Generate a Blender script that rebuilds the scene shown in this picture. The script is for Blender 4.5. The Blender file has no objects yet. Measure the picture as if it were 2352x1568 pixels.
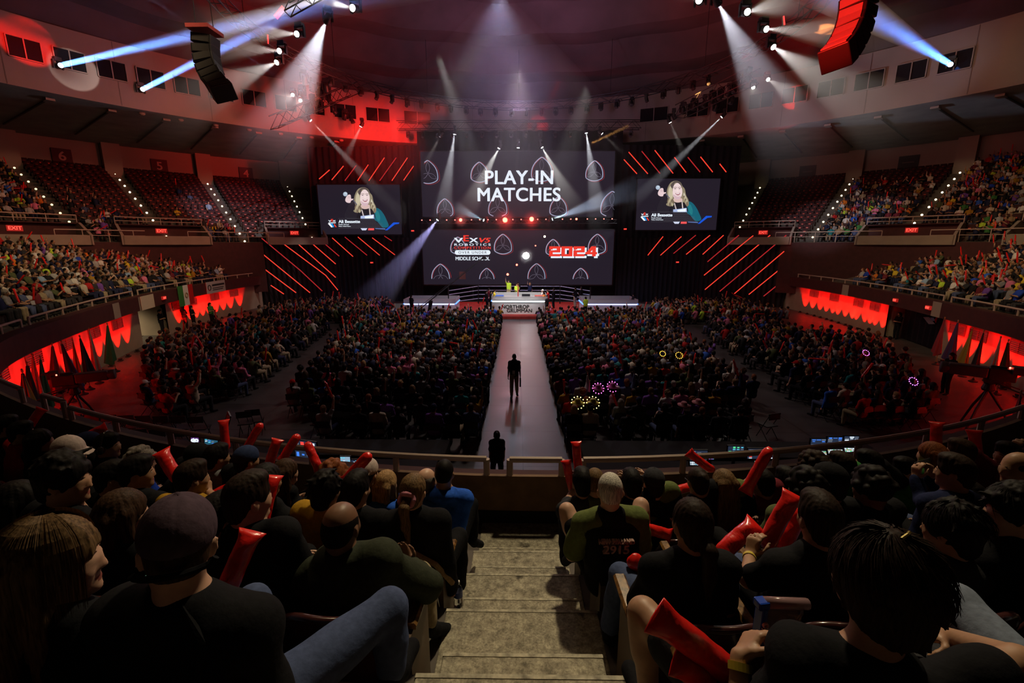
import bpy, bmesh, math, random
import numpy as np
from mathutils import Vector, Matrix, Euler
from math import sin, cos, pi, radians, atan2, sqrt
R = random.Random(7)
SC = bpy.context.scene
COL = SC.collection
# ------------------------------------------------------------------ camera
F = 1045.0; PITCH = math.atan(224 / F); YAW = math.atan(14 / F); EYE = 5.97
_cp, _sp, _cy, _sy = cos(PITCH), sin(PITCH), cos(YAW), sin(YAW)
_fw = (-_sy * _cp, _cy * _cp, -_sp); _rt = (_cy, _sy, 0.0); _up = (-_sy * _sp, _cy * _sp, _cp)
def ray(px, py):
    a = (px - 1176) / F; b = -(py - 784) / F
    return tuple(_fw[i] + a * _rt[i] + b * _up[i] for i in range(3))
def at(px, py, Y=None, Z=None, D=None):
    r = ray(px, py)
    t = Y / r[1] if Y is not None else ((Z - EYE) / r[2] if Z is not None else D)
    return Vector((r[0] * t, r[1] * t, EYE + r[2] * t))
def depth(p):
    return p[0] * _fw[0] + p[1] * _fw[1] + (p[2] - EYE) * _fw[2]
def pxof(p):
    v = (p[0], p[1], p[2] - EYE); d = depth(p)
    return (1176 + F * sum(v[i] * _rt[i] for i in range(3)) / d, 784 - F * sum(v[i] * _up[i] for i in range(3)) / d)
cam = bpy.data.cameras.new('camera'); cam.lens = F / 2352 * 36; cam.sensor_width = 36
cam.clip_start = 0.05; cam.clip_end = 300
camo = bpy.data.objects.new('camera', cam); COL.objects.link(camo)
camo.location = (0, 0, EYE); camo.rotation_euler = (pi / 2 - PITCH, 0, YAW)
SC.camera = camo
SC.view_settings.view_transform = 'Standard'; SC.view_settings.look = 'None'
SC.view_settings.gamma = 1; SC.view_settings.use_curve_mapping = False
SC.view_settings.exposure = 0.0
# ------------------------------------------------------------------ materials
MATS = {}
def mat(name, col, rough=0.6, metal=0.0, noise=0.0, nscale=8.0, bump=0.0, emit=None, estr=0.0, spec=0.4, trans=0.0, alpha=1.0, coat=0.0):
    if name in MATS: return MATS[name]
    m = bpy.data.materials.new(name); m.use_nodes = True
    nt = m.node_tree; b = nt.nodes['Principled BSDF']
    b.inputs['Base Color'].default_value = (*col, 1); b.inputs['Roughness'].default_value = rough
    b.inputs['Metallic'].default_value = metal; b.inputs['Specular IOR Level'].default_value = spec
    b.inputs['Transmission Weight'].default_value = trans; b.inputs['Alpha'].default_value = alpha
    b.inputs['Coat Weight'].default_value = coat
    if noise or bump:
        tc = nt.nodes.new('ShaderNodeTexCoord'); n = nt.nodes.new('ShaderNodeTexNoise')
        n.inputs['Scale'].default_value = nscale; n.inputs['Detail'].default_value = 5
        nt.links.new(tc.outputs['Object'], n.inputs['Vector'])
        if noise:
            r = nt.nodes.new('ShaderNodeValToRGB')
            r.color_ramp.elements[0].position = 0.3; r.color_ramp.elements[1].position = 0.7
            r.color_ramp.elements[0].color = (*[c * (1 - noise) for c in col], 1)
            r.color_ramp.elements[1].color = (*[min(1, c * (1 + noise)) for c in col], 1)
            nt.links.new(n.outputs['Fac'], r.inputs['Fac']); nt.links.new(r.outputs['Color'], b.inputs['Base Color'])
        if bump:
            bp = nt.nodes.new('ShaderNodeBump'); bp.inputs['Strength'].default_value = bump; bp.inputs['Distance'].default_value = 0.02
            nt.links.new(n.outputs['Fac'], bp.inputs['Height']); nt.links.new(bp.outputs['Normal'], b.inputs['Normal'])
    if emit is not None:
        b.inputs['Emission Color'].default_value = (*emit, 1); b.inputs['Emission Strength'].default_value = estr
        m.cycles.emission_sampling = 'NONE'
    MATS[name] = m
    return m
def emis(name, col, s):
    return mat(name, (0.01, 0.01, 0.01), 0.5, emit=col, estr=s)
def hairmat(name, col):
    if name in MATS: return MATS[name]
    m = mat(name, col, 0.6, noise=0.0, spec=0.12)
    nt = m.node_tree; b = nt.nodes['Principled BSDF']
    tc = nt.nodes.new('ShaderNodeTexCoord'); mp = nt.nodes.new('ShaderNodeMapping'); mp.inputs['Scale'].default_value = (170, 170, 9)
    n = nt.nodes.new('ShaderNodeTexNoise'); n.inputs['Scale'].default_value = 1.0; n.inputs['Detail'].default_value = 3
    r = nt.nodes.new('ShaderNodeValToRGB'); r.color_ramp.elements[0].position = .3; r.color_ramp.elements[1].position = .72
    r.color_ramp.elements[0].color = (*[c * .35 for c in col], 1); r.color_ramp.elements[1].color = (*[min(1, c * 1.7) for c in col], 1)
    bp = nt.nodes.new('ShaderNodeBump'); bp.inputs['Strength'].default_value = .6; bp.inputs['Distance'].default_value = .006
    L = nt.links.new
    L(tc.outputs['Object'], mp.inputs['Vector']); L(mp.outputs['Vector'], n.inputs['Vector']); L(n.outputs['Fac'], r.inputs['Fac'])
    L(r.outputs['Color'], b.inputs['Base Color'])
    return m
# ------------------------------------------------------------------ objects
def tag(o, label=None, cat=None, group=None, kind=None):
    if label: o['label'] = label
    if cat: o['category'] = cat
    if group: o['group'] = group
    if kind: o['kind'] = kind
    return o
def empty(name, loc=(0, 0, 0), rz=0, label=None, cat=None, group=None):
    o = bpy.data.objects.new(name, None); COL.objects.link(o); o.location = loc; o.rotation_euler = (0, 0, rz)
    o.empty_display_size = .1
    return tag(o, label, cat, group)
def link_mesh(name, me, parent=None, loc=None, rot=None, m=None):
    o = bpy.data.objects.new(name, me); COL.objects.link(o)
    if parent: o.parent = parent
    if loc is not None: o.location = loc
    if rot is not None: o.rotation_euler = rot
    if m is not None: setmat(o, m)
    return o
def setmat(o, m, slot=0):
    o.material_slots[slot].link = 'OBJECT'; o.material_slots[slot].material = m
def copy_tree(o, parent=None):
    c = o.copy(); COL.objects.link(c)
    if parent: c.parent = parent
    for ch in o.children: copy_tree(ch, c)
    return c
class MB:
    """collects shapes into ONE mesh"""
    def __init__(s): s.v = []; s.f = []; s.mi = []; s.cur = 0
    def add(s, v, f):
        o = len(s.v); s.v += [tuple(p) for p in v]; s.f += [tuple(i + o for i in q) for q in f]; s.mi += [s.cur] * len(f); return s
    def box(s, c, d, rz=0.0, M=None):
        hx, hy, hz = d[0] / 2, d[1] / 2, d[2] / 2
        P = [Vector((x, y, z)) for z in (-hz, hz) for y in (-hy, hy) for x in (-hx, hx)]
        rm = M if M is not None else Matrix.Rotation(rz, 3, 'Z')
        return s.add([rm @ p + Vector(c) for p in P], [(0, 2, 3, 1), (4, 5, 7, 6), (0, 1, 5, 4), (2, 6, 7, 3), (0, 4, 6, 2), (1, 3, 7, 5)])
    def tube(s, pts, r, n=8, cap=True):
        pts = [Vector(p) for p in pts]; rr = r if isinstance(r, (list, tuple)) else [r] * len(pts)
        V = []; Fc = []; pu = None
        for i, p in enumerate(pts):
            d = (pts[min(i + 1, len(pts) - 1)] - pts[max(i - 1, 0)]).normalized()
            if pu is None:
                pu = d.orthogonal().normalized()
            else:
                pu = (pu - d * pu.dot(d)); pu = pu.normalized() if pu.length > 1e-6 else d.orthogonal().normalized()
            w = d.cross(pu)
            V += [p + (pu * cos(2 * pi * k / n) + w * sin(2 * pi * k / n)) * rr[i] for k in range(n)]
        for i in range(len(pts) - 1):
            for k in range(n):
                a = i * n + k; b = i * n + (k + 1) % n
                Fc.append((a, b, b + n, a + n))
        if cap:
            Fc.append(tuple(range(n - 1, -1, -1))); Fc.append(tuple(range((len(pts) - 1) * n, len(pts) * n)))
        return s.add(V, Fc)
    def lathe(s, prof, n=20, M=None, c=(0, 0, 0)):
        V = []; Fc = []; m = len(prof)
        for r, z in prof:
            V += [Vector((r * cos(2 * pi * k / n), r * sin(2 * pi * k / n), z)) for k in range(n)]
        if M is not None: V = [M @ p for p in V]
        V = [p + Vector(c) for p in V]
        for i in range(m - 1):
            for k in range(n):
                a = i * n + k; b = i * n + (k + 1) % n; Fc.append((a, b, b + n, a + n))
        Fc.append(tuple(range(n - 1, -1, -1))); Fc.append(tuple(range((m - 1) * n, m * n)))
        return s.add(V, Fc)
    def ell(s, c, r, nu=12, nv=8, M=None):
        V = []; Fc = []
        for j in range(nv + 1):
            a = pi * j / nv
            for i in range(nu):
                b = 2 * pi * i / nu
                p = Vector((r[0] * sin(a) * cos(b), r[1] * sin(a) * sin(b), r[2] * cos(a)))
                V.append((M @ p if M is not None else p) + Vector(c))
        for j in range(nv):
            for i in range(nu):
                Fc.append((j * nu + i, (j + 1) * nu + i, (j + 1) * nu + (i + 1) % nu, j * nu + (i + 1) % nu))
        return s.add(V, Fc)
    def quad(s, a, b, c, d): return s.add([a, b, c, d], [(0, 1, 2, 3)])
    def prism(s, pts, h, M=None):
        """2-D outline (x,z) extruded h along y, then M (4x4)"""
        n = len(pts)
        V = [Vector((p[0], 0, p[1])) for p in pts] + [Vector((p[0], h, p[1])) for p in pts]
        if M is not None: V = [M @ p for p in V]
        return s.add(V, [tuple(range(n)), tuple(range(2 * n - 1, n - 1, -1))] + [(i, i + n, (i + 1) % n + n, (i + 1) % n) for i in range(n)])
    def mesh(s, name, mats, smooth=False):
        me = bpy.data.meshes.new(name); me.from_pydata(s.v, [], s.f)
        for m in (mats if isinstance(mats, (list, tuple)) else [mats]): me.materials.append(m)
        if any(s.mi): me.polygons.foreach_set('material_index', s.mi)
        bm = bmesh.new(); bm.from_mesh(me); bmesh.ops.recalc_face_normals(bm, faces=bm.faces); bm.to_mesh(me); bm.free()
        if smooth: me.shade_smooth()
        me.update(); return me
    def build(s, name, mats, parent=None, smooth=False, loc=None, rot=None, bevel=0.0):
        o = link_mesh(name, s.mesh(name, mats, smooth), parent, loc, rot)
        if bevel:
            b = o.modifiers.new('bevel', 'BEVEL'); b.width = bevel; b.segments = 2; b.limit_method = 'ANGLE'
        return o
def struct(name, o): o['kind'] = 'structure'; return o
def text_mesh(txt, size, bold=0.0, ext=0.004, align='CENTER', shear=0.0, spacing=1.0, xs=1.0):
    cu = bpy.data.curves.new('lettering', 'FONT'); cu.body = txt; cu.size = size; cu.extrude = ext
    cu.align_x = align; cu.align_y = 'CENTER'; cu.shear = shear; cu.space_character = spacing; cu.space_line = .92
    o = bpy.data.objects.new('lettering', cu); COL.objects.link(o)
    dg = bpy.context.evaluated_depsgraph_get(); dg.update()
    me = bpy.data.meshes.new_from_object(o.evaluated_get(dg))
    bpy.data.objects.remove(o); bpy.data.curves.remove(cu)
    me.transform(Matrix.Rotation(pi / 2, 4, 'X') @ Matrix.Diagonal((xs, 1, 1, 1)))   # readable from -Y
    me.materials.clear()
    if bold:
        V = np.zeros(len(me.vertices) * 3, np.float32); me.vertices.foreach_get('co', V); V = V.reshape(-1, 3); bm = bmesh.new()
        sh = bold * size if bold > .012 else bold
        for i, (dx, dz) in enumerate(((-1, -.5), (1, -.5), (1, .5), (-1, .5), (0, 0), (0, 1), (0, -1), (.5, .9), (-.5, .9), (.5, -.9), (-.5, -.9), (1, 0), (-1, 0), (.5, 0), (-.5, 0))):
            t = me.copy(); q = V + np.array([dx * sh, 0.0004 * i, dz * sh * .6], np.float32); t.vertices.foreach_set('co', q.ravel()); bm.from_mesh(t); bpy.data.meshes.remove(t)
        bm.to_mesh(me); bm.free()
    return me
def text(txt, size, m, parent, loc, rot=(0, 0, 0), **kw):
    me = text_mesh(txt, size, **kw); me.materials.append(m)
    return link_mesh('lettering', me, parent, loc, rot)
# ------------------------------------------------------------------ bodies: distance fields skinned by surface nets
def _smin(a, b, k):
    h = np.clip(.5 + .5 * (b - a) / k, 0, 1)
    return b + (a - b) * h - k * h * (1 - h)
def cap(a, b, ra, rb=None, k=.02): return ('c', np.array(a, float), np.array(b, float), ra, ra if rb is None else rb, k)
def ell(c, r, M=None, k=.02): return ('e', np.array(c, float), np.array(r, float), None if M is None else np.array(M), k)
def _pd(p, X, Y, Z):
    if p[0] == 'c':
        a, b, ra, rb = p[1:5]; ab = b - a; L = max(1e-9, float(ab @ ab))
        t = np.clip(((X - a[0]) * ab[0] + (Y - a[1]) * ab[1] + (Z - a[2]) * ab[2]) / L, 0, 1)
        return np.sqrt((X - a[0] - t * ab[0]) ** 2 + (Y - a[1] - t * ab[1]) ** 2 + (Z - a[2] - t * ab[2]) ** 2) - (ra + (rb - ra) * t)
    c, r, M = p[1:4]; x, y, z = X - c[0], Y - c[1], Z - c[2]
    if M is not None:
        x, y, z = (M[0][0] * x + M[1][0] * y + M[2][0] * z, M[0][1] * x + M[1][1] * y + M[2][1] * z, M[0][2] * x + M[1][2] * y + M[2][2] * z)
    q = np.sqrt((x / r[0]) ** 2 + (y / r[1]) ** 2 + (z / r[2]) ** 2)
    g = np.sqrt((x / r[0] ** 2) ** 2 + (y / r[1] ** 2) ** 2 + (z / r[2] ** 2) ** 2) + 1e-9
    return q * (q - 1) / g
def _bb(p):
    if p[0] == 'c':
        m = max(p[3], p[4]); return np.minimum(p[1], p[2]) - m, np.maximum(p[1], p[2]) + m
    m = p[2].max() if p[3] is not None else p[2]
    return p[1] - m, p[1] + m
def field_mesh(name, prims, vox, cuts=(), wob=None, mats=None, paint=(), cutk=.008):
    bbs = [_bb(p) for p in prims]
    lo = np.min([b[0] for b in bbs], axis=0) - vox * 3; hi = np.max([b[1] for b in bbs], axis=0) + vox * 3
    n = np.ceil((hi - lo) / vox).astype(int) + 1
    ax = [lo[i] + vox * np.arange(n[i]) for i in range(3)]
    D = np.full(tuple(n), 1.0)
    for p, (bl, bh) in zip(prims, bbs):
        mg = p[-1] + vox * 2
        i0 = np.maximum(0, np.floor((bl - mg - lo) / vox).astype(int)); i1 = np.minimum(n, np.ceil((bh + mg - lo) / vox).astype(int) + 1)
        sl = tuple(slice(a, b) for a, b in zip(i0, i1))
        X, Y, Z = ax[0][sl[0]][:, None, None], ax[1][sl[1]][None, :, None], ax[2][sl[2]][None, None, :]
        D[sl] = _smin(D[sl], _pd(p, X, Y, Z), p[-1])
    X, Y, Z = ax[0][:, None, None], ax[1][None, :, None], ax[2][None, None, :]
    for p in cuts: D = -_smin(-D, _pd(p, X, Y, Z), cutk)
    if wob is not None: D = D + wob(X, Y, Z)
    S = D < 0
    # surface nets
    c = np.zeros(tuple(n - 1), np.int8)
    for dx in (0, 1):
        for dy in (0, 1):
            for dz in (0, 1):
                c += S[dx:n[0] - 1 + dx, dy:n[1] - 1 + dy, dz:n[2] - 1 + dz]
    cells = np.argwhere((c > 0) & (c < 8))
    if len(cells) == 0:
        me = bpy.data.meshes.new(name); return me
    idx = np.full(tuple(n - 1), -1, np.int32); idx[tuple(cells.T)] = np.arange(len(cells))
    acc = np.zeros((len(cells), 3)); cnt = np.zeros(len(cells))
    cor = [np.array(q) for q in ((0, 0, 0), (1, 0, 0), (0, 1, 0), (1, 1, 0), (0, 0, 1), (1, 0, 1), (0, 1, 1), (1, 1, 1))]
    dv = [D[tuple((cells + q).T)] for q in cor]
    for a, b in ((0, 1), (2, 3), (4, 5), (6, 7), (0, 2), (1, 3), (4, 6), (5, 7), (0, 4), (1, 5), (2, 6), (3, 7)):
        x = (dv[a] < 0) != (dv[b] < 0)
        t = np.where(x, dv[a] / np.where(x, dv[a] - dv[b], 1), 0)
        acc += np.where(x[:, None], cor[a] + (cor[b] - cor[a]) * t[:, None], 0); cnt += x
    V = lo + vox * (cells + acc / cnt[:, None])
    Q = []
    for d in range(3):
        o1, o2 = [(1, 2), (2, 0), (0, 1)][d]
        s0 = [slice(None)] * 3; s1 = [slice(None)] * 3; s0[d] = slice(0, -1); s1[d] = slice(1, None)
        A, B = S[tuple(s0)], S[tuple(s1)]
        e = np.argwhere(A != B)
        e = e[(e[:, o1] > 0) & (e[:, o2] > 0) & (e[:, o1] < n[o1] - 1) & (e[:, o2] < n[o2] - 1)]
        u1 = np.zeros(3, int); u1[o1] = 1; u2 = np.zeros(3, int); u2[o2] = 1
        q = np.stack([idx[tuple((e - u1 - u2).T)], idx[tuple((e - u2).T)], idx[tuple(e.T)], idx[tuple((e - u1).T)]], 1)
        fl = B[tuple(e.T)]
        q[fl] = q[fl][:, ::-1]
        Q.append(q)
    Q = np.concatenate(Q).astype(np.int32)
    Q = Q[(Q >= 0).all(1)]
    me = np_mesh(name, V, Q)
    for m in (mats or []): me.materials.append(m)
    if paint:
        C = V[Q].mean(1); mi = np.zeros(len(Q), np.int32)
        for p, k in paint: mi[_pd(p, C[:, 0], C[:, 1], C[:, 2]) < 0] = k
        me.polygons.foreach_set('material_index', mi)
    me.shade_smooth(); me.update()
    return me
def np_mesh(name, V, Q, cols=None):
    me = bpy.data.meshes.new(name); k = Q.shape[1]
    me.vertices.add(len(V)); me.vertices.foreach_set('co', np.ascontiguousarray(V, np.float32).ravel())
    me.loops.add(Q.size); me.loops.foreach_set('vertex_index', np.ascontiguousarray(Q, np.int32).ravel())
    me.polygons.add(len(Q)); me.polygons.foreach_set('loop_start', np.arange(0, Q.size, k, dtype=np.int32))
    if cols is not None:
        a = me.color_attributes.new('tint', 'FLOAT_COLOR', 'POINT'); a.data.foreach_set('color', np.ascontiguousarray(cols, np.float32).ravel())
    me.update(calc_edges=True); me.validate()
    return me
def rotm(yaw=0, pitch=0, roll=0):
    return np.array(Euler((pitch, roll, yaw), 'ZXY').to_matrix())
V3 = lambda *a: np.array(a, float)
def unit(v): return v / (np.linalg.norm(v) + 1e-9)
def hand_prims(w, d, nrm, curl=.5, s=1.0, side=1, point=False):
    """palm, four unequal fingers with a knuckle bend, thumb from the side of the palm"""
    d = unit(d); nrm = unit(nrm - d * (nrm @ d)); a = np.cross(d, nrm) * side      # a points to the thumb side
    P = []; k = .006
    for o, L in ((-.030, .078), (-.010, .086), (.010, .088), (.030, .084)):
        P.append(cap(w + a * o * .6 * s + d * .008 * s, w + a * o * s + d * L * s, .0125 * s, .0115 * s, .012))
    for i, (o, L0, ln) in enumerate(((-.031, .078, .052), (-.0105, .086, .068), (.0105, .088, .074), (.031, .084, .066))):
        c = curl * (1 + .12 * (1.5 - i)) if not (point and i == 3) else .05
        b = w + a * o * s + d * L0 * s; e = b; ang = 0
        for j, fr in enumerate((.45, .32, .23)):
            ang += c * (.75, .95, .7)[j]
            e2 = e + (d * cos(ang) + nrm * sin(ang) + a * o * .8) * ln * fr * s
            P.append(cap(e, e2, (.0098 - .0009 * j) * s, (.0092 - .001 * j) * s, k)); e = e2
    t0 = w + a * .028 * s + d * .02 * s; t1 = t0 + (d * .75 + a * .8 + nrm * .35) * .034 * s
    t2 = t1 + (d * .95 + a * .25 + nrm * .45) * .03 * s; t3 = t2 + (d * .95 - a * .1 + nrm * .45) * .024 * s
    P += [cap(t0, t1, .0145 * s, .0115 * s, .012), cap(t1, t2, .011 * s, .0098 * s, k), cap(t2, t3, .0098 * s, .0085 * s, k)]
    return P
def head_prims(h, M, face=True):
    """skull, jaw, nose, brow, cheeks, lips, chin and ears about head centre h; +Y of M is where the face looks"""
    g = lambda x, y, z: h + M @ V3(x, y, z)
    P = [ell(g(0, -.012, .022), V3(.076, .096, .096), M, .02), ell(g(0, .012, -.03), V3(.064, .078, .085), M, .03),
         ell(g(0, .045, -.088), V3(.036, .036, .028), M, .03), ell(g(0, -.055, -.02), V3(.06, .045, .07), M, .02)]
    if face:
        P += [ell(g(0, .08, -.005), V3(.045, .014, .012), M, .02), cap(g(0, .084, -.002), g(0, .1, -.036), .008, .0115, .012),
              ell(g(.012, .09, -.04), V3(.008, .009, .007), M, .008), ell(g(-.012, .09, -.04), V3(.008, .009, .007), M, .008),
              ell(g(0, .083, -.064), V3(.022, .011, .0055), M, .006), ell(g(0, .082, -.074), V3(.019, .011, .006), M, .006),
              ell(g(0, .076, -.098), V3(.022, .019, .016), M, .016), ell(g(.04, .062, -.035), V3(.02, .02, .022), M, .02), ell(g(-.04, .062, -.035), V3(.02, .02, .022), M, .02)]
    for s in (1, -1):
        P += [ell(g(s * .079, -.008, -.018), V3(.008, .02, .031), M, .008), cap(g(s * .084, -.02, .006), g(s * .086, -.024, -.02), .007, .006, .006)]
    return P
def face_paint(h, M):
    return [(ell(h + M @ V3(0, .09, -.069), V3(.023, .02, .0095), M), 1)]
def add_eyes(o, h, M, browm):
    g = lambda x, y, z: Vector(h + M @ V3(x, y, z)); M3 = Matrix(M.tolist())
    for s in (1, -1):
        b = MB(); b.ell(g(s * .031, .0815, -.003), (.0125, .0075, .006), 12, 8, M3); b.cur = 1; b.ell(g(s * .031, .0868, -.0035), (.0052, .003, .0052), 10, 6, M3); e = b.build('eye', [mat('eye white', (.5, .46, .42), .3), EYEM], o, True)
        b = MB(); b.tube([g(s * (.031 + .0135 * cos(t)), .0845 - .004 * abs(cos(t)), -.003 + .0062 * sin(t)) for t in lin(pi * .05, pi * .95, 7)], .0014, 5); b.build('lashes', EYEM, e)
        b = MB(); b.tube([g(s * .014, .0885, .0125), g(s * .03, .0875, .017), g(s * .047, .077, .0125)], [.0018, .0024, .0008], 6); b.build('brow', browm, o)
def hair_mesh(name, h, M, style, vox, seed=0, capped=False):
    g = lambda x, y, z: h + M @ V3(x, y, z)
    r = random.Random(seed); P = []; cuts = []; Mi = M.T
    base = [ell(g(0, -.014, .028), V3(.088, .11, .108), M, .02)]
    face = [ell(g(0, .1, -.055), V3(.066, .075, .095), M), ell(g(0, .03, -.17), V3(.14, .16, .1), M)]
    ears = [ell(g(s * .095, .0, -.025), V3(.03, .032, .04), M) for s in (1, -1)]
    amp, fr = .0022, 46
    if style == 'short':
        P = [ell(g(0, -.014, .03), V3(.086, .106, .104), M, .02), ell(g(0, .03, .1), V3(.06, .06, .035), M, .03), ell(g(0, -.06, -.03), V3(.066, .05, .075), M, .02)]
        cuts = face + ears
    elif style == 'buzz':
        P = [ell(g(0, -.012, .022), V3(.08, .1, .1), M, .02), ell(g(0, -.057, -.02), V3(.063, .047, .07), M, .02)]; cuts = face + ears; amp = 0
    elif style == 'fringe':      # bald on top, hair at the sides and back
        P = [ell(g(0, -.014, .012), V3(.0795, .099, .092), M, .02), ell(g(0, -.057, -.02), V3(.064, .048, .07), M, .02)]
        cuts = face + ears + [ell(g(0, .02, .105), V3(.074, .115, .075), M)]; amp = 0
    elif style == 'bob':
        P = base + [cap(g(s * .07, -.02, .02), g(s * .078, -.01, -.1), .034, .028, .03) for s in (1, -1)] + [cap(g(x, -.085, .0), g(x * 1.2, -.085, -.11), .04, .03, .03) for x in (-.05, 0, .05)]
        cuts = face[:1]
    elif style in ('long', 'longfront'):
        P = base + [cap(g(s * .066, -.03, .03), g(s * .09, -.02, -.3), .036, .022, .03) for s in (1, -1)] + [cap(g(x, -.085, .02), g(x * 1.5, -.1, -.36), .042, .022, .03) for x in (-.055, -.02, .02, .055)]
        cuts = face[:1] if style == 'long' else [ell(g(0, .125, -.06), V3(.062, .07, .1), M)]; amp = .003
    elif style in ('pony', 'bun'):
        P = [ell(g(0, -.014, .026), V3(.084, .105, .103), M, .02), ell(g(0, -.06, -.03), V3(.064, .05, .07), M, .02)]; cuts = face + ears
        if style == 'pony': P += [cap(g(0, -.11, -.01), g(0, -.155, -.05), .024, .032, .015), cap(g(0, -.155, -.05), g(.01, -.15, -.17), .034, .028, .02), cap(g(.01, -.15, -.17), g(.02, -.13, -.3), .028, .01, .02)]
        else: P += [ell(g(0, -.09, .07), V3(.045, .045, .042), M, .012), ell(g(.01, -.1, .06), V3(.03, .05, .03), M, .01)]
    elif style == 'curly':
        P = list(base) + [ell(g(0, -.02, .05), V3(.1, .12, .11), M, .02)]
        for i in range(60):
            a, b = r.uniform(0, 2 * pi), r.uniform(-.25, 1.5)
            P.append(ell(g(.1 * cos(a) * cos(b), -.02 + .12 * sin(a) * cos(b), .04 + .115 * sin(b)), V3(1, 1, 1) * r.uniform(.018, .032), None, .008))
        cuts = face + [ell(g(0, .03, -.2), V3(.14, .16, .1), M)]; amp = 0
    elif style == 'messy':
        P = list(base) + [ell(g(0, -.02, .045), V3(.094, .115, .11), M, .02), ell(g(0, -.075, -.04), V3(.07, .045, .07), M, .02)]
        for i in range(46):
            a, b = r.uniform(0, 2 * pi), r.uniform(.0, 1.5)
            q = V3(.088 * cos(a) * cos(b), -.02 + .11 * sin(a) * cos(b), .04 + .108 * sin(b)); n = V3(cos(a) * cos(b), sin(a) * cos(b), sin(b)); tn = V3(r.uniform(-1, 1), r.uniform(-1, 1), r.uniform(-.8, .2))
            P.append(cap(h + M @ q, h + M @ (q + n * r.uniform(.006, .02) + tn * .035), .016, .006, .012))
        cuts = face + ears[:0]; amp = .002
    elif style == 'big':         # full dark mop, hangs over the nape
        P = [ell(g(0, -.02, .035), V3(.108, .122, .118), M, .03), ell(g(0, -.05, -.055), V3(.094, .085, .09), M, .04)]
        for i in range(54):
            a, b = r.uniform(0, 2 * pi), r.uniform(-1.0, 1.5)
            q = V3(.1 * cos(a) * cos(b), -.03 + .115 * sin(a) * cos(b), .02 + .115 * sin(b)); n = V3(cos(a) * cos(b), sin(a) * cos(b), sin(b))
            P.append(cap(h + M @ q, h + M @ (q + n * .01 + V3(r.uniform(-.02, .02), r.uniform(-.02, .02), -.04)), .014, .004, .012))
        cuts = face; amp = .002
    if capped: cuts = list(cuts) + [ell(g(0, 0, .185), V3(.3, .3, .16), M)]
    wob = None
    if amp:
        hh = h
        def wob(X, Y, Z):
            x = Mi[0][0] * (X - hh[0]) + Mi[0][1] * (Y - hh[1]) + Mi[0][2] * (Z - hh[2]); y = Mi[1][0] * (X - hh[0]) + Mi[1][1] * (Y - hh[1]) + Mi[1][2] * (Z - hh[2])
            return amp * .55 * np.sin(np.arctan2(x, y + .03) * fr + 25 * Z + seed) + amp * .6 * np.sin(np.arctan2(x, y + .03) * fr * .37 + seed)
    return field_mesh(name, P, vox, cuts, wob)
def cap_mesh(name, h, M, vox, back=False, beanie=False):
    g = lambda x, y, z: h + M @ V3(x, y, z)
    P = [ell(g(0, -.012, .045), V3(.09, .112, .1), M, .01)]
    cuts = [ell(g(0, 0, -.128), V3(.3, .3, .15), M)]
    if not beanie:
        s = -1 if back else 1
        P += [ell(g(0, s * .1 - .01, .028), V3(.078, .085, .009), M @ rotm(0, -.22 * s, 0), .012), ell(g(0, -.012, .146), V3(.009, .009, .006), M, .004)]
        if back: cuts += [ell(g(0, .115, .035), V3(.04, .04, .028), M)]
    wob = None
    Mi = M.T
    def wob(X, Y, Z):     # six panel seams
        x = Mi[0][0] * (X - h[0]) + Mi[0][1] * (Y - h[1]) + Mi[0][2] * (Z - h[2]); y = Mi[1][0] * (X - h[0]) + Mi[1][1] * (Y - h[1]) + Mi[1][2] * (Z - h[2])
        return .0022 * np.exp(-(np.sin(3 * np.arctan2(x, y + .012)) / .09) ** 2) * (1 if not beanie else 0)
    return field_mesh(name, P, vox, cuts, wob)
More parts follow.
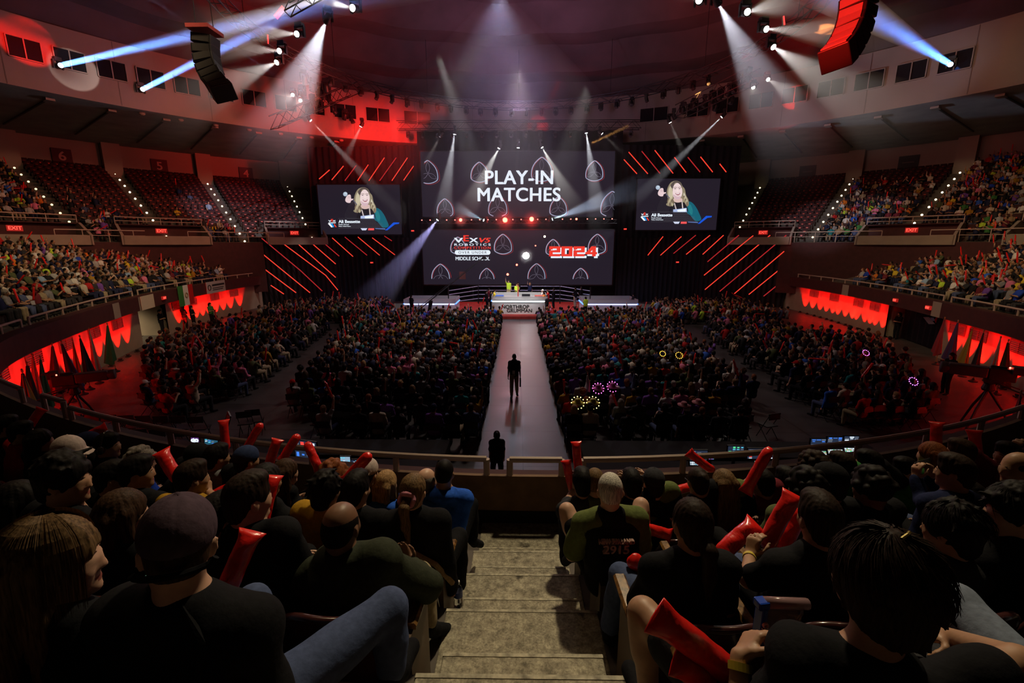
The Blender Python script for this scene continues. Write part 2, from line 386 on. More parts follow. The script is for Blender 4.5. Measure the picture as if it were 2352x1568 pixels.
def skeleton(head=None, hip=None, hyaw=0, hpitch=0, hroll=0, arms='lap', legs='sit', sh=1.0, stand=False, arm_pts=None, leg_pts=None, spread=.11, build=1.0, neck=.165):
    """joints in the person's own frame: +Y the way the body faces, z=0 the floor under the feet"""
    J = {}
    hz = .93 * sh if stand else .545
    J['hip'] = V3(0, 0, hz) if hip is None else np.array(hip, float)
    if head is None: head = J['hip'] + V3(0, .0 if stand else -.03, .68 * sh)
    J['head'] = np.array(head, float); J['M'] = rotm(hyaw, hpitch, hroll)
    J['neck'] = J['head'] - J['M'] @ V3(0, .012, .0) * 1 - V3(0, .015, neck * sh)
    sp = J['neck'] - J['hip']
    J['chest'] = J['hip'] + sp * .66 + V3(0, .005, 0); J['waist'] = J['hip'] + sp * .3
    w = .16 * sh * build
    up = unit(sp); rt_ = unit(np.cross(V3(0, 1, 0), up))
    for s, n in ((1, 'R'), (-1, 'L')):
        S = J['neck'] + rt_ * s * w - up * .065 * sh; J['sh' + n] = S
        pre = {'lap': (V3(s * .07, .06, -.27), V3(-s * .1, .25, -.07)), 'clap': (V3(s * .06, .14, -.22), V3(-s * .13, .2, .16)), 'side': (V3(s * .05, -.02, -.29), V3(s * .02, .05, -.25)),
               'up': (V3(s * .08, .12, .22), V3(s * .02, .06, .26)), 'fold': (V3(s * .05, .08, -.27), V3(-s * .22, .15, .03)), 'face': (V3(s * .03, .2, -.18), V3(-s * .1, .03, .25)),
               'rest': (V3(s * .13, .02, -.26), V3(-s * .02, .26, .0)), 'hold': (V3(s * .05, .13, -.24), V3(-s * .03, .24, .08))}
        a = arms if isinstance(arms, str) else arms[0 if s < 0 else 1]
        e, f = pre[a]; e = e * sh; f = f * sh
        J['el' + n] = S + e; J['wr' + n] = J['el' + n] + f; J['hd' + n] = unit(f * .6 + V3(0, .3, -.05) * (0 if stand or a in ('up', 'face') else .4)); J['hn' + n] = V3(-s * .9, .1, -.4); J['curl' + n] = .55
        if arm_pts and n in arm_pts:
            q = arm_pts[n]; J['el' + n] = V3(*q[0]); J['wr' + n] = V3(*q[1]); J['hd' + n] = unit(J['wr' + n] - J['el' + n]) if len(q) < 3 else unit(V3(*q[2]))
            if len(q) > 3: J['hn' + n] = V3(*q[3])
            if len(q) > 4: J['curl' + n] = q[4]
        h = J['hip'] + V3(s * .085 * sh, .0, -.02)
        J['hp' + n] = h
        if stand: kn, an = V3(s * .1, .03, .5 * sh), V3(s * .1, -.02, .09 * sh)
        elif legs == 'sit': kn, an = h + V3(s * (spread - .02), .40 * sh, .02), V3(s * (spread + .06), .40 * sh, .085)
        if leg_pts and n in leg_pts: kn, an = V3(*leg_pts[n][0]), V3(*leg_pts[n][1])
        J['kn' + n] = kn; J['an' + n] = an; J['toe' + n] = an + V3(s * .02, .14, -.05) if not (leg_pts and n in leg_pts and len(leg_pts[n]) > 2) else V3(*leg_pts[n][2])
    return J
def body_prims(J, b=1.0, detail=True, legs=True):
    P = head_prims(J['head'], J['M'], detail)
    nb = J['neck']; hd = J['head'] + J['M'] @ V3(0, -.03, -.07)
    P += [cap(nb - V3(0, .0, .03), hd, .062 * b, .056, .03)]
    P += [cap(J['hip'] + V3(s * .06, 0, 0), J['waist'] + V3(s * .05, 0, 0), .105 * b, .1 * b, .04) for s in (1, -1)]
    P += [cap(J['waist'] + V3(s * .05, 0, 0), J['chest'] + V3(s * .065, 0, 0), .1 * b, .105 * b, .04) for s in (1, -1)]
    P += [cap(nb - V3(0, 0, .02), J['sh' + n], .06 * b, .062 * b, .05) for n in 'RL']
    for n, s in (('R', 1), ('L', -1)):
        P += [cap(J['chest'] + (J['sh' + n] - J['chest']) * .5, J['sh' + n], .08 * b, .06 * b, .04), cap(J['sh' + n], J['el' + n], .05 * b, .041 * b, .02), cap(J['el' + n], J['wr' + n], .041 * b, .027, .015)]
        if detail: P += hand_prims(J['wr' + n], J['hd' + n], J['hn' + n], J['curl' + n], 1.0, s)
        else: P += [cap(J['wr' + n], J['wr' + n] + J['hd' + n] * .09, .032, .036, .02), cap(J['wr' + n] + J['hd' + n] * .09, J['wr' + n] + J['hd' + n] * .16, .03, .02, .02)]
        if legs: P += [cap(J['hp' + n], J['kn' + n], .085 * b, .058, .03), cap(J['kn' + n], J['an' + n], .056, .036, .02), cap(J['kn' + n] + (J['an' + n] - J['kn' + n]) * .18, J['kn' + n] + (J['an' + n] - J['kn' + n]) * .42, .056, .054, .03)]
    return P
def shirt_prims(J, b=1.0, sleeve='short', hood=False, puff=0.0):
    g = .012 + puff; nb = J['neck']
    P = [cap(J['hip'] + V3(s * .065, -.005, -.02), J['waist'] + V3(s * .055, 0, 0), .112 * b + g, .108 * b + g, .04) for s in (1, -1)]
    P += [cap(J['waist'] + V3(s * .055, 0, 0), J['chest'] + V3(s * .07, 0, 0), .108 * b + g, .108 * b + g, .04) for s in (1, -1)]
    P += [cap(nb - V3(0, .005, .03), J['sh' + n], .063 * b + g, .065 * b + g, .05) for n in 'RL']
    for n in 'RL':
        e = J['sh' + n] + (J['el' + n] - J['sh' + n]) * (.75 if sleeve == 'short' else 1)
        P += [cap(J['chest'] + (J['sh' + n] - J['chest']) * .5, J['sh' + n], .08 * b + g, .06 * b + g, .04), cap(J['sh' + n], e, .053 * b + g, (.052 if sleeve == 'short' else .046) * b + g, .02)]
        if sleeve == 'long':
            w = J['el' + n] + (J['wr' + n] - J['el' + n]) * .95
            P += [cap(J['el' + n], w, .046 * b + g, .031 + g, .015)]
    if hood: P += [cap(nb + V3(-.07, -.075, .0), nb + V3(.07, -.075, .0), .05, .05, .03), cap(nb + V3(-.08, -.02, .02), nb + V3(-.05, -.09, .0), .034, .045, .02), cap(nb + V3(.08, -.02, .02), nb + V3(.05, -.09, .0), .034, .045, .02)]
    else: P += [cap(nb + V3(-.032, -.028, .012), nb + V3(.032, -.028, .012), .05 + g, .05 + g, .02), cap(nb + V3(-.05, .0, -.01), nb + V3(.05, .0, -.01), .05 + g, .05 + g, .03)]
    return P
def shirt_wob(seed, a=.005):
    def wob(X, Y, Z): return a * np.sin(17 * X + 23 * Z + seed) * np.sin(21 * Y - 13 * Z + seed * 2) + a * .6 * np.sin(47 * Z + 30 * X * np.sign(X) + seed) * np.sin(9 * X + seed)
    return wob
def trouser_prims(J, b=1.0, short=False):
    P = [cap(J['hip'] + V3(-.06, 0, -.01), J['hip'] + V3(.06, 0, -.01), .118 * b, .118 * b, .03)]
    for n in 'RL':
        if short: P += [cap(J['hp' + n], J['hp' + n] + (J['kn' + n] - J['hp' + n]) * .72, .1 * b, .086, .03)]
        else: P += [cap(J['hp' + n], J['kn' + n], .098 * b, .07, .03), cap(J['kn' + n], J['kn' + n] + (J['an' + n] - J['kn' + n]) * .5, .07, .068, .02), cap(J['kn' + n] + (J['an' + n] - J['kn' + n]) * .5, J['kn' + n] + (J['an' + n] - J['kn' + n]) * .95, .066, .056, .02)]
    return P
def shoe_prims(J, n):
    a, t = J['an' + n], J['toe' + n]
    d = unit(t - a)
    return [cap(a + V3(0, 0, -.03) - d * .03, a + d * .06 + V3(0, 0, -.035), .042, .044, .02), cap(a + d * .06 + V3(0, 0, -.03), t + d * .03, .042, .036, .02), cap(a, a + V3(0, 0, -.03), .042, .042, .01)]
SKIN = {k: mat('skin ' + k, c, .45, noise=.08, nscale=30, spec=.35) for k, c in dict(fair=(.62, .36, .25), tan=(.45, .25, .15), olive=(.38, .21, .12), brown=(.22, .11, .065), dark=(.1, .05, .03)).items()}
LIP = mat('lips', (.32, .1, .08), .4); EYEM = mat('eyes', (.02, .015, .012), .2); BROW = mat('brows', (.04, .025, .018), .7)
HAIR = {k: hairmat('hair ' + k, c) for k, c in dict(black=(.008, .006, .006), brown=(.05, .025, .014), dkbrown=(.022, .012, .008), red=(.2, .06, .02), blond=(.34, .2, .09), dkblond=(.16, .095, .045), grey=(.26, .23, .2), white=(.6, .55, .48)).items()}
CLOTH = {}
def cloth(name, col, rough=.85): 
    k = 'cloth ' + name
    if k not in MATS: CLOTH[name] = mat(k, col, rough, noise=.15, nscale=40, bump=.15, spec=.08)
    return MATS[k]
for n_, c_ in dict(black=(.011, .011, .013), charcoal=(.035, .035, .04), navy=(.015, .02, .06), blue=(.02, .07, .5), royal=(.03, .12, .6), red=(.5, .02, .02), maroon=(.16, .02, .03), white=(.72, .7, .66), cream=(.6, .52, .4), grey=(.25, .25, .26), lgrey=(.42, .42, .42),
                   olive=(.1, .12, .05), green=(.05, .2, .05), lime=(.5, .75, .05), yellow=(.75, .55, .04), gold=(.4, .22, .02), orange=(.75, .2, .02), pink=(.75, .2, .35), purple=(.2, .08, .4), teal=(.02, .2, .22), denim=(.075, .1, .2), khaki=(.36, .29, .18), tan=(.32, .22, .12), sky=(.3, .45, .65)).items(): cloth(n_, c_)
# ------------------------------------------------------------------ the hall
WC = (.3, 42.0); WA, WB = 25.2, 36.5
def W(t):
    g = (1.15 * math.exp(-((-t - .62) / .2) ** 2) if t < 0 else 1.4 * math.exp(-((t - .78) / .22) ** 2))
    s = 1 if t > 0 else -1
    if abs(t) <= pi / 2: return Vector((WC[0] + WA * sin(t) + s * g, WC[1] - WB * cos(t), 0))
    return Vector((WC[0] + WA * s, WC[1] + (abs(t) - pi / 2) * WB, 0))
def Wn(t):
    d = W(t + .004) - W(t - .004); return Vector((d.y, -d.x, 0)).normalized()
def tier(t, s, z=0): 
    p = W(t) + Wn(t) * s; p.z = z; return p
CC = Vector((0, 14, 0)); RB = 38.0
def ring(a, r, z=0): return Vector((CC.x + r * sin(a), CC.y + r * cos(a), z))     # a = 0 towards the stage
def cyl(px, py, r):
    d = ray(px, py); a = d[0] ** 2 + d[1] ** 2; b = -2 * d[1] * CC.y; c = CC.y ** 2 - r * r
    k = (-b + sqrt(b * b - 4 * a * c)) / (2 * a)
    return Vector((d[0] * k, d[1] * k, EYE + d[2] * k))
def cyla(px, py, r):
    p = cyl(px, py, r); return atan2(p.x - CC.x, p.y - CC.y)
def tier_w(t):       # depth of the lower tier at t
    p = W(t); n = Wn(t); q = p - CC; b = q.x * n.x + q.y * n.y; c = q.x ** 2 + q.y ** 2 - RB * RB
    d = b * b - c
    return max(0.0, -b + sqrt(d)) if d > 0 else 0.0
def smooth(a, b, x):
    u = min(1, max(0, (x - a) / (b - a))); return u * u * (3 - 2 * u)
def rise(t): return .42 - .16 * smooth(.3, .75, abs(t))
def row_z(t, k): return 2.75 + rise(t) * k
ROW0, PITCHR = 1.21, .855
def sweep(mb, pts_fn, ts, closed=False):
    """surface swept: pts_fn(t) gives the profile at t"""
    P = [pts_fn(t) for t in ts]; n = len(P[0]); V = [p for q in P for p in q]; Fc = []
    for i in range(len(ts) - 1):
        for j in range(n - (0 if closed else 1)):
            j2 = (j + 1) % n; Fc.append((i * n + j, (i + 1) * n + j, (i + 1) * n + j2, i * n + j2))
    return mb.add(V, Fc)
def lin(a, b, n): return [a + (b - a) * i / (n - 1) for i in range(n)]
# materials of the setting
def floor_mat():
    m = mat('polished concrete floor', (.1, .092, .085), .42, spec=.5); nt = m.node_tree; b = nt.nodes['Principled BSDF']; L = nt.links.new; N = nt.nodes.new
    tc = N('ShaderNodeTexCoord'); br = N('ShaderNodeTexBrick'); br.offset = 0; br.inputs['Scale'].default_value = 1
    br.inputs['Brick Width'].default_value = 3.05; br.inputs['Row Height'].default_value = 2.4; br.inputs['Mortar Size'].default_value = .018
    mp = N('ShaderNodeMapping'); mp.inputs['Location'].default_value = (-.15, .5, 0)
    n = N('ShaderNodeTexNoise'); n.inputs['Scale'].default_value = 1.1; n.inputs['Detail'].default_value = 6
    r = N('ShaderNodeValToRGB'); r.color_ramp.elements[0].position = .32; r.color_ramp.elements[1].position = .7
    r.color_ramp.elements[0].color = (.04, .037, .036, 1); r.color_ramp.elements[1].color = (.085, .08, .078, 1)
    mx = N('ShaderNodeMixRGB'); mx.inputs['Color2'].default_value = (.015, .013, .012, 1)
    r2 = N('ShaderNodeMapRange'); r2.inputs['To Min'].default_value = .3; r2.inputs['To Max'].default_value = .55
    L(tc.outputs['Object'], mp.inputs[0]); L(mp.outputs[0], br.inputs['Vector']); L(tc.outputs['Object'], n.inputs['Vector']); L(n.outputs['Fac'], r.inputs['Fac'])
    L(r.outputs['Color'], mx.inputs['Color1']); L(br.outputs['Fac'], mx.inputs['Fac']); L(mx.outputs[0], b.inputs['Base Color']); L(n.outputs['Fac'], r2.inputs[0]); L(r2.outputs[0], b.inputs['Roughness'])
    return m
def stair_mat():
    m = mat('stained concrete stairs', (.3, .27, .2), .8, spec=.3); nt = m.node_tree; b = nt.nodes['Principled BSDF']; L = nt.links.new; N = nt.nodes.new
    tc = N('ShaderNodeTexCoord')
    def ns(sc, det, e0, c0, e1, c1, off=0):
        mp = N('ShaderNodeMapping'); mp.inputs['Location'].default_value = (off, off * 2, off); n = N('ShaderNodeTexNoise'); n.inputs['Scale'].default_value = sc; n.inputs['Detail'].default_value = det; n.inputs['Roughness'].default_value = .65
        r = N('ShaderNodeValToRGB'); r.color_ramp.elements[0].position = e0; r.color_ramp.elements[1].position = e1; r.color_ramp.elements[0].color = (*c0, 1); r.color_ramp.elements[1].color = (*c1, 1)
        L(tc.outputs['Object'], mp.inputs[0]); L(mp.outputs[0], n.inputs['Vector']); L(n.outputs['Fac'], r.inputs['Fac']); return n, r
    n1, a = ns(15, 9, .33, (.2, .175, .125), .66, (.56, .5, .36))
    n2, c = ns(70, 3, .35, (.45, .45, .45), .6, (1, 1, 1), 3)
    n3, d = ns(3.2, 8, .6, (1, 1, 1), .66, (.16, .15, .13), 7)
    m1 = N('ShaderNodeMixRGB'); m1.blend_type = 'MULTIPLY'; m1.inputs[0].default_value = .75; m2 = N('ShaderNodeMixRGB'); m2.blend_type = 'MULTIPLY'; m2.inputs[0].default_value = .85
    L(a.outputs[0], m1.inputs[1]); L(c.outputs[0], m1.inputs[2]); L(m1.outputs[0], m2.inputs[1]); L(d.outputs[0], m2.inputs[2]); L(m2.outputs[0], b.inputs['Base Color'])
    bp = N('ShaderNodeBump'); bp.inputs['Strength'].default_value = .35; bp.inputs['Distance'].default_value = .004; L(n2.outputs['Fac'], bp.inputs['Height']); L(bp.outputs[0], b.inputs['Normal'])
    return m
M_floor = floor_mat(); M_stair = stair_mat()
M_conc = mat('tier concrete', (.12, .1, .085), .85, noise=.25, nscale=2)
M_beige = mat('beige painted wall', (.3, .24, .18), .8, noise=.1, nscale=1.5)
M_maroon = mat('maroon fascia', (.06, .014, .014), .75, noise=.15, nscale=3)
M_tan = mat('tan parapet panel', (.2, .11, .05), .7, noise=.2, nscale=5)
M_ring = mat('cream plaster fascia', (.3, .235, .2), .85, noise=.06, nscale=.5)
M_soff = mat('grey soffit', (.36, .33, .31), .9, noise=.15, nscale=.6)
M_ceil = mat('dark draped ceiling', (.1, .065, .065), .9, noise=.2, nscale=.35, bump=.0)
M_black = mat('black cloth drape', (.012, .012, .016), .95)
M_dark = mat('dark metal', (.02, .02, .022), .5, metal=.3)
M_rail = mat('painted rail', (.5, .37, .3), .5)
M_glass = mat('dark booth glass', (.012, .012, .016), .12, spec=.6)
M_frame = mat('booth frame', (.3, .24, .2), .7)
M_conc2 = mat('column plaster', (.34, .27, .22), .85)
# floor
b = MB(); pts = [W(t) for t in lin(-1.75, 1.75, 90)]
b.add([p + Wn(t) * 1.5 for p, t in zip(pts, lin(-1.75, 1.75, 90))] + [Vector((28, 62, 0)), Vector((-28, 62, 0))], [tuple(range(92))])
struct('floor', b.build('floor', M_floor))
# lower wall, with a gap for each entrance
GL, GR = (-1.228, -1.128), (1.06, 1.225)
def wall_piece(name, t0, t1, z0=0.0, z1=2.3, off=0.0, th=.3, m=M_beige, n=None):
    n = n or max(4, int(abs(t1 - t0) * 40)); b = MB()
    sweep(b, lambda t: [tier(t, off, z0), tier(t, off, z1), tier(t, off + th, z1), tier(t, off + th, z0)], lin(t0, t1, n), True)
    return struct(name, b.build(name, m))
wall_piece('wall_left', GL[1], -.0); wall_piece('wall_left_far', -1.66, GL[0])
wall_piece('wall_right', 0, GR[0]); wall_piece('wall_right_far', GR[1], 1.66)
for s, (a, c) in (('left', GL), ('right', GR)):      # entrance recesses
    b = MB(); d = 4.2
    for t in (a, c): b.quad(tier(t, .3), tier(t, d), tier(t, d, 2.6), tier(t, .3, 2.6))
    b.quad(tier(a, d), tier(c, d), tier(c, d, 2.6), tier(a, d, 2.6)); b.quad(tier(a, .2, 2.35), tier(c, .2, 2.35), tier(c, d, 2.6), tier(a, d, 2.6))
    struct('wall_entrance_' + s, b.build('wall_entrance_' + s, M_beige))
# parapet: maroon towards the floor, tan inside
b = MB(); ts = lin(-1.66, 1.66, 150)
fo = lambda t: -.12 - .33 * smooth(.36, .58, abs(t))
sweep(b, lambda t: [tier(t, fo(t), 2.2), tier(t, fo(t), 3.0), tier(t, 0, 3.0)], ts); n0 = len(b.f)
sweep(b, lambda t: [tier(t, 0, 3.0), tier(t, .06, 3.0), tier(t, .06, 2.33)], ts); sweep(b, lambda t: [tier(t, fo(t), 2.2), tier(t, .3, 2.2)], ts)
b.mi = [0] * n0 + [1] * (len(b.f) - n0)
struct('wall_parapet', b.build('wall_parapet', [M_maroon, M_tan]))
b = MB(); sweep(b, lambda t: [tier(t, .065, 2.33), tier(t, .075, 2.33), tier(t, .075, 2.5), tier(t, .065, 2.5)], lin(-.5, .5, 40), True)
struct('baseboard_parapet', b.build('baseboard_parapet', M_black))
# pale pilasters that break the maroon fascia
for i, (px, py) in enumerate(((262, 655), (950, 500), (1850, 650), (2090, 690))):
    pass
b = MB()
for t in (-1.02, -1.115, 1.055, 1.36): sweep(b, lambda u: [tier(u, -.47, 2.2), tier(u, -.47, 2.98), tier(u, -.43, 2.98), tier(u, -.43, 2.2)], lin(t - .012, t + .012, 4), True)
struct('trim_fascia', b.build('trim_fascia', M_conc2))
# lower tier terraces
NR = 14
ts = lin(-1.6, 1.6, 180)
b = MB()
def terr(t):
    w = tier_w(t) if abs(t) > .45 else 9.9
    P = [tier(t, 0, 2.33), tier(t, min(w, ROW0), 2.33)]; zz = 2.33
    for k in range(NR):
        s0, s1 = min(w, ROW0 + PITCHR * k), min(w, ROW0 + PITCHR * (k + 1)); zz = row_z(t, k) if s0 < w - .02 else zz; P += [tier(t, s0, zz), tier(t, s1, zz)]
    return P
sweep(b, terr, ts); struct('floor_lower_tier', b.build('floor_lower_tier', M_conc))
# aisle stairs in front of the camera
b = MB()
for k in range(11):
    z = 2.33 + .21 * k
    y1 = {0: 5.42}.get(k, 0) or [0, 4.63, 4.29, 3.79, 3.43, 2.92, 2.58, 2.05, 1.74, 1.22, .88][k]
    y0 = ([5.42, 4.63, 4.29, 3.79, 3.43, 2.92, 2.58, 2.05, 1.74, 1.22, .88] + [-.6])[k + 1]
    hw = .5 if k % 2 == 0 else .43
    x0 = .03
    o = len(b.v)
    b.box((x0, (y0 + y1) / 2 - .2, z - .2 + .008), (2 * hw, y1 - y0 + .4, .4))
ob = b.build('floor_aisle_stairs', M_stair, bevel=.008); struct('floor_aisle_stairs', ob)
M_nose = mat('worn step edge', (.4, .36, .26), .7, noise=.5, nscale=24)
for k in range(1, 11):
    b = MB(); y1 = [0, 4.63, 4.29, 3.79, 3.43, 2.92, 2.58, 2.05, 1.74, 1.22, .88][k]; b.box((.03, y1 - .012, 2.33 + .21 * k + .009), (1.0 if k % 2 == 0 else .86, .022, .004)); b.build('nosing', M_nose, ob)
# wall behind the lower tier and the upper tier
AU = radians(118)
for nm_w, a0, a1 in (('left', -AU, -radians(39.2)), ('right', radians(39.6), AU)):
    b = MB(); sweep(b, lambda a: [ring(a, RB, 1.5), ring(a, RB, 6.1), ring(a, RB + .5, 6.1)], lin(a0, a1, 60)); struct('wall_tier_back_' + nm_w, b.build('wall_tier_back_' + nm_w, M_maroon))
for nm_w, s in (('left', -1), ('right', 1)):
    b = MB(); sweep(b, lambda a: [ring(a, RB + 2.2, 5.0), ring(a, RB + 2.2, 6.1)], lin(s * radians(29), s * radians(39.4), 12)); struct('trim_tier_edge_' + nm_w, b.build('trim_tier_edge_' + nm_w, M_maroon))
NU, UP, UR = 20, .93, .37
def upz(k): return 6.15 + UR * k
b = MB()
def uterr(a):
    P = [ring(a, RB + .4 + (2.0 if abs(a) < radians(39) else 0), 6.1)]
    for k in range(2 if abs(a) < radians(39) else 0): P += [P[0], P[0]]
    for k in range(2 if abs(a) < radians(39) else 0, NU): P += [ring(a, RB + .8 + UP * k, upz(k)), ring(a, RB + .8 + UP * (k + 1), upz(k))]
    return P
for nm_w, a0, a1 in (('left', -AU, -radians(29)), ('right', radians(29), AU)):
    b = MB(); sweep(b, uterr, lin(a0, a1, 70)); struct('floor_upper_tier_' + nm_w, b.build('floor_upper_tier_' + nm_w, M_conc))
b = MB(); sweep(b, lambda a: [ring(a, 57.6, 12.5), ring(a, 57.6, 16.4)], lin(-AU, AU, 120)); struct('wall_rear', b.build('wall_rear', M_conc2))
AIS = [radians(x) for x in (-73, -65, -57.3, -49.6, -41.2, -32.2, 33.2, 42.8, 52.0, 61.2, 70.4)]
for i, a in enumerate(AIS):
    b = MB(); M = Matrix.Rotation(-a, 3, 'Z'); b.box(ring(a, 57.0, 14.4), (1.5, 1.2, 4.0), M=M); struct('column_%d' % i, b.build('column_%d' % i, M_conc2))
# booth ring
b = MB(); sweep(b, lambda a: [ring(a, 38.5, 16.3), ring(a, 38.5, 20.8), ring(a, 39.2, 20.8)], lin(-pi, pi, 160)); struct('wall_booth_ring', b.build('wall_booth_ring', M_ring))
b = MB()
for i in range(40):
    a = -pi + 2 * pi * i / 40 + .03; b.box(ring(a, 38.49, 18.55), (.05, .03, 4.4), rz=-a)
struct('trim_ring_joints', b.build('trim_ring_joints', mat('ring joint line', (.2, .155, .135), .9)))  # darker joint lines between the ring panels
b = MB(); sweep(b, lambda a: [ring(a, 38.5, 16.3), ring(a, 38.9, 16.28), ring(a, 57.8, 16.35)], lin(-AU, AU, 120)); struct('ceiling_soffit', b.build('ceiling_soffit', M_soff))
WIN = [(60, 130), (165, 160), (262, 190), (352, 213), (435, 232), (512, 248), (588, 262), (660, 275), (725, 285), (795, 290), (870, 298), (960, 305), (1500, 290), (1600, 283), (1668, 268), (1745, 257), (1822, 242), (1905, 226), (1993, 203), (2090, 180), (2192, 150)]
for i, (px, py) in enumerate(WIN):
    p = cyl(px, py, 38.45); a = atan2(p.x - CC.x, p.y - CC.y); z = 18.75
    r = bpy.data.objects.new('window_%d' % (i + 1), None); COL.objects.link(r); r.location = ring(a, 38.45, z); r.rotation_euler = (0, 0, -a); r['kind'] = 'structure'
    nb_ = [abs(cyla(q[0], q[1], 38.45) - a) for q in WIN if q != (px, py)]; f = MB(); w, h = min(2.7, .74 * 38.45 * min(nb_)), 1.3
    f.box((0, 0, h / 2), (w, .16, .07)); f.box((0, 0, -h / 2), (w, .16, .07))
    for x in (-w / 2, 0, w / 2): f.box((x, 0, 0), (.07, .16, h))
    f.build('window_frame', M_frame, r)
    for x in (-w / 4, w / 4):
        g = MB(); g.box((x, -.01, 0), (w / 2 - .07, .03, h - .06)); g.build('pane', M_glass, r)
# draped ceiling: shallow dome with swags
b = MB(); rr = [39.0, 37, 34.5, 32, 29.5, 27, 24, 21, 18, 15, 12, 9, 6, 3, .2]
def dome(a):
    P = []
    for i, r in enumerate(rr):
        z = 20.8 + 6.2 * (1 - (r / 39) ** 2) ** .9 if r < 39 else 20.8
        P.append(ring(a, r, z + (.45 if i % 2 else -.25) * (1 if r > 3 else 0) + .12 * sin(24 * a) * (r / 39)))
    return P
sweep(b, dome, lin(-pi, pi, 193)); o = b.build('ceiling', M_ceil, smooth=False); struct('ceiling', o)
# light troughs on the soffit
for i, a in enumerate(lin(-radians(98), radians(98), 40)):
    if abs(a) < radians(24): continue
    b = MB(); b.box(ring(a, 47, 16.24), (.12, 13, .08), rz=-a); o = b.build('light_trough', M_dark)
    sd = 'left' if a < 0 else 'right'
    c = MB(); c.box(ring(a, 40.2, 16.15), (.5, .8, .16), rz=-a); c.build('end_cap', M_frame, o)
    tag(o, f'thin dark light trough under the {sd} balcony soffit', 'light trough', 'light troughs under the %s soffit' % sd)
# section signs
for s, a in ((6, -53.4), (5, -45.4), (4, -36.7)):
    a = radians(a); r = empty('section_sign', ring(a, 57.4, 14.6), -a, f'dark square sign with section number { {6: "six", 5: "five", 4: "four"}[s]} on the rear wall', 'sign')
    p = MB(); p.box((0, 0, 0), (1.5, .12, 1.5)); p.build('panel', mat('dark red sign', (.09, .02, .02), .7), r)
    text(str(s), 1.2, mat('sign number', (.55, .33, .27), .7), r, (0, -.07, 0), bold=.02)
for s, a in ((22, 38), (21, 47.4)):
    a = radians(a); r = empty('section_sign', ring(a, 57.4, 14.6), -a, 'dim dark section sign on the right rear wall, ' + ('nearest the stage' if s == 22 else 'second from the stage'), 'sign')
    p = MB(); p.box((0, 0, 0), (1.7, .12, 1.4)); p.build('panel', mat('dark sign', (.03, .028, .028), .7), r)
    b = MB(); b.box((0, -.07, 0), (1.0, .02, .12)); b.build('marking', mat('sign number dim', (.12, .1, .09), .7), r)
# portals in the upper tier with rails and exit signs
M_exit = emis('exit sign glow', (1, .06, .04), 2.2)
def exit_sign(loc, rz, label, w=.62):
    r = empty('exit_sign', loc, rz, label, 'exit sign'); h = w * .5
    p = MB(); p.box((0, 0, 0), (w, .1, h)); p.build('housing', mat('exit sign housing', (.12, .01, .01), .5, emit=(.6, .02, .015), estr=.5), r)
    text('EXIT', h * .85, M_exit, r, (0, -.06, 0), bold=.006)
    return r
PORT = [(-62.5, 3.4, 'far left'), (-50.0, 3.0, 'left middle'), (-34.5, 2.6, 'left near the stage'), (36.8, 2.6, 'right near the stage'), (52.7, 3.0, 'right middle'), (66, 3.2, 'far right')]
for d, hw, nm in PORT:
    a = radians(d); M = Matrix.Translation(ring(a, RB - .35, 0)) @ Matrix.Rotation(-a, 4, 'Z')
    r = bpy.data.objects.new('wall_portal', None); COL.objects.link(r); r.matrix_world = M; r['kind'] = 'structure'
    b = MB(); b.box((0, 2.3, 7.05), (2 * hw, .2, .9)); b.box((0, 2.0, 7.5), (2 * hw + .3, .5, .08)); b.build('lintel', M_maroon, r)
    b = MB(); b.box((0, .1, 6.25), (2 * hw, .2, .7)); b.build('panel', M_beige, r)
    b = MB(); b.box((0, 3.6, 6.7), (2 * hw, .1, 1.7)); b.build('dark_sheet', M_black, r)  # black sheet stands for the darkness inside the portal
    for s in (-1, 1):
        b = MB(); b.prism([(0, 0), (2.6, 0), (2.6, 1.65), (1.6, 1.65), (0, .75)], .18, Matrix.Translation((s * hw + (.09 if s > 0 else .09), 0, 5.9)) @ Matrix.Rotation(pi / 2, 4, 'Z')); b.build('cheek', M_conc2, r)
    g = empty('guard_rail', (0, 0, 0), 0, f'pale pipe rail above the {nm} upper exit portal', 'railing'); g.matrix_world = M
    b = MB(); b.tube([(-hw, 2.0, 8.1), (hw, 2.0, 8.1)], .045); b.tube([(-hw, 2.0, 7.8), (hw, 2.0, 7.8)], .03); b.build('rail', M_rail, g)
    for x in lin(-hw, hw, 5):
        b = MB(); b.tube([(x, 2.0, 7.5), (x, 2.0, 8.1)], .03, 6); b.build('post', M_rail, g)
    p = M @ Vector((0, 2.15, 7.05)); exit_sign(p, -a, f'glowing red exit sign over the {nm} upper portal', .8)
# front rails of the upper tier
for s, a0, a1 in (('left', -118, -64.8), ('left', -60.2, -52.2), ('left', -47.8, -36.3), ('right', 38.8, 50.5), ('right', 55, 63.6), ('right', 68.3, 118)):
    g = empty('guard_rail', ring(radians((a0 + a1) / 2), RB, 6.1), 0, f'pipe rail along the {s} upper tier edge, ' + ('at the outer end' if max(abs(a0), abs(a1)) > 100 else 'beside the portals' if abs(a0) > 51 or abs(a1) > 54 else 'nearest the stage'), 'railing', 'upper tier edge rails')
    L0 = g.location; b = MB(); aa = lin(radians(a0), radians(a1), max(4, int((a1 - a0))))
    b.tube([ring(a, RB + .2, 7.0) - L0 for a in aa], .04, 6); b.tube([ring(a, RB + .2, 6.6) - L0 for a in aa], .025, 6); b.build('rail', M_rail, g)
    for a in aa[::2]:
        b = MB(); b.tube([ring(a, RB + .2, 6.1) - L0, ring(a, RB + .2, 7.0) - L0], .03, 6); b.build('post', M_rail, g)
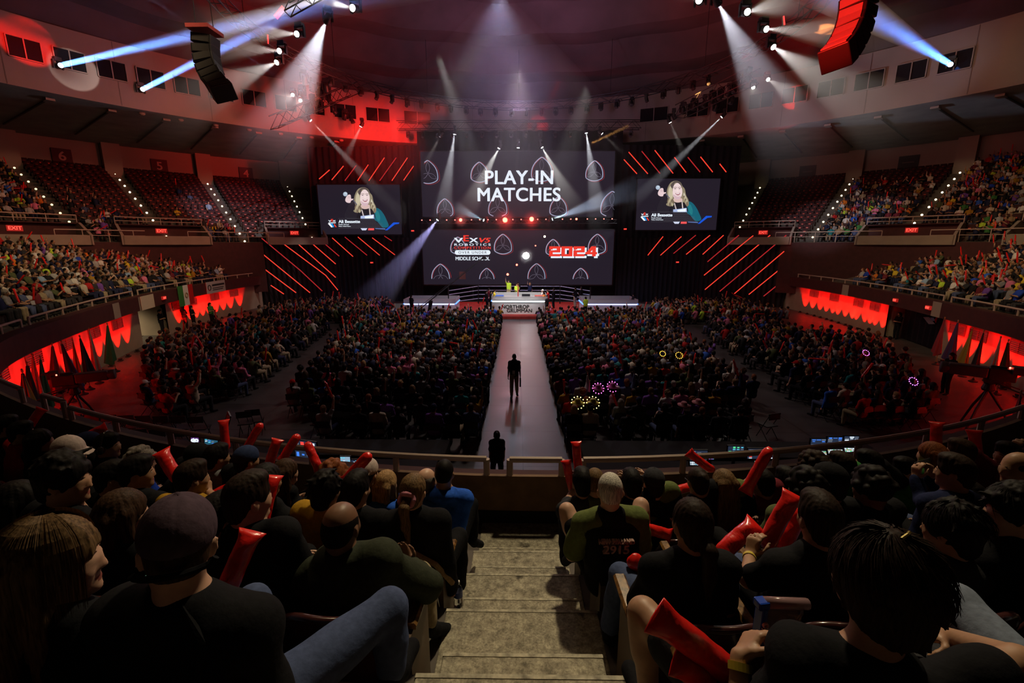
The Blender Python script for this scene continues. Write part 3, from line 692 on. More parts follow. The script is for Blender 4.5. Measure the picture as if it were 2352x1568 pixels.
# rails on the lower parapet
def low_rail(t0, t1, label, zt=3.28, r=.042, base=3.0, low=True):
    g = empty('guard_rail', tier((t0 + t1) / 2, 0, base), 0, label, 'railing'); L0 = g.location
    tt = lin(t0, t1, max(3, int(abs(t1 - t0) * 60)))
    b = MB(); b.tube([tier(t, .02, zt) - L0 for t in tt], r, 8); b.build('rail', M_rail, g)
    for t in lin(t0, t1, max(2, int(abs(t1 - t0) * 22) + 1)):
        b = MB(); b.tube([tier(t, .02, base) - L0, tier(t, .02, zt) - L0], r, 8); b.build('post', M_rail, g)
low_rail(-1.62, -1.14, 'pipe rail along the left balcony edge, stretch nearest the stage')
low_rail(-1.12, -.80, 'pipe rail along the left balcony edge, stretch above the flags')
low_rail(-.78, -.385, 'pipe rail along the left balcony edge, nearest stretch')
low_rail(-.352, -.325, 'short pale rail frame at the left end of the near parapet', 3.3)
low_rail(-.318, -.028, 'long pipe rail on the near parapet left of the aisle', 3.22)
low_rail(-.016, .011, 'short rail frame on the parapet at the foot of the stairs', 3.22)
low_rail(.022, .34, 'long pipe rail on the near parapet right of the aisle', 3.22)
low_rail(.36, .78, 'pipe rail along the right balcony edge, nearest stretch'); low_rail(.80, 1.05, 'pipe rail along the right balcony edge, stretch above the flags'); low_rail(1.07, 1.62, 'pipe rail along the right balcony edge, stretch nearest the stage')
# louvre vents in the lower wall
M_vent = mat('louvre slats', (.16, .11, .1), .6)
for s in (-1, 1):
    for i, t in enumerate((.62, .70, .79, .88, .97, 1.05 if s < 0 else 1.02, 1.27, 1.33, 1.42, 1.5)):
        n = Wn(s * t); a = atan2(n.x, n.y)
        r = empty('louvre_vent', tier(s * t, -.02, 1.75), -a, ('louvre vent high in the %s red lit wall, ' % ('left' if s < 0 else 'right')) + ['first', 'second', 'third', 'fourth', 'fifth', 'sixth', 'seventh', 'eighth', 'ninth', 'last'][i] + ' from the near end', 'vent', 'louvre vents')
        f = MB(); w, h = 1.25, .5
        for z in (-h / 2, h / 2): f.box((0, 0, z), (w, .04, .03))
        for x in (-w / 2, w / 2, 0): f.box((x, 0, 0), (.03, .04, h))
        f.build('frame', M_vent, r); f = MB()
        for k in range(6): f.box((0, 0, -h / 2 + .05 + k * .08), (w, .03, .03))
        f.build('slats', M_vent, r)
# exit signs along the lower fascia
for px, py, l in ((375, 681, 'on the left balcony fascia above the entrance'), (2058, 680, 'on the right balcony fascia left of the entrance'), (2134, 693, 'on the right balcony fascia above the dark entrance')):
    best = min((abs(pxof(tier(t, -.5, 2.6))[0] - px), t) for t in lin(-1.5, 1.5, 1500)); t = best[1]; n = Wn(t)
    exit_sign(tier(t, -.52, 2.6), -atan2(n.x, n.y), 'red exit sign ' + l, .42)
# ------------------------------------------------------------------ stage, screens, drapes
SY = 47.5
def S(px, py, y=SY): return at(px, py, Y=y)
def fit_text(txt, box, m, parent, y=SY - .1, bold=.0, shear=0, spacing=1.0, name='lettering'):
    """lettering whose outline fills the rectangle box=(px0,py0,px1,py1) of the plane Y=y"""
    me = text_mesh(txt, 1.0, bold=bold, ext=.01, shear=shear, spacing=spacing)
    V = np.zeros(len(me.vertices) * 3, np.float32); me.vertices.foreach_get('co', V); V = V.reshape(-1, 3)
    a, c = S(box[0], box[3], y), S(box[2], box[1], y); lo, hi = V.min(0), V.max(0)
    sx = (c.x - a.x) / (hi[0] - lo[0]); sz = (c.z - a.z) / (hi[2] - lo[2])
    V[:, 0] = (V[:, 0] - lo[0]) * sx; V[:, 2] = (V[:, 2] - lo[2]) * sz; me.vertices.foreach_set('co', V.ravel()); me.update()
    me.materials.append(m)
    return link_mesh(name, me, parent, (a.x - parent.location.x, y - parent.location.y, a.z - parent.location.z))
E_white = emis('screen white', (.82, .9, 1), 1.0); E_red = emis('screen red', (1, .05, .03), .85); E_line = emis('screen pale blue line', (.62, .68, .95), .55); E_lred = emis('screen red line', (.75, .05, .06), .5)
E_dim = emis('screen dim violet line', (.5, .45, .62), .32)
M_led = mat('dark led surface', (.004, .004, .005), .75, spec=.1, emit=(.017, .0125, .021), estr=1.0)  # violet haze over the walls put into the panel's emission
def px_rect(b, x0, y0, x1, y1, y, th=.1):
    a, c = S(x0, y1, y), S(x1, y0, y); b.box(((a.x + c.x) / 2, y + th / 2, (a.z + c.z) / 2), (c.x - a.x, th, c.z - a.z))
def led_wall(name, x0, y0, x1, y1, label):
    a, c = S(x0, y1), S(x1, y0); o = Vector(((a.x + c.x) / 2, SY, a.z)); r = empty(name, o, 0, label, 'led screen')
    w, h = c.x - a.x, c.z - a.z
    b = MB(); b.box((0, .06, h / 2), (w, .12, h)); b.build('panel', M_led, r)
    f = MB()
    for z in (-.05, h + .05): f.box((0, .1, z), (w + .2, .3, .1))
    for x in (-w / 2 - .05, w / 2 + .05): f.box((x, .1, h / 2), (.1, .3, h + .2))
    f.build('frame', M_dark, r); return r
def emblem(r, px, py, hpx, cut=None, tilt=0.0, dim=False):
    """outlined rounded three-cornered ball"""
    h = hpx * SY / F * 1.02
    def tri(u, sc=1.0, off=(0, 0)):
        k = u * 3; i = int(k) % 3; f = k - int(k)
        C = [(sin(2 * pi * j / 3) * .5, cos(2 * pi * j / 3) * .56) for j in range(3)]
        p, q = C[i], C[(i + 1) % 3]; x = p[0] + (q[0] - p[0]) * f; z = p[1] + (q[1] - p[1]) * f
        m = sqrt(x * x + z * z) + 1e-6; bl = .17 * sin(pi * f) ** .8; x += x / m * bl; z += z / m * bl - .0
        c, s = cos(tilt), sin(tilt); x, z = x * c - z * s, x * s + z * c
        return (x * sc * h + off[0], z * sc * h + off[1])
    c0 = S(px, py, SY - .08) - r.location
    def keep(p):
        if not cut: return True
        q = pxof(Vector((p.x, p.y, p.z)) + r.location); return cut[0] <= q[0] <= cut[2] and cut[1] <= q[1] <= cut[3]
    def lines(name, segs, rad, m, dy):
        b = MB()
        for sg in segs:
            run = []
            for x, z in sg:
                p = Vector((c0.x + x, c0.y + dy, c0.z + z))
                if keep(p): run.append(p)
                else:
                    if len(run) > 1: b.tube(run, rad, 4)
                    run = []
            if len(run) > 1: b.tube(run, rad, 4)
        if b.v: b.build(name, m, r)
    full = [tri(u / 36) for u in range(37)]
    lines('red_outline', [[tri(u / 36, 1.05, (.06 * h * (1 if tilt < .1 else -1), -.02 * h)) for u in range(37)]], .022, E_lred, 0)
    lines('outline', [full], .05, E_line, -.03)
    ins = []
    for j in range(3):
        a = 2 * pi * j / 3 - tilt; d = (sin(a), cos(a)); n = (cos(a), -sin(a))
        for s in (1, -1): ins.append([(d[0] * .46 * h * t + n[0] * s * .09 * h * sin(pi * t), d[1] * .5 * h * t + n[1] * s * .09 * h * sin(pi * t)) for t in lin(.03, 1, 9)])
    lines('inner_ribs', ins, .018, E_dim, -.02)
up = led_wall('led_video_wall', 971, 347, 1413, 498, 'wide black upper video wall reading PLAY-IN MATCHES above the stage')
lo = led_wall('led_video_wall', 974, 528, 1411, 653, 'wide black lower video wall with the competition title and 2024')
U = (972, 340, 1412, 497); Lc = (975, 520, 1410, 641)
for e in ((983, 398, 46), (1101, 398, 40), (1244, 392, 48), (1365, 395, 40), (1022, 480, 38), (1143, 476, 44), (1282, 477, 40), (1405, 472, 52)): emblem(up, *e, cut=U)
for e in ((1052, 566, 36), (1155, 563, 42), (1270, 570, 34), (1371, 563, 42), (1012, 632, 44), (1118, 637, 36), (1232, 630, 42), (1333, 637, 36)): emblem(lo, *e, cut=Lc)
fit_text('PLAY-IN', (1114, 391, 1271, 423), E_white, up, y=SY - .26, bold=.024, spacing=1.06); fit_text('MATCHES', (1097, 430.5, 1288, 462.5), E_white, up, y=SY - .26, bold=.024, spacing=1.06)
E_ink = mat('screen ink', (.02, .02, .03), .6)
fit_text('V', (1043, 546, 1063.5, 557), E_white, lo, y=SY - .26, bold=.03); fit_text('E', (1064.5, 540, 1077, 554), E_red, lo, y=SY - .26, bold=.03); fit_text('X', (1077.5, 546, 1098, 557), E_white, lo, y=SY - .26, bold=.03)
fit_text('V5', (1101, 546, 1127, 557), E_red, lo, y=SY - .26, bold=.03, shear=.25)
fit_text('ROBOTICS', (1043.5, 559, 1127, 564.2), E_white, lo, y=SY - .26, bold=.015, spacing=1.5); fit_text('COMPETITION', (1043.5, 566, 1127, 572), E_red, lo, y=SY - .26, bold=.015, spacing=1.3)
b = MB(); a, c = S(1050, 585, SY - .22), S(1121, 574.2, SY - .22); rad = (c.z - a.z) / 2; P = []
for i in range(13): P.append((c.x + rad * sin(pi * i / 12), a.z + rad - rad * cos(pi * i / 12)))
for i in range(13): P.append((a.x - rad * sin(pi * i / 12), a.z + rad + rad * cos(pi * i / 12)))
b.prism(P, .02, Matrix.Translation((-lo.location.x, SY - .22 - lo.location.y, -lo.location.z))); b.build('banner', E_white, lo)
fit_text('OVER UNDER', (1053, 576.6, 1118, 582.4), E_ink, lo, y=SY - .3, bold=.0, spacing=1.25); fit_text('MIDDLE SCHOOL', (1046.5, 589.5, 1125, 597.5), E_white, lo, y=SY - .26, bold=.02)
def block_digits(box, m, y):
    """squared heavy digits 2 0 2 4"""
    a, c = S(box[0], box[3], y), S(box[2], box[1], y); w, h = (c.x - a.x), (c.z - a.z); dw = w / 4; b = MB(); th = .22 * h; tv = .3 * dw
    def bar(i, x0, z0, x1, z1): b.box((a.x - lo.location.x + dw * i + (x0 + x1) / 2 * dw, y - lo.location.y, a.z - lo.location.z + (z0 + z1) / 2 * h), ((x1 - x0) * dw, .02, (z1 - z0) * h))
    v, q = .3, .23
    for i in (0, 2):
        bar(i, .04, 1 - q, .96, 1); bar(i, .96 - v, .5, .96, 1); bar(i, .04, .39, .96, .61); bar(i, .04, 0, .04 + v, .5); bar(i, .04, 0, .96, q); bar(i, .04, .68, .04 + v, 1)
    bar(1, .04, 1 - q, .96, 1); bar(1, .04, 0, .96, q); bar(1, .04, 0, .04 + v, 1); bar(1, .96 - v, 0, .96, 1)
    bar(3, .58, 0, .58 + v, 1); bar(3, .02, .2, .98, .2 + q)
    b.prism([(a.x - lo.location.x + dw * 3.02, a.z - lo.location.z + .25 * h), (a.x - lo.location.x + dw * 3.32, a.z - lo.location.z + .25 * h), (a.x - lo.location.x + dw * 3.82, a.z - lo.location.z + h), (a.x - lo.location.x + dw * 3.5, a.z - lo.location.z + h)], .02, Matrix.Translation((0, y - .01 - lo.location.y, 0)))
    b.build('lettering', m, lo)
block_digits((1264, 568.5, 1377, 592.5), E_white, SY - .24); block_digits((1260, 565.5, 1372.5, 588.5), E_red, SY - .3)
# side screens
def side_screen(x0, y0, x1, y1, ox, oy, k, label):
    r = led_wall('side_screen', x0, y0, x1, y1, label); L = [SY - .02]
    def poly(name, pts, col, s=.8):
        if name in ('jacket', 'hair', 'hair_light', 'hair_root', 'face', 'cheek', 'hand', 'jacket_fold', 'neck', 'nose', 'mouth', 'brow', 'eye', 'top', 'sleeve', 'hair_lock'):
            n_ = len(pts); o_ = []
            for i in range(n_):
                p0, p1, p2, p3 = pts[i - 1], pts[i], pts[(i + 1) % n_], pts[(i + 2) % n_]
                for u in (0, .25, .5, .75):
                    o_.append(tuple(.5 * (2 * p1[q_] + (p2[q_] - p0[q_]) * u + (2 * p0[q_] - 5 * p1[q_] + 4 * p2[q_] - p3[q_]) * u * u + (3 * p1[q_] - p0[q_] - 3 * p2[q_] + p3[q_]) * u ** 3) for q_ in (0, 1)))
            pts = o_
        L[0] -= .012; b = MB(); P = [S(ox + x * k, oy + y * k, L[0]) for x, y in pts]
        b.prism([(p.x, p.z) for p in P][::-1], .01, Matrix.Translation((-r.location.x, L[0] - r.location.y, -r.location.z)))
        b.build(name, emis('screen ' + name + ' %.2f %.2f' % (col[0], s), col, s * 1.15), r)
    def cir(cx, cy, rx, ry, n=18): return [(cx + rx * cos(2 * pi * i / n), cy + ry * sin(2 * pi * i / n)) for i in range(n)]
    q = lambda *p: [((p[i] - 1160) / 9.8, (p[i + 1] - 520) / 9.8) for i in range(0, len(p), 2)]      # in the zoomed picture's units round the face
    poly('sleeve', q(700, 980, 830, 640, 960, 660, 1000, 900, 1060, 1000), (.02, .016, .025), .8)
    poly('jacket', q(1330, 800, 1420, 760, 1500, 800, 1580, 900, 1640, 1020, 1690, 1170, 1560, 1200, 1450, 1080, 1360, 1000), (.01, .14, .2), .75)
    poly('jacket_fold', q(1400, 860, 1450, 830, 1500, 960, 1480, 1060, 1420, 1000), (.02, .24, .28), .7)
    poly('hair', q(915, 560, 940, 440, 1000, 340, 1080, 300, 1160, 300, 1230, 340, 1270, 420, 1320, 480, 1350, 620, 1400, 720, 1410, 830, 1370, 870, 1300, 800, 1100, 820, 1050, 870, 940, 860, 900, 820, 960, 760, 940, 690), (.3, .25, .16), .8)
    poly('hair_light', q(950, 620, 960, 480, 1010, 400, 1040, 520, 1050, 640, 1000, 800, 950, 840, 980, 720), (.62, .55, .38), .8)
    poly('hair_light', q(1300, 560, 1340, 640, 1380, 740, 1400, 820, 1340, 800, 1290, 680), (.66, .6, .45), .8)
    poly('hair_root', q(1000, 400, 1080, 310, 1160, 305, 1230, 350, 1270, 470, 1240, 420, 1160, 345, 1090, 350, 1050, 470), (.1, .075, .07), .8)
    poly('top', q(1000, 880, 1080, 790, 1130, 770, 1260, 770, 1340, 820, 1370, 1000, 1000, 1010), (.012, .01, .016), .8)
    for i in range(7):
        x, y = 940 + i * 18, 700 + (i % 3) * 30; poly('hair_lock', [(a_[0], a_[1]) for a_ in q(x, y, x + 26, y - 20, x + 40, y + 60, x + 10, y + 110, x - 16, y + 70)], ((.5, .43, .28) if i % 2 else (.2, .15, .1)), .8)
    for i in range(5):
        x, y = 1285 + i * 18, 640 + i * 34; poly('hair_lock', [(a_[0], a_[1]) for a_ in q(x, y, x + 30, y - 10, x + 44, y + 60, x + 16, y + 100, x - 10, y + 60)], ((.5, .43, .28) if i % 2 else (.24, .18, .12)), .8)
    poly('neck', q(1075, 690, 1250, 690, 1255, 760, 1160, 785, 1085, 760), (.75, .52, .48), .8)
    poly('face', q(1160, 345, 1220, 390, 1255, 470, 1265, 560, 1245, 640, 1200, 700, 1150, 715, 1095, 690, 1060, 640, 1048, 540, 1060, 440, 1100, 370), (.86, .68, .68), .85)
    poly('cheek', q(1060, 600, 1100, 690, 1150, 715, 1200, 700, 1245, 640, 1150, 650), (.72, .5, .56), .8)
    for x in (1105, 1205): poly('brow', q(x - 40, 445, x, 432, x + 38, 442, x + 36, 452, x, 444, x - 38, 455), (.4, .28, .26), .7); poly('eye', q(x - 26, 472, x, 464, x + 24, 470, x, 480), (.1, .07, .08), .7)
    poly('nose', q(1140, 520, 1160, 470, 1178, 525, 1160, 540), (.93, .74, .72), .85)
    poly('mouth', q(1108, 570, 1160, 582, 1215, 565, 1200, 610, 1160, 622, 1125, 606), (.45, .16, .2), .75); poly('teeth', q(1120, 577, 1160, 586, 1203, 574, 1190, 594, 1135, 596), (.9, .88, .88), .9)
    poly('lanyard', q(1075, 800, 1100, 800, 1140, 940, 1115, 950), (.7, .6, .6), .7); poly('lanyard', q(1245, 740, 1268, 740, 1290, 930, 1262, 930), (.75, .62, .58), .7)
    poly('print', q(1060, 940, 1180, 930, 1360, 905, 1370, 1000, 1060, 1000), (.45, .55, .85), .8); poly('print', q(1150, 950, 1350, 920, 1340, 990, 1160, 995), (.85, .92, 1), .9)
    poly('hand', q(745, 500, 790, 460, 835, 470, 850, 550, 895, 550, 890, 575, 845, 600, 830, 640, 780, 645, 730, 620, 715, 570), (.82, .62, .64), .85)
    for x in (775, 800, 822): poly('finger_gap', q(x, 490, x + 5, 490, x + 12, 545, x + 6, 545), (.55, .36, .38), .7)
    poly('microphone', [((p[0] - 1160) / 9.8, (p[1] - 520) / 9.8) for p in cir(716, 447, 50, 50)], (.45, .55, .68), .8)
    poly('microphone_shine', [((p[0] - 1160) / 9.8, (p[1] - 520) / 9.8) for p in cir(722, 432, 26, 22)], (.62, .72, .82), .8)
    poly('handle', q(880, 585, 900, 575, 985, 680, 970, 695), (.12, .12, .18), .7)
    # caption strip
    L[0] -= .012; b = MB(); rad = .028
    for j in range(11):
        for i in range(52):
            x = 570 + i * 24 + (12 if j % 2 else 0); y = 995 + j * 22
            if x > 1500 + (y - 995) * .4 - 120 * (1 if y < 1100 else 0) or (x < 1050 and 1015 < y < 1200 and x < 840) or (x < 1060 and 1015 < y < 1110): continue
            p = S(ox + (x - 1160) / 9.8 * k, oy + (y - 520) / 9.8 * k, L[0]) - r.location; b.box(p, (rad, .008, rad))
    b.build('dots', emis('screen dots', (.4, .38, .42), .5), r)
    bx = lambda x0_, y0_, x1_, y1_: (ox + (x0_ - 1160) / 9.8 * k, oy + (y0_ - 520) / 9.8 * k, ox + (x1_ - 1160) / 9.8 * k, oy + (y1_ - 520) / 9.8 * k)
    yy = SY - .6; yy = L[0] - .03
    fit_text('Ali Bessette', bx(565, 1028, 1045, 1100), E_white, r, y=yy, bold=.03); fit_text('Finals Emcee', bx(568, 1115, 798, 1145), E_white, r, y=yy); fit_text('Maine, United States', bx(568, 1158, 836, 1188), E_white, r, y=yy)
    fit_text('V', bx(336, 1035, 400, 1070), E_white, r, y=yy, bold=.05); fit_text('E', bx(396, 1008, 440, 1065), E_red, r, y=yy, bold=.05); fit_text('X', bx(436, 1035, 498, 1070), E_white, r, y=yy, bold=.05)
    poly('logo_bar', q(340, 1085, 500, 1085, 500, 1102, 340, 1102), (.85, .9, 1), .9)
    poly('logo_stroke', q(322, 1108, 370, 1108, 440, 1190, 400, 1196), (.9, .93, 1), .95); poly('logo_stroke', q(375, 1108, 430, 1108, 470, 1185, 440, 1196), (.02, .3, .75), .8); poly('logo_stroke', q(470, 1112, 520, 1190, 495, 1190, 462, 1140), (1, .06, .04), .85)
    poly('badge', q(1060, 1215, 1210, 1215, 1180, 1262, 1095, 1262), (.7, .75, .95), .8); poly('badge', q(1235, 1215, 1365, 1215, 1362, 1262, 1228, 1262), (.95, .1, .1), .85)
    poly('laptop', q(1610, 1262, 1800, 1085, 1930, 1085, 1925, 1115, 1830, 1130, 1660, 1262), (.01, .1, .75), .8); poly('laptop', q(1390, 1212, 1620, 1222, 1615, 1245, 1395, 1232), (.15, .25, .6), .6)
    return r
side_screen(738, 424, 918, 538, 838.4, 453, 1.0, 'left side screen showing a presenter holding up a microphone')
side_screen(1459, 410, 1655, 528, 1556.5, 438, 1.0, 'right side screen showing a presenter holding up a microphone')
# black wing drapes
M_drape = M_black
def drape(name, pts, label, amp=.12):
    b = MB(); n = 90
    for j in range(len(pts) - 1):
        p, q = pts[j], pts[j + 1]; V = []; Fc = []
        for i in range(n + 1):
            u = i / n; x = p[0] + (q[0] - p[0]) * u; y = p[1] + (q[1] - p[1]) * u + amp * sin(i * 1.25)
            V += [(x, y, p[2] + (q[2] - p[2]) * u), (x, y, p[3] + (q[3] - p[3]) * u)]
        Fc = [(2 * i, 2 * i + 2, 2 * i + 3, 2 * i + 1) for i in range(n)]
        b.add(V, Fc)
    o = b.build(name, M_drape, smooth=True); return tag(o, label, 'drape')
drape('stage_drape', [(-25.3, 43.6, 0, 6.6), (-18.6, 47.9, 0, 6.6), (-10.0, 48.1, 0, 6.6)], 'black wing drape left of the lower video wall')
drape('stage_drape', [(25.3, 43.6, 0, 6.6), (18.6, 47.9, 0, 6.6), (10.2, 48.1, 0, 6.6)], 'black wing drape right of the lower video wall')
drape('stage_drape', [(-21.2, 48.2, 6.6, 15.4), (-9.8, 48.3, 6.6, 15.6)], 'black upper drape behind the left side screen')
drape('stage_drape', [(22.0, 48.2, 6.6, 15.4), (10.2, 48.3, 6.6, 15.6)], 'black upper drape behind the right side screen')
drape('stage_drape', [(-10.2, 48.8, 0, 17.0), (10.4, 48.8, 0, 17.0)], 'black backdrop drape behind the video walls')
# red neon strips on the drapes
E_strip = emis('red neon strip', (1, .055, .03), 1.0); E_strip2 = emis('dim red neon strip', (.75, .03, .035), .55)
def strip(x0, y0, x1, y1, side, dim=False, wing=False):
    def pt(x, y):
        p = S(x, y, 47.7)
        if wing and abs(p.x) > 18.6 * 1.0:      # the outer wing turns towards the hall
            u = abs(x - 1190) / F; u2 = (43.6 - 47.9) / (25.3 - 18.6)   # Y = 47.9 + u2*(X-18.6), X = u*Y
            yy = (47.7 - u2 * 18.6) / (1 - u2 * u); p = S(x, y, yy - .35)
        return p
    a, c = pt(x0, y0), pt(x1, y1); b = MB(); b.tube([a, c], .045, 6)
    return b.build('neon_strip', E_strip2 if dim else E_strip)
STR = dict(
  ul=[(757, 390, 733, 411), (789, 381, 762, 413), (818, 380, 792, 415), (846, 378, 821, 415), (883, 362, 847, 415), (910, 362, 872, 415), (936, 362, 900, 415), (950, 381, 927, 414)],
  ur=[(1433, 366, 1463, 399), (1444, 349, 1488, 399), (1474, 347, 1516, 398), (1504, 345, 1546, 398), (1549, 361, 1576, 396), (1580, 361, 1608, 395), (1609, 360, 1637, 395), (1653, 376, 1668, 395)],
  ll=[(601, 547, 690, 621), (634, 547, 748, 632), (670, 547, 771, 637), (703, 547, 771, 606), (730, 546, 779, 588), (763, 546, 811, 589), (792, 544, 843, 586), (822, 544, 872, 586), (855, 546, 907, 585), (883, 542, 900, 553),
      (602, 582, 712, 672), (608, 618, 680, 672), (622, 655, 652, 675), (690, 621, 740, 668), (748, 632, 776, 666)],
  lr=[(1523, 543, 1488, 586), (1565, 543, 1517, 586), (1598, 540, 1547, 582), (1631, 540, 1576, 584), (1662, 540, 1614, 584), (1697, 540, 1625, 601), (1730, 541, 1617, 632), (1769, 540, 1619, 665), (1806, 540, 1653, 669), (1801, 577, 1687, 674), (1794, 616, 1720, 676), (1785, 655, 1754, 680)])
NM = dict(ul='beside the left side screen top', ur='above the right side screen', ll='on the left wing drape', lr='on the right wing drape')
ORD = ['first', 'second', 'third', 'fourth', 'fifth', 'sixth', 'seventh', 'eighth', 'ninth', 'tenth', 'eleventh', 'twelfth', 'thirteenth', 'fourteenth', 'fifteenth']
for kx, L in STR.items():
    L2 = sorted(L, key=lambda s: (s[0] + s[2]) / 2)
    for i, s in enumerate(L2):
        o = strip(*s, kx, dim=(i * 7 + len(kx)) % 3 == 1, wing=kx in ('ll', 'lr'))
        tag(o, f'slanting red neon strip {NM[kx]}, {ORD[i]} from the left', 'neon strip', 'red neon strips ' + NM[kx])
# stage deck and playing fields
M_redc = mat('red stage carpet', (.34, .03, .02), .85, noise=.2, nscale=3); M_white = mat('white vinyl', (.6, .6, .58), .5); M_acr = mat('clear field wall', (.6, .62, .6), .25, alpha=.55)
b = MB(); b.box((0.1, 41.3, .12), (22, 9.0, .24)); b.box((.1, 36.72, .12), (4.6, .5, .24)); o = b.build('stage_deck', M_redc, bevel=.02); tag(o, 'low red carpeted stage deck in front of the video wall', 'stage')
def field(cx, cy, w, d, z, label, glow, text_=None):
    r = empty('playing_field', (cx, cy, .24), 0, label, 'playing field')
    b = MB(); b.box((0, 0, z / 2), (w, d, z)); b.build('skirt', M_white, r, bevel=.02)
    b = MB(); b.box((0, 0, z + .03), (w - .1, d - .1, .06)); b.build('mat', mat('grey foam field tiles', (.3, .3, .3), .8), r)
    f = MB()
    for s in (-1, 1): f.box((0, s * d / 2, z + .2), (w, .05, .3)); f.box((s * w / 2, 0, z + .2), (.05, d, .3))
    f.build('side_wall', M_acr, r)
    for s, nm in ((-1, 'front'),):
        g = MB(); g.box((0, -d / 2 - .04, z - .06), (w * .98, .05, .07)); g.build('light_strip', glow, r)
    g = MB()
    for s in (-1, 1): g.box((s * (w / 2 + .04), 0, z - .06), (.05, d * .95, .07))
    g.build('light_strip', emis('blue field strip', (.08, .25, 1), 3), r)
    if text_:
        for k, (t, zz, dx) in enumerate(text_): text(t, .42, mat('black lettering', (.02, .02, .02), .6), r, (dx, -d / 2 - .01, zz), bold=.012)
    return r
FT = field(.12, 39.2, 4.6, 3.4, 1.15, 'central white playing field with a sponsor name on its front skirt', emis('white field strip', (.85, .95, 1), 3.2), [('NORTHROP', .62, -.35), ('GRUMMAN', .3, .0)])
for o, t in ((FT, 0),):
    b = MB(); b.box((.55, -.4, 1.35), (.7, .06, .42)); b.build('net_barrier', M_black, o)
    for x in (-1.75, 1.7): b = MB(); b.box((x, .2, 1.32), (.75, .6, .12)); b.build('corner_goal', mat('blue goal' if x < 0 else 'red goal', (.03, .12, .5) if x < 0 else (.5, .08, .06), .5), o)
    b = MB(); b.tube([(-.12, .6, 1.2), (-.12, .6, 2.2)], .05, 8); b.build('elevation_pole', mat('red pole', (.5, .06, .05), .4), o)
field(-7.6, 40.2, 4.4, 3.0, .75, 'left white playing field with a blue light strip', emis('violet field strip', (.5, .55, 1), 3))
field(7.9, 40.2, 4.6, 3.0, .75, 'right white playing field with a blue light strip', emis('violet field strip', (.5, .55, 1), 3))
# ropes of the ring behind the fields
rp = empty('ring_rope', (.1, 44.5, .24), 0, 'boxing ring style rope barrier behind the playing fields', 'rope barrier')
for z in (.5, .9, 1.3, 1.7): b = MB(); b.tube([(-6.5, -2.8, z * .9), (-4.0, 0, z), (4.0, 0, z), (6.5, -2.8, z * .9)], .035, 6); b.build('rope', mat('faintly glowing rope', (.3, .3, .4), .5, emit=(.3, .35, .7), estr=.12), rp)  # ropes glow faintly by emission, with no lamp in them
for x, y in ((-6.5, -2.8), (-4.0, 0), (4.0, 0), (6.5, -2.8)): b = MB(); b.tube([(x, y, 0), (x, y, 1.85)], .06, 8); b.build('post', M_dark, rp)
# camera crane
cr = empty('camera_crane', S(1000, 690, 36), 0, 'long dark camera crane arm rising left of the stage', 'camera crane'); L0 = cr.location
b = MB(); p, q = S(945, 725, 34) - L0, S(1110, 592, 40) - L0; b.tube([p, q], .045, 6); b.tube([p + Vector((0, 0, .2)), q + Vector((0, 0, .08))], .018, 6); b.build('boom', M_dark, cr)
b = MB(); b.tube([S(985, 722, 36) - L0, S(990, 690, 36) - L0], .15, 8); b.box(S(985, 730, 36) - L0, (.9, .9, .3)); b.build('pedestal', M_dark, cr)
b = MB(); b.box(S(1112, 592, 40) - L0, (.3, .4, .26)); b.build('camera_head', M_dark, cr)
# hanging banner-like sign left of the wall
b = MB(); px_rect(b, 1055, 624, 1069, 641, 47.2); tag(b.build('scoreboard_sign', mat('small dim sign', (.16, .1, .1), .7)), 'small pale panel between the lower emblems', 'sign')
for px, py, l in ((854, 603, 'left wing'), (1556, 602, 'right wing'), (948, 530, 'left of the lower wall'), (1436, 526, 'right of the lower wall')):
    exit_sign(S(px, py, 47.2), 0, 'tiny red exit sign ' + l, .3)
# ------------------------------------------------------------------ rig, lamps, beams in the haze
CY = SC.cycles
CY.volume_step_rate = 4; CY.volume_max_steps = 64; CY.max_bounces = 4; CY.diffuse_bounces = 1; CY.glossy_bounces = 2; CY.transmission_bounces = 3; CY.volume_bounces = 0; CY.transparent_max_bounces = 64
CY.sample_clamp_indirect = 3; CY.caustics_reflective = False; CY.caustics_refractive = False; CY.use_denoising = True; CY.use_light_tree = True
w = bpy.data.worlds.new('hall air'); SC.world = w; w.use_nodes = True
w.node_tree.nodes['Background'].inputs[0].default_value = (.6, .45, .4, 1); w.node_tree.nodes['Background'].inputs[1].default_value = 0.0015
def aim(o, p, q): o.location = p; o.rotation_euler = (Vector(q) - Vector(p)).to_track_quat('-Z', 'Y').to_euler()
def spot(p, q, half, col, watts, blend=.3, rad=.08, name='spot lamp'):
    l = bpy.data.lights.new(name, 'SPOT'); l.energy = watts; l.color = col; l.spot_size = min(pi * .98, 2 * half); l.spot_blend = blend; l.shadow_soft_size = rad
    o = bpy.data.objects.new(name, l); COL.objects.link(o); aim(o, p, q); return o
def point(p, col, watts, rad=.5):
    l = bpy.data.lights.new('lamp', 'POINT'); l.energy = watts; l.color = col; l.shadow_soft_size = rad
    o = bpy.data.objects.new('lamp', l); COL.objects.link(o); o.location = p; return o
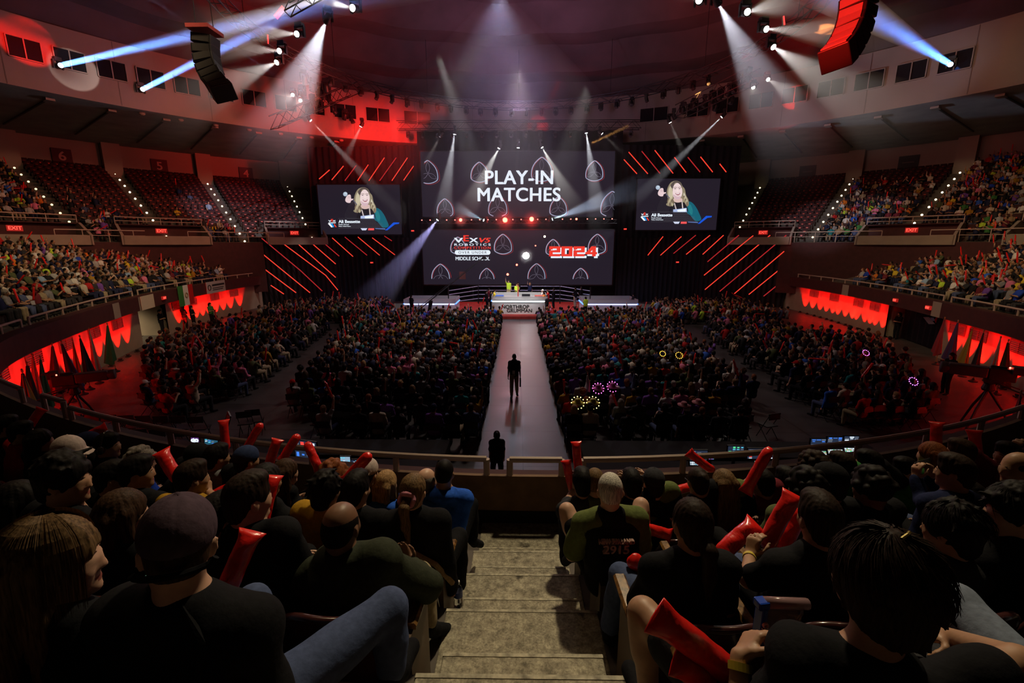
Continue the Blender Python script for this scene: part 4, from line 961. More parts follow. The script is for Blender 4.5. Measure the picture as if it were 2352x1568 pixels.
def hazemat(d, length=None, fade=.25):
    k = 'haze %.4f %.1f %.2f' % (d, length or 0, fade)
    if k in MATS: return MATS[k]
    m = bpy.data.materials.new(k); m.use_nodes = True; nt = m.node_tree; nt.nodes.clear()
    o = nt.nodes.new('ShaderNodeOutputMaterial'); v = nt.nodes.new('ShaderNodeVolumeScatter'); v.inputs['Density'].default_value = d; v.inputs['Anisotropy'].default_value = 0.0
    if length:      # density lowered away from the lamp to shape the beam's fade
        tc = nt.nodes.new('ShaderNodeTexCoord'); vl = nt.nodes.new('ShaderNodeVectorMath'); vl.operation = 'LENGTH'; mr = nt.nodes.new('ShaderNodeMapRange'); mr.interpolation_type = 'SMOOTHSTEP'
        mr.inputs['From Min'].default_value = length * fade; mr.inputs['From Max'].default_value = length * .98; mr.inputs['To Min'].default_value = d; mr.inputs['To Max'].default_value = 0
        nt.links.new(tc.outputs['Object'], vl.inputs[0]); nt.links.new(vl.outputs['Value'], mr.inputs[0]); nt.links.new(mr.outputs[0], v.inputs['Density'])
    nt.links.new(v.outputs[0], o.inputs['Volume']); MATS[k] = m; return m
def beam(p, q, half, col, watts, length, dens, label, blend=.5, r0=.1, lamp=True, grp=None, fade=.25, coll=False):
    p = Vector(p); q = Vector(q); d = (q - p).normalized()
    if coll:      # collimated follow spot
        l = bpy.data.lights.new('follow spot', 'AREA'); l.shape = 'DISK'; l.size = 2 * r0; l.spread = max(2 * half, radians(1.2)); l.energy = watts; l.color = col
        lo_ = bpy.data.objects.new('follow spot', l); COL.objects.link(lo_); aim(lo_, p + d * .03, q)
    elif lamp: spot(p, q, half * 1.02, col, watts, blend, .05)
    M = d.to_track_quat('Z', 'Y').to_matrix()
    b = MB(); n = 24; r1 = r0 + length * math.tan(half)
    b.lathe([(r0, .02), (r1, length)], n, M=M)
    o = b.build('light_shaft', hazemat(dens, length, fade), None, True, loc=p); tag(o, label, 'light shaft', grp)
    return o
# moving heads
M_fix = mat('fixture black', (.015, .015, .017), .45)
_fx = {}
def fixture_proto():
    b = MB(); b.box((0, 0, -.12), (.34, .26, .2)); base = b.mesh('base', M_fix)
    b = MB()
    for s in (-1, 1): b.box((s * .21, 0, -.4), (.06, .14, .46))
    b.box((0, 0, -.2), (.48, .16, .08)); yoke = b.mesh('yoke', M_fix)
    b = MB(); b.lathe([(.06, -.2), (.13, -.17), (.15, -.02), (.155, .2), (.165, .26), (.15, .27)], 16); head = b.mesh('head', M_fix, True)
    b = MB(); b.lathe([(.125, .272), (.1, .285), (.02, .29)], 16); lens = b.mesh('lens', mat('lens glass', (.05, .05, .06), .1))
    _fx.update(base=base, yoke=yoke, head=head, lens=lens)
fixture_proto()
def fixture(p, q, glow=None, label=None, scale=1.0, group='moving head lights on the ring truss'):
    """lamp head whose lens sits at p and looks at q"""
    p = Vector(p); q = Vector(q); d = (q - p).normalized(); ctr = p - d * .3 * scale
    r = empty('stage_light', ctr + Vector((0, 0, .48 * scale)), 0, label, 'stage light', group); r.scale = (scale,) * 3
    r.rotation_euler = (0, 0, atan2(-d.x, d.y))
    link_mesh('base', _fx['base'], r); link_mesh('yoke', _fx['yoke'], r)
    ld = Matrix.Rotation(-r.rotation_euler[2], 3, 'Z') @ d
    h = link_mesh('head', _fx['head'], r, (0, 0, -.48), ld.to_track_quat('Z', 'Y').to_euler())
    l = link_mesh('lens', _fx['lens'], h)
    if glow: setmat(l, glow)
    return r
G_w = emis('lamp white', (1, .97, .9), 14); G_b = emis('lamp blue white', (.75, .88, 1), 14); G_r = emis('lamp red', (1, .08, .05), 12); G_s = emis('lamp star', (1, 1, 1), 60); G_d = emis('lamp dim', (.9, .9, .85), 2.5)
# ring truss
TC, TR, TZ = Vector((0, 30, 0)), 16.2, 18.3
def tp(a, dr=0, dz=0): return Vector((TC.x + (TR + dr) * sin(a), TC.y + (TR + dr) * cos(a), TZ + dz))
t = empty('lighting_truss', tp(0), 0, 'large circular black lighting truss hanging over the floor', 'truss'); L0 = t.location
b = MB(); aa = lin(-pi, pi, 97)
for dr in (-.3, .3):
    for dz in (0, .6): b.tube([tp(a, dr, dz) - L0 for a in aa], .04, 5, cap=False)
b.build('chords', M_dark, t); b = MB()
for i in range(96):
    a0, a1 = aa[i], aa[i + 1]; s = i % 2
    for dr in (-.3, .3): b.tube([tp(a0, dr, .6 * s) - L0, tp(a1, dr, .6 * (1 - s)) - L0], .022, 4, cap=False)
    b.tube([tp(a0, -.3, 0) - L0, tp(a0, .3, 0) - L0], .022, 4, cap=False); b.tube([tp(a0, -.3 if s else .3, .6) - L0, tp(a1, .3 if s else -.3, .6) - L0], .022, 4, cap=False)
b.build('lacing', M_dark, t); b = MB()
for i in range(0, 96, 8): b.tube([tp(aa[i], 0, .6) - L0, tp(aa[i], 0, 5) - L0], .02, 4)
b.build('hanging_cables', M_dark, t)
def straight_truss(p, q, label, h=.5, n=None):
    p, q = Vector(p), Vector(q); t = empty('lighting_truss', p, 0, label, 'truss'); d = q - p; L = d.length; d.normalize(); sd = d.cross(Vector((0, 0, 1))).normalized() * h / 2; u = Vector((0, 0, h))
    b = MB()
    for s in (-1, 1):
        for k in (0, 1): b.tube([sd * s + u * k, sd * s + u * k + d * L], .035, 5)
    b.build('chords', M_dark, t); b = MB(); n = n or int(L / h)
    for i in range(n):
        x0, x1 = d * (L * i / n), d * (L * (i + 1) / n)
        for s in (-1, 1): b.tube([sd * s + x0 + u * (i % 2), sd * s + x1 + u * (1 - i % 2)], .02, 4, cap=False)
        b.tube([x0 - sd, x0 + sd], .02, 4, cap=False)
    b.build('lacing', M_dark, t); return t
straight_truss(at(630, 296, Y=35), at(815, 216, Y=42), 'straight black truss slanting up behind the left lights', .9)
straight_truss((-11.5, 46.4, 16.6), (11.5, 46.4, 16.6), 'straight black truss above the upper video wall', .7)
straight_truss(at(968, 513, Y=46.9), at(1416, 513, Y=46.9), 'straight truss between the two video walls carrying red lamps', .35)
straight_truss(at(1560, 270, Y=40), at(1730, 190, Y=33), 'straight black truss slanting up behind the right lights', .9)
straight_truss(at(660, 32, Y=24), at(790, -40, Y=24), 'straight black truss at the top edge left of centre', .6)
# lit lamps: (px, py, Y or None for truss height, target px, py, target Y, half angle deg, colour, watts, length, density)
Wt, Bl, Vi = (1, .96, .92), (.55, .72, 1), (.62, .6, 1)
def lampat(px, py, Y=None): return at(px, py, Y=Y) if Y else at(px, py, Z=17.6)
LAMPS = [
 (808, 18, None, 700, -10, 24, 6, (1, .95, .88), 6000, 9, .05, 'pale beam pointing left from the topmost left lamp'),
 (748, 52, 30, 690, 190, 34, 12, (.85, .86, 1), 20000, 19, .05, 'broad white beam falling from the bright left lamp'),
 (680, 78, None, 560, 72, 30, 8, (1, .92, .84), 6000, 9, .045, 'soft beam pointing left under the blue beams'),
 (640, 117, None, 520, 108, 32, 8, (1, .86, .78), 5000, 9, .045, 'faint beam pointing left below the red lamp bar'),
 (634, 144, None, 510, 200, 33, 9, (1, .9, .84), 8000, 12, .045, 'soft beam pointing down left, middle of the left stack'),
 (672, 218, None, 630, 240, 34, 9, (1, .9, .82), 1800, 4, .05, 'small beam pointing down left under the left truss'),
 (690, 231, None, 676, 262, 34, 10, (1, .88, .8), 1800, 4, .05, 'small beam pointing down under the left truss'),
 (1652, 12, 28, 1745, 190, 32, 11, (.85, .86, 1), 12000, 19, .05, 'broad white beam falling from the bright right lamp'),
 (1718, 27, None, 1800, 5, 28, 8, (1, .95, .9), 5000, 9, .045, 'soft beam pointing right at the top right'),
 (1762, 67, None, 1890, 72, 30, 7, (1, .92, .86), 6500, 11, .045, 'pale beam pointing right towards the orange disc'),
 (1778, 109, None, 1905, 190, 32, 9, (1, .94, .88), 11000, 13, .045, 'soft beam pointing down right beside the right speaker'),
 (1765, 183, None, 1840, 228, 36, 8, (1, .92, .86), 3200, 8, .045, 'faint beam pointing down right onto the right booths'),
 (1730, 201, None, 1725, 240, 34, 10, (1, .95, .8), 1200, 3, .05, 'tiny beam under the right truss end'),
 (1605, 0, None, 1560, -40, 28, 8, Wt, 2500, 5, .045, 'pale beam at the top edge right of centre'),
 (715, 278, 46, 900, 470, 47, 4.0, (.95, .9, .88), 15000, 13, .04, 'long white beam from the left booth window towards the left screen'),
 (828, 292, 44, 800, 350, 44, 8, (1, .9, .85), 2200, 4, .045, 'short pale beam below the left truss lamps'),
 (1010, 315, 45, 975, 380, 46, 7, (1, .9, .8), 1500, 4.5, .04, 'faint beam left of the tall white stage beam'),
 (1044, 310, 45.5, 1018, 480, 45.5, 8, (.9, .92, 1), 14000, 10, .045, 'tall white beam over the left edge of the video wall'),
 (1145, 342, 46, 1088, 450, 45.5, 10, (1, 1, .95), 11000, 8, .045, 'white beam left of the PLAY-IN lettering'),
 (1246, 340, 46, 1305, 450, 45.5, 10, (1, 1, .95), 11000, 8, .045, 'white beam right of the PLAY-IN lettering'),
 (1190, 341, 46, 1186, 390, 46, 3, (.7, .75, 1), 900, 3, .05, 'thin violet beam above the PLAY-IN lettering'),
 (1347, 307, 45.5, 1372, 480, 45.5, 8, (.9, .92, 1), 14000, 10, .045, 'tall white beam over the right edge of the video wall'),
 (1384, 308, 45, 1430, 350, 45, 6, (1, .9, .8), 900, 3.5, .04, 'faint yellow beam right of the tall right stage beam'),
 (1540, 283, 43, 1560, 330, 43, 7, (1, .93, .85), 1500, 3.5, .045, 'short pale beam below the right truss lamps'),
 (1656, 270, 44, 1490, 430, 46, 4.2, (.95, .95, 1), 17000, 13, .04, 'long white beam from the right booth window towards the video wall'),
 (1004, 506, 46.6, 880, 660, 44, 10, (.5, .48, 1), 14000, 13, .05, 'violet beam falling left from between the video walls'),
 (1270, 503, 46.6, 1440, 440, 45, 9, (.55, .72, 1), 11000, 11, .05, 'blue white beam pointing up right from between the video walls'),
 (1110, 505, 46.6, 1030, 470, 45, 12, (.45, .8, 1), 3500, 4, .05, 'short cyan beam pointing left from between the video walls'),
]
for i, (px, py, Y, tx, ty, tY, ha, col, wt, ln, dn, lab) in enumerate(LAMPS):
    p = lampat(px, py, Y); q = at(tx, ty, Y=tY if Y else min(tY, p.y * .86))
    beam(p, q, radians(ha), col, wt, ln, dn, lab, grp='light beams in the haze')
    big = 1.25 if p.y < 34 else 1.0
    fixture(p - (q - p).normalized() * .03, q, G_w if col[2] < .97 else G_b, 'lamp of the ' + lab.replace(' beam', ' shaft').replace(' pointing', ''), big)
# narrow follow spot beams from the booths
for px, py, tx, ty, tY, ha, col, wt, ln, lab in ((140, 150, 860, -14, 24, 1.0, (.13, .32, 1), 110, 46, 'upper blue follow spot beam crossing the top left'), (328, 205, 790, -30, 26, .9, (.12, .3, 1), 110, 44, 'lower blue follow spot beam behind the left speaker'),
                                                 (2183, 148, 1920, -12, 19, 1.0, (.07, .25, 1), 85, 40, 'blue follow spot beam at the top right')):
    p = cyl(px, py, 38.0); q = at(tx, ty, Y=tY)
    beam(p, q, radians(ha), col, wt, ln, .12, lab, blend=.7, r0=.16, grp='light beams in the haze', fade=.75, coll=True); fixture(p, q, G_b, 'booth lamp of the ' + lab, 1.2, 'follow spots in the booth windows')
for px, py, tx, ty, Y, lab in ((644, 180, 500, 85, 33, 'thin pale blue beam crossing behind the left lamps'), (430, 52, 335, -10, 26, 'thin pale blue beam at the top left corner'), (1736, 40, 1800, -12, 26, 'thin blue beam at the top right')):
    beam(at(px, py, Y=Y), at(tx, ty, Y=Y), radians(.9), (.5, .6, 1), 9000, 8, .06, lab, blend=.3, r0=.06, grp='light beams in the haze')
# the big soft cone over the centre
beam(at(1145, -22, Z=19.5), at(1150, 420, Y=38), radians(46), (.66, .6, 1), 60000, 19, .016, 'wide soft violet cone of light from the top centre', blend=1.0, r0=.3, grp='light beams in the haze')
fixture(at(1145, -14, Z=19.5), at(1150, 420, Y=38), G_b, 'bright lamp at the top centre of the ceiling', 1.8)
# unlit heads along the truss
k = 0
for a in lin(-radians(62), radians(62), 26):
    p = tp(a, 0, -.62); q = p + Vector((R.uniform(-4, 4), R.uniform(-8, 2), -9)); k += 1
    fixture(p, q, None, 'unlit black moving light on the far side of the ring truss', .95, 'unlit lights on the ring truss')
for i, (px, py) in enumerate(((702, 196), (716, 212), (731, 222), (746, 230), (760, 238), (722, 246), (738, 258), (772, 262), (752, 214), (790, 276), (700, 226), (812, 284), (1712, 190), (1698, 204), (1684, 214), (1668, 222), (1650, 230), (1632, 238), (1612, 246), (1592, 254), (1570, 262), (1676, 240), (1640, 256), (1552, 274))):
    p = at(px, py, Z=17.7); fixture(p, p + Vector((R.uniform(-5, 5), R.uniform(-3, 6), -8)), None, f'unlit black moving light clustered at the {"left" if px < 1190 else "right"} end of the ring truss', 1.35, 'unlit lights clustered at the %s of the ring truss' % ('left' if px < 1190 else 'right'))
for x in lin(-10.6, 10.6, 16):
    p = Vector((x, 46.4, 15.9)); fixture(p, p + Vector((R.uniform(-3, 3), -5, -8)), None, 'unlit black moving light on the truss above the upper video wall', .8, 'unlit lights above the video wall')
# small lamps between the walls
def ball(px, py, Y, r, m, label, cat='lamp', grp=None):
    p = at(px, py, Y=Y); e = empty('stage_lamp', p, 0, label, cat, grp); b = MB(); b.lathe([(r * .5, 0), (r * 1.1, -r * .3), (r * 1.15, -r * 1.4), (r * .6, -r * 1.8)], 12, M=Matrix.Rotation(-pi / 2, 3, 'X') @ Matrix.Rotation(pi, 3, 'X')); b.build('housing', M_fix, e)
    b = MB(); b.ell((0, -.02, 0), (r, r * .5, r), 12, 8); b.build('lens', m, e, True); return e
for px, r, m, l in ((1058, .16, G_r, 'left of the cyan beam'), (1160, .24, G_r, 'largest, under the MATCHES lettering'), (1221, .22, G_r, 'second largest, right of the largest'), (1324, .1, G_r, 'right of the blue white beam')):
    ball(px, 505 if px < 1200 else 503, 46.4, r, m, 'glowing red lamp between the video walls, ' + l)
for i, px in enumerate(list(range(969, 1420, 19))):
    if min(abs(px - x) for x in (1004, 1058, 1110, 1160, 1221, 1270, 1324)) < 8: continue
    ball(px, 505.5 - (px - 969) * .007, 46.5, .055, emis('tiny red lamp', (1, .2, .16), 4), f'tiny red lamp in the row between the video walls', 'lamp', 'tiny red lamps between the video walls')
ball(1208, 587, 43.5, .3, G_s, 'dazzling white star-bright lamp above the stage'); ball(1251, 543, 45, .1, emis('lamp yellow', (1, .9, .5), 8), 'small yellow lamp above the bright star lamp')
ball(1187, 608, 43.5, .09, G_r, 'small red lamp just below the star lamp'); ball(1166, 630, 43.5, .11, G_r, 'small red lamp above the person in lime'); ball(1230, 564, 44, .06, G_r, 'small red lamp right of the star lamp')
point(at(1208, 587, Y=43.2), (1, 1, 1), 160, .2)
for px, w_ in ((1058, 180), (1160, 420), (1221, 340)): point(at(px, 506, Y=46.0), (1, .03, .02), w_, .15)
# haze balls added to give the brightest lamps a bloom-like halo
for px, py, Y, r_, d_, l in ((1160, 504, 45.9, 1.3, .1, 'red glow in the haze round the largest red lamp'), (1221, 504, 45.9, 1.1, .1, 'red glow in the haze round the second largest red lamp'), (1058, 506, 45.9, .8, .1, 'red glow in the haze round the left red lamp'), (1208, 587, 43.1, .9, .1, 'white glow in the haze round the star lamp')):
    b = MB(); b.ell((0, 0, 0), (r_, r_, r_), 20, 12); o = b.build('added_lamp_halo', hazemat(d_, r_, .0), None, True, loc=at(px, py, Y=Y)); tag(o, l, 'haze', 'haze round the bright lamps')
# red lamp bars
for px0, py0, px1, py1, Z, l, rad in ((633, 40, 652, 17, 19.0, 'short thick red lamp bar at the top left', .14), (615, 80, 616, 100, 18, 'thin upright red lamp bar at the left', .04), (1800, 37, 1802, 57, 18, 'thin upright red lamp bar at the right', .04)):
    p = at(px0, py0, Z=Z); q = at(px1, py1, Y=p.y); e = empty('red_lamp_bar', p, 0, l, 'lamp'); d = q - p
    b = MB(); b.tube([Vector((0, .12, 0)), d + Vector((0, .12, 0))], rad * 1.2, 8); b.build('housing', M_fix, e); b = MB(); b.tube([Vector((0, 0, 0)), d], rad, 8); b.build('tube', emis('red lamp bar', (1, .03, .03), 2.2), e)
# line array speakers
def line_array(pts, wdt, label, lit, redtop, yaw=0.0):
    r = empty('line_array_speaker', pts[0], 0, label, 'speaker')
    n = len(pts) - 1; L0 = Vector(pts[0])
    for i in range(n):
        p, q = Vector(pts[i]) - L0, Vector(pts[i + 1]) - L0; d = (q - p); ln = d.length; d.normalize()
        sd = Vector((cos(yaw), sin(yaw), 0)); sd = (sd - d * sd.dot(d)).normalized(); f = sd.cross(d).normalized()
        M = Matrix((sd, f, d)).transposed()
        b = MB(); b.box((p + q) / 2, (wdt, .62, ln * .94), M=M); cab = b.build('cabinet', M_fix, r, bevel=.03)
        g = MB(); g.box((p + q) / 2 + f * -.325 * lit, (wdt * .8, .03, ln * .7), M=M); g.build('grille', mat('speaker grille', (.03, .027, .027), .6) if redtop else mat('perforated grille', (.3, .2, .2), .5), cab)
    b = MB(); b.box((0, 0, .18), (wdt * 1.1, 1.0, .14), rz=yaw); b.build('flying_frame', mat('red flying frame', (.3, .05, .05), .5) if redtop else M_fix, r)
    b = MB()
    for x in (-.35, .35): b.tube([(x, 0, .2), (x * .6, .1, 6)], .015, 4)
    b.build('chains', M_dark, r)
lp = [at(472, 82, Y=20), at(472, 105, Y=20), at(474, 128, Y=20), at(478, 150, Y=19.9), at(485, 170, Y=19.8), at(494, 188, Y=19.6), at(506, 204, Y=19.3), at(516, 215, Y=18.9)]
line_array(lp, .8, 'curved black line array speaker hanging at the upper left', 1, True)
rp_ = [at(1975, -40, Y=14.5), at(1973, -10, Y=14.5), at(1971, 18, Y=14.5), at(1966, 46, Y=14.5), at(1958, 72, Y=14.4), at(1947, 96, Y=14.3), at(1933, 118, Y=14.1), at(1916, 136, Y=13.8)]
line_array(rp_, .75, 'curved line array speaker with red lit front hanging at the upper right', 1, False, radians(-62))
spot(at(1790, 60, Y=12.5), at(1950, 50, Y=14.4), radians(30), (1, .02, .01), 1500, .5)
# wall gobos and washes
spot((-8, 24, 17.5), cyl(170, 160, 38.5), radians(3.0), (1, .95, .92), 60000, .12)
spot((-10, 18, 18), cyl(62, 95, 38.5), radians(3.2), (1, .01, .008), 60000, .25)
spot((8, 26, 17.6), cyl(1825, 224, 38.5), radians(2.4), (1, .02, .015), 40000, .3)
spot((3, 36, 17.6), cyl(1236, 290, 38.5), radians(4.0), (1, .02, .02), 9000, .3)
def domehit(px, py):
    lo_, hi_ = 5.0, 80.0
    for _ in range(50):
        m_ = (lo_ + hi_) / 2; p = at(px, py, D=m_); r_ = (p - Vector((CC.x, CC.y, p.z))).length
        if r_ < 39 and p.z < 20.8 + 6.2 * (1 - (r_ / 39) ** 2) ** .9: lo_ = m_
        else: hi_ = m_
    return at(px, py, D=lo_)
od = domehit(1914, 66); spot((5, od.y - 4, 13), od, radians(1.9), (1, .45, .12), 260000, .3)
spot((-9, 36, 14.5), cyl(880, 338, 38.5), radians(21), (1, .02, .015), 26000, 1, .3)
spot((-6, 34, 14.5), cyl(740, 310, 38.5), radians(20), (1, .03, .02), 15000, 1, .3)
spot((-4, 30, 14), cyl(560, 285, 38.5), radians(18), (1, .06, .045), 5500, 1, .3)
for p, q, c, w_ in (((-9, 34, 16), (-22, 36, 24), (1, .05, .05), 2600), ((9, 34, 16), (22, 36, 24), (1, .06, .06), 1500), ((0, 34, 15), (0, 44, 24), (.66, .4, .78), 3000), ((0, 22, 16), (0, 30, 26), (1, .12, .14), 1500)):  # the violet spot is added in place of haze under the ceiling
    spot(p, q, radians(65), c, w_, 1, .8)
spot((10, 8, 15.5), (-29, 39, 20), radians(26), (1, .3, .22), 2600, 1, 1.2)  # unseen fill added to brighten the left of the booth ring
spot((-10, 8, 15.5), (22, 46, 20), radians(23), (1, .74, .66), 3000, 1, 1.2)  # matching unseen fill for the right of the ring
point((0, 24, 13.5), (1, .72, .6), 600, 2.0)  # added fill lamp without a fixture, for ring and floor crowd
# house light on the tiers and near seats
for p, q, ha, w_ in (((-9, 16, 19.5), (-27, 25, 3.6), 26, 6300), ((-9, 22, 19.5), (-30, 34, 6), 30, 3600), ((9, 16, 19.5), (28, 25, 4), 26, 5800), ((9, 22, 19.5), (34, 36, 7.5), 30, 4800), ((-12, 34, 18), (-38, 46, 10), 28, 900)):
    spot(p, q, radians(ha), (1, .72, .4), w_, .8, .6)
spot((-8, 34, 18.5), (-38, 40, 10), radians(34), (1, .16, .09), 4200, .9, .6)
spot((2.6, 10.5, 15.5), (.1, 2.2, 3.2), radians(20), (1, .82, .52), 4200, 1, .35)
spot((-5, 8, 16), (-4, 2.2, 4.2), radians(21), (1, .7, .4), 800, 1, .4); spot((7, 8, 16), (4.5, 2.2, 4.2), radians(19), (1, .7, .4), 520, 1, .4)
spot((-2, 30, 18), (-16.5, 37.5, 1), radians(15), (1, .9, .7), 1600, .8, .3); spot((2, 30, 18), (16.5, 37.5, 1), radians(15), (1, .9, .7), 1600, .8, .3)
# stage key light
for x in (-5, 5): spot((x, 31, 17.4), (.1, 39.6, 1.2), radians(9), (1, .98, .92), 9000, .6, .2)
spot((0, 33, 17.4), (0, 41, .5), radians(32), (1, .85, .8), 3500, .9, .3)
spot((0, 44, 15), (0, 24, 0), radians(14), (.85, .9, 1), 600, .8, .3)     # back light down the centre aisle
spot((0, 45, 15.5), (0, 25, 0), radians(48), (.72, .74, 1), 1500, 1, .5)
spot((0, 24, 17.6), (0, 24.5, 0), radians(52), (1, .82, .74), 2600, 1, .8)  # overhead fill added to lift the floor crowd, no fixture there
spot((0.3, 38.2, 1.0), (.3, 34.6, 0), radians(30), (.1, 1, .35), 60, .8, .2)
# red uplights at the foot of the lower wall
M_up = mat('uplight body', (.02, .02, .02), .5)
nu = 0
for s, gap in ((-1, (1.10, 1.25)), (1, (1.045, 1.24))):
    ang = [.555, .59, .625, .66, .695, .73, .765, .80, .835, .87, .905, .94, .975, 1.01, 1.04, 1.075, 1.27, 1.29, 1.315, 1.34, 1.365, 1.39, 1.42, 1.45, 1.48, 1.52]
    if s > 0: ang = [.60, .635, .67, .71, .75, .79, .83, .87, .91, .95, .985, 1.02, 1.235, 1.262, 1.28, 1.30, 1.33, 1.345, 1.372, 1.4, 1.42, 1.445, 1.47, 1.5, 1.53]
    for i, t_ in enumerate(ang):
        if gap[0] < t_ < gap[1] - .01: continue
        p = tier(s * t_, -.36, .16); q = tier(s * t_, .0, 1.9)
        spot(p + Vector((0, 0, .02)), q, radians(33), (1, .004, .002), 1050 * R.uniform(.6, 1.25), .6, .03)
        r = empty('uplight', p - Vector((0, 0, .16)), -atan2(Wn(s * t_).x, Wn(s * t_).y), f'small floor lamp throwing red light up the {"left" if s < 0 else "right"} wall', 'lamp', 'red uplights along the %s wall' % ('left' if s < 0 else 'right'))
        b = MB(); b.box((0, 0, .02), (.22, .2, .04)); b.build('base', M_up, r); b = MB(); b.lathe([(.07, .05), (.08, .06), (.085, .14), (.07, .145)], 10); b.build('head', M_up, r)
# entrance light
spot(tier(-1.178, 2.5, 2.3), tier(-1.19, 2.9, 0), radians(78), (1, .8, .5), 420, 1, .3)
# aisle step lights in the upper tier
G_step = emis('step light', (1, .85, .5), 6)
for ai, a in enumerate(AIS):
    if abs(a) < radians(32): continue
    for k in range(NU):
        if (k + ai) % 2: continue
        p = ring(a, RB + .8 + UP * k, upz(k) + .06)
        b = MB(); b.ell((0, 0, 0), (.085, .085, .085), 8, 5); o = b.build('step_light', G_step if abs(a) < radians(56) else emis('step light dim', (1, .8, .4), 2), None, True, loc=p)
        nm = {3: 'between the two left sections nearest the stage', 2: 'between sections 5 and 6', 6: 'on the right stairs nearest the stage'}.get(ai, 'on an upper tier stair ' + ('at far left' if a < 0 else 'at far right'))
        tag(o, 'tiny glowing step light ' + nm, 'step light', 'step lights ' + nm)
# small fittings under the booth ring
for px, py in ((332, 298), (420, 312), (500, 324), (576, 334), (648, 342), (718, 348), (786, 354)):
    p = cyl(px, py, 39.4); e = MB(); e.lathe([(.22, 0), (.22, -.12), (.1, -.2)], 12); o = e.build('ceiling_fitting', M_frame, None, loc=(p.x, p.y, 16.28)); tag(o, 'small round fitting under the left booth ring', 'ceiling fitting', 'fittings under the left booth ring')
# ------------------------------------------------------------------ crowd on the floor and in the tiers
NUMW = ['zeroth'] + ORD + ['sixteenth', 'seventeenth', 'eighteenth', 'nineteenth', 'twentieth'] + [t + ('-' + o if o else '') for t, te in (('twenty', 'twentieth'), ('thirty', 'thirtieth'), ('forty', ''), ('fifty', ''), ('sixty', ''), ('seventy', ''), ('eighty', '')) for o in ([] if t == 'twenty' else ['tieth']) + ORD[:9]]
NUMW = [w_.replace('y-tieth', 'ieth') for w_ in NUMW]
CN = [n for n in CLOTH]
def clothcol(n):
    return CLOTH[n].node_tree.nodes['Principled BSDF'].inputs['Base Color'].default_value[:3]
CROWD = []     # (pos, facing, shirt, hair, skin, pants, pose, block, row, seat)
rc = random.Random(11)
DARK = ['black'] * 11 + ['charcoal'] * 5 + ['navy'] * 5 + ['grey'] * 2 + ['olive'] * 2 + ['lgrey', 'white', 'royal', 'maroon', 'red', 'pink', 'gold', 'denim', 'purple', 'teal', 'cream']
MIX = ['black'] * 10 + ['charcoal'] * 4 + ['navy'] * 5 + ['grey'] * 2 + ['lgrey'] * 2 + ['white'] * 4 + ['red'] * 2 + ['cream', 'yellow', 'gold', 'orange', 'green', 'olive', 'sky', 'purple', 'pink', 'royal', 'blue', 'denim', 'khaki', 'teal', 'maroon', 'tan', 'lime']
HAIRS = ['black'] * 5 + ['dkbrown'] * 4 + ['brown'] * 3 + ['dkblond', 'blond', 'grey', 'red']
SKINS = ['fair'] * 3 + ['tan'] * 3 + ['olive'] * 2 + ['brown'] * 2 + ['dark']
def put(p, face, pal, block, row, seat, poses=('lap', 'lap', 'fold', 'clap', 'side', 'up1')):
    CROWD.append((Vector(p), face, rc.choice(pal), rc.choice(HAIRS), rc.choice(SKINS), rc.choice(['black', 'denim', 'charcoal', 'khaki', 'navy']), rc.choice(poses), block, row, seat))
def xl(Y): return -8.7 - (Y - 15.6) * .24
FLOOR_BLOCKS = []
rows = lin(12.6, 34.4, 26)
for j, Y in enumerate(rows):
    for s, blk in ((-1, 'left centre block'), (1, 'right centre block')):
        edge = abs(xl(Y)) if s < 0 else 9.0 + (Y - 15.6) * .1
        if Y < 15: edge -= 1.2
        n = int((edge - 1.45) / .54)
        for i in range(n):
            x = s * (1.5 + i * .54) + .12
            if rc.random() > (.95 if Y > 16 else .8): continue
            put((x + rc.uniform(-.06, .06), Y + rc.uniform(-.08, .08), 0), rc.uniform(-.12, .12), DARK, blk, j + 1, i + 1)
for j, Y in enumerate(lin(14.2, 31, 20)):
    for s, blk in ((-1, 'left side block'), (1, 'right side block')):
        x0 = (10.9 + (Y - 15.6) * .17) if s < 0 else (10.8 + (Y - 15.6) * .14); x1 = min(14.4 + (Y - 15.6) * .75, 20.5) if s < 0 else min(15.2 + (Y - 15.6) * .6, 20.5)
        if s > 0 and Y > 27: x1 = 17.5
        for i in range(int((x1 - x0) / .55)):
            if rc.random() > (.9 if Y > 17 else .65): continue
            put((s * (x0 + i * .55) + rc.uniform(-.07, .07), Y + .12 * i * 0 + rc.uniform(-.1, .1), 0), -s * -.25 + rc.uniform(-.15, .15), DARK, blk, j + 1, i + 1)
for s, blk in ((-1, 'far left group'), (1, 'far right group')):
    for j in range(8):
        for i in range(19):
            x = s * (11.8 + i * .5); Y = 34.0 + j * .95 + (i * .02)
            if abs(x) > 20.5 - .1 * j or rc.random() > .8: continue
            put((x, Y, 0), s * .75 + rc.uniform(-.2, .2), MIX if s > 0 else DARK + MIX, blk, j + 1, i + 1)
def seg_len(t0, t1, s): return (tier(t1, s) - tier(t0, s)).length
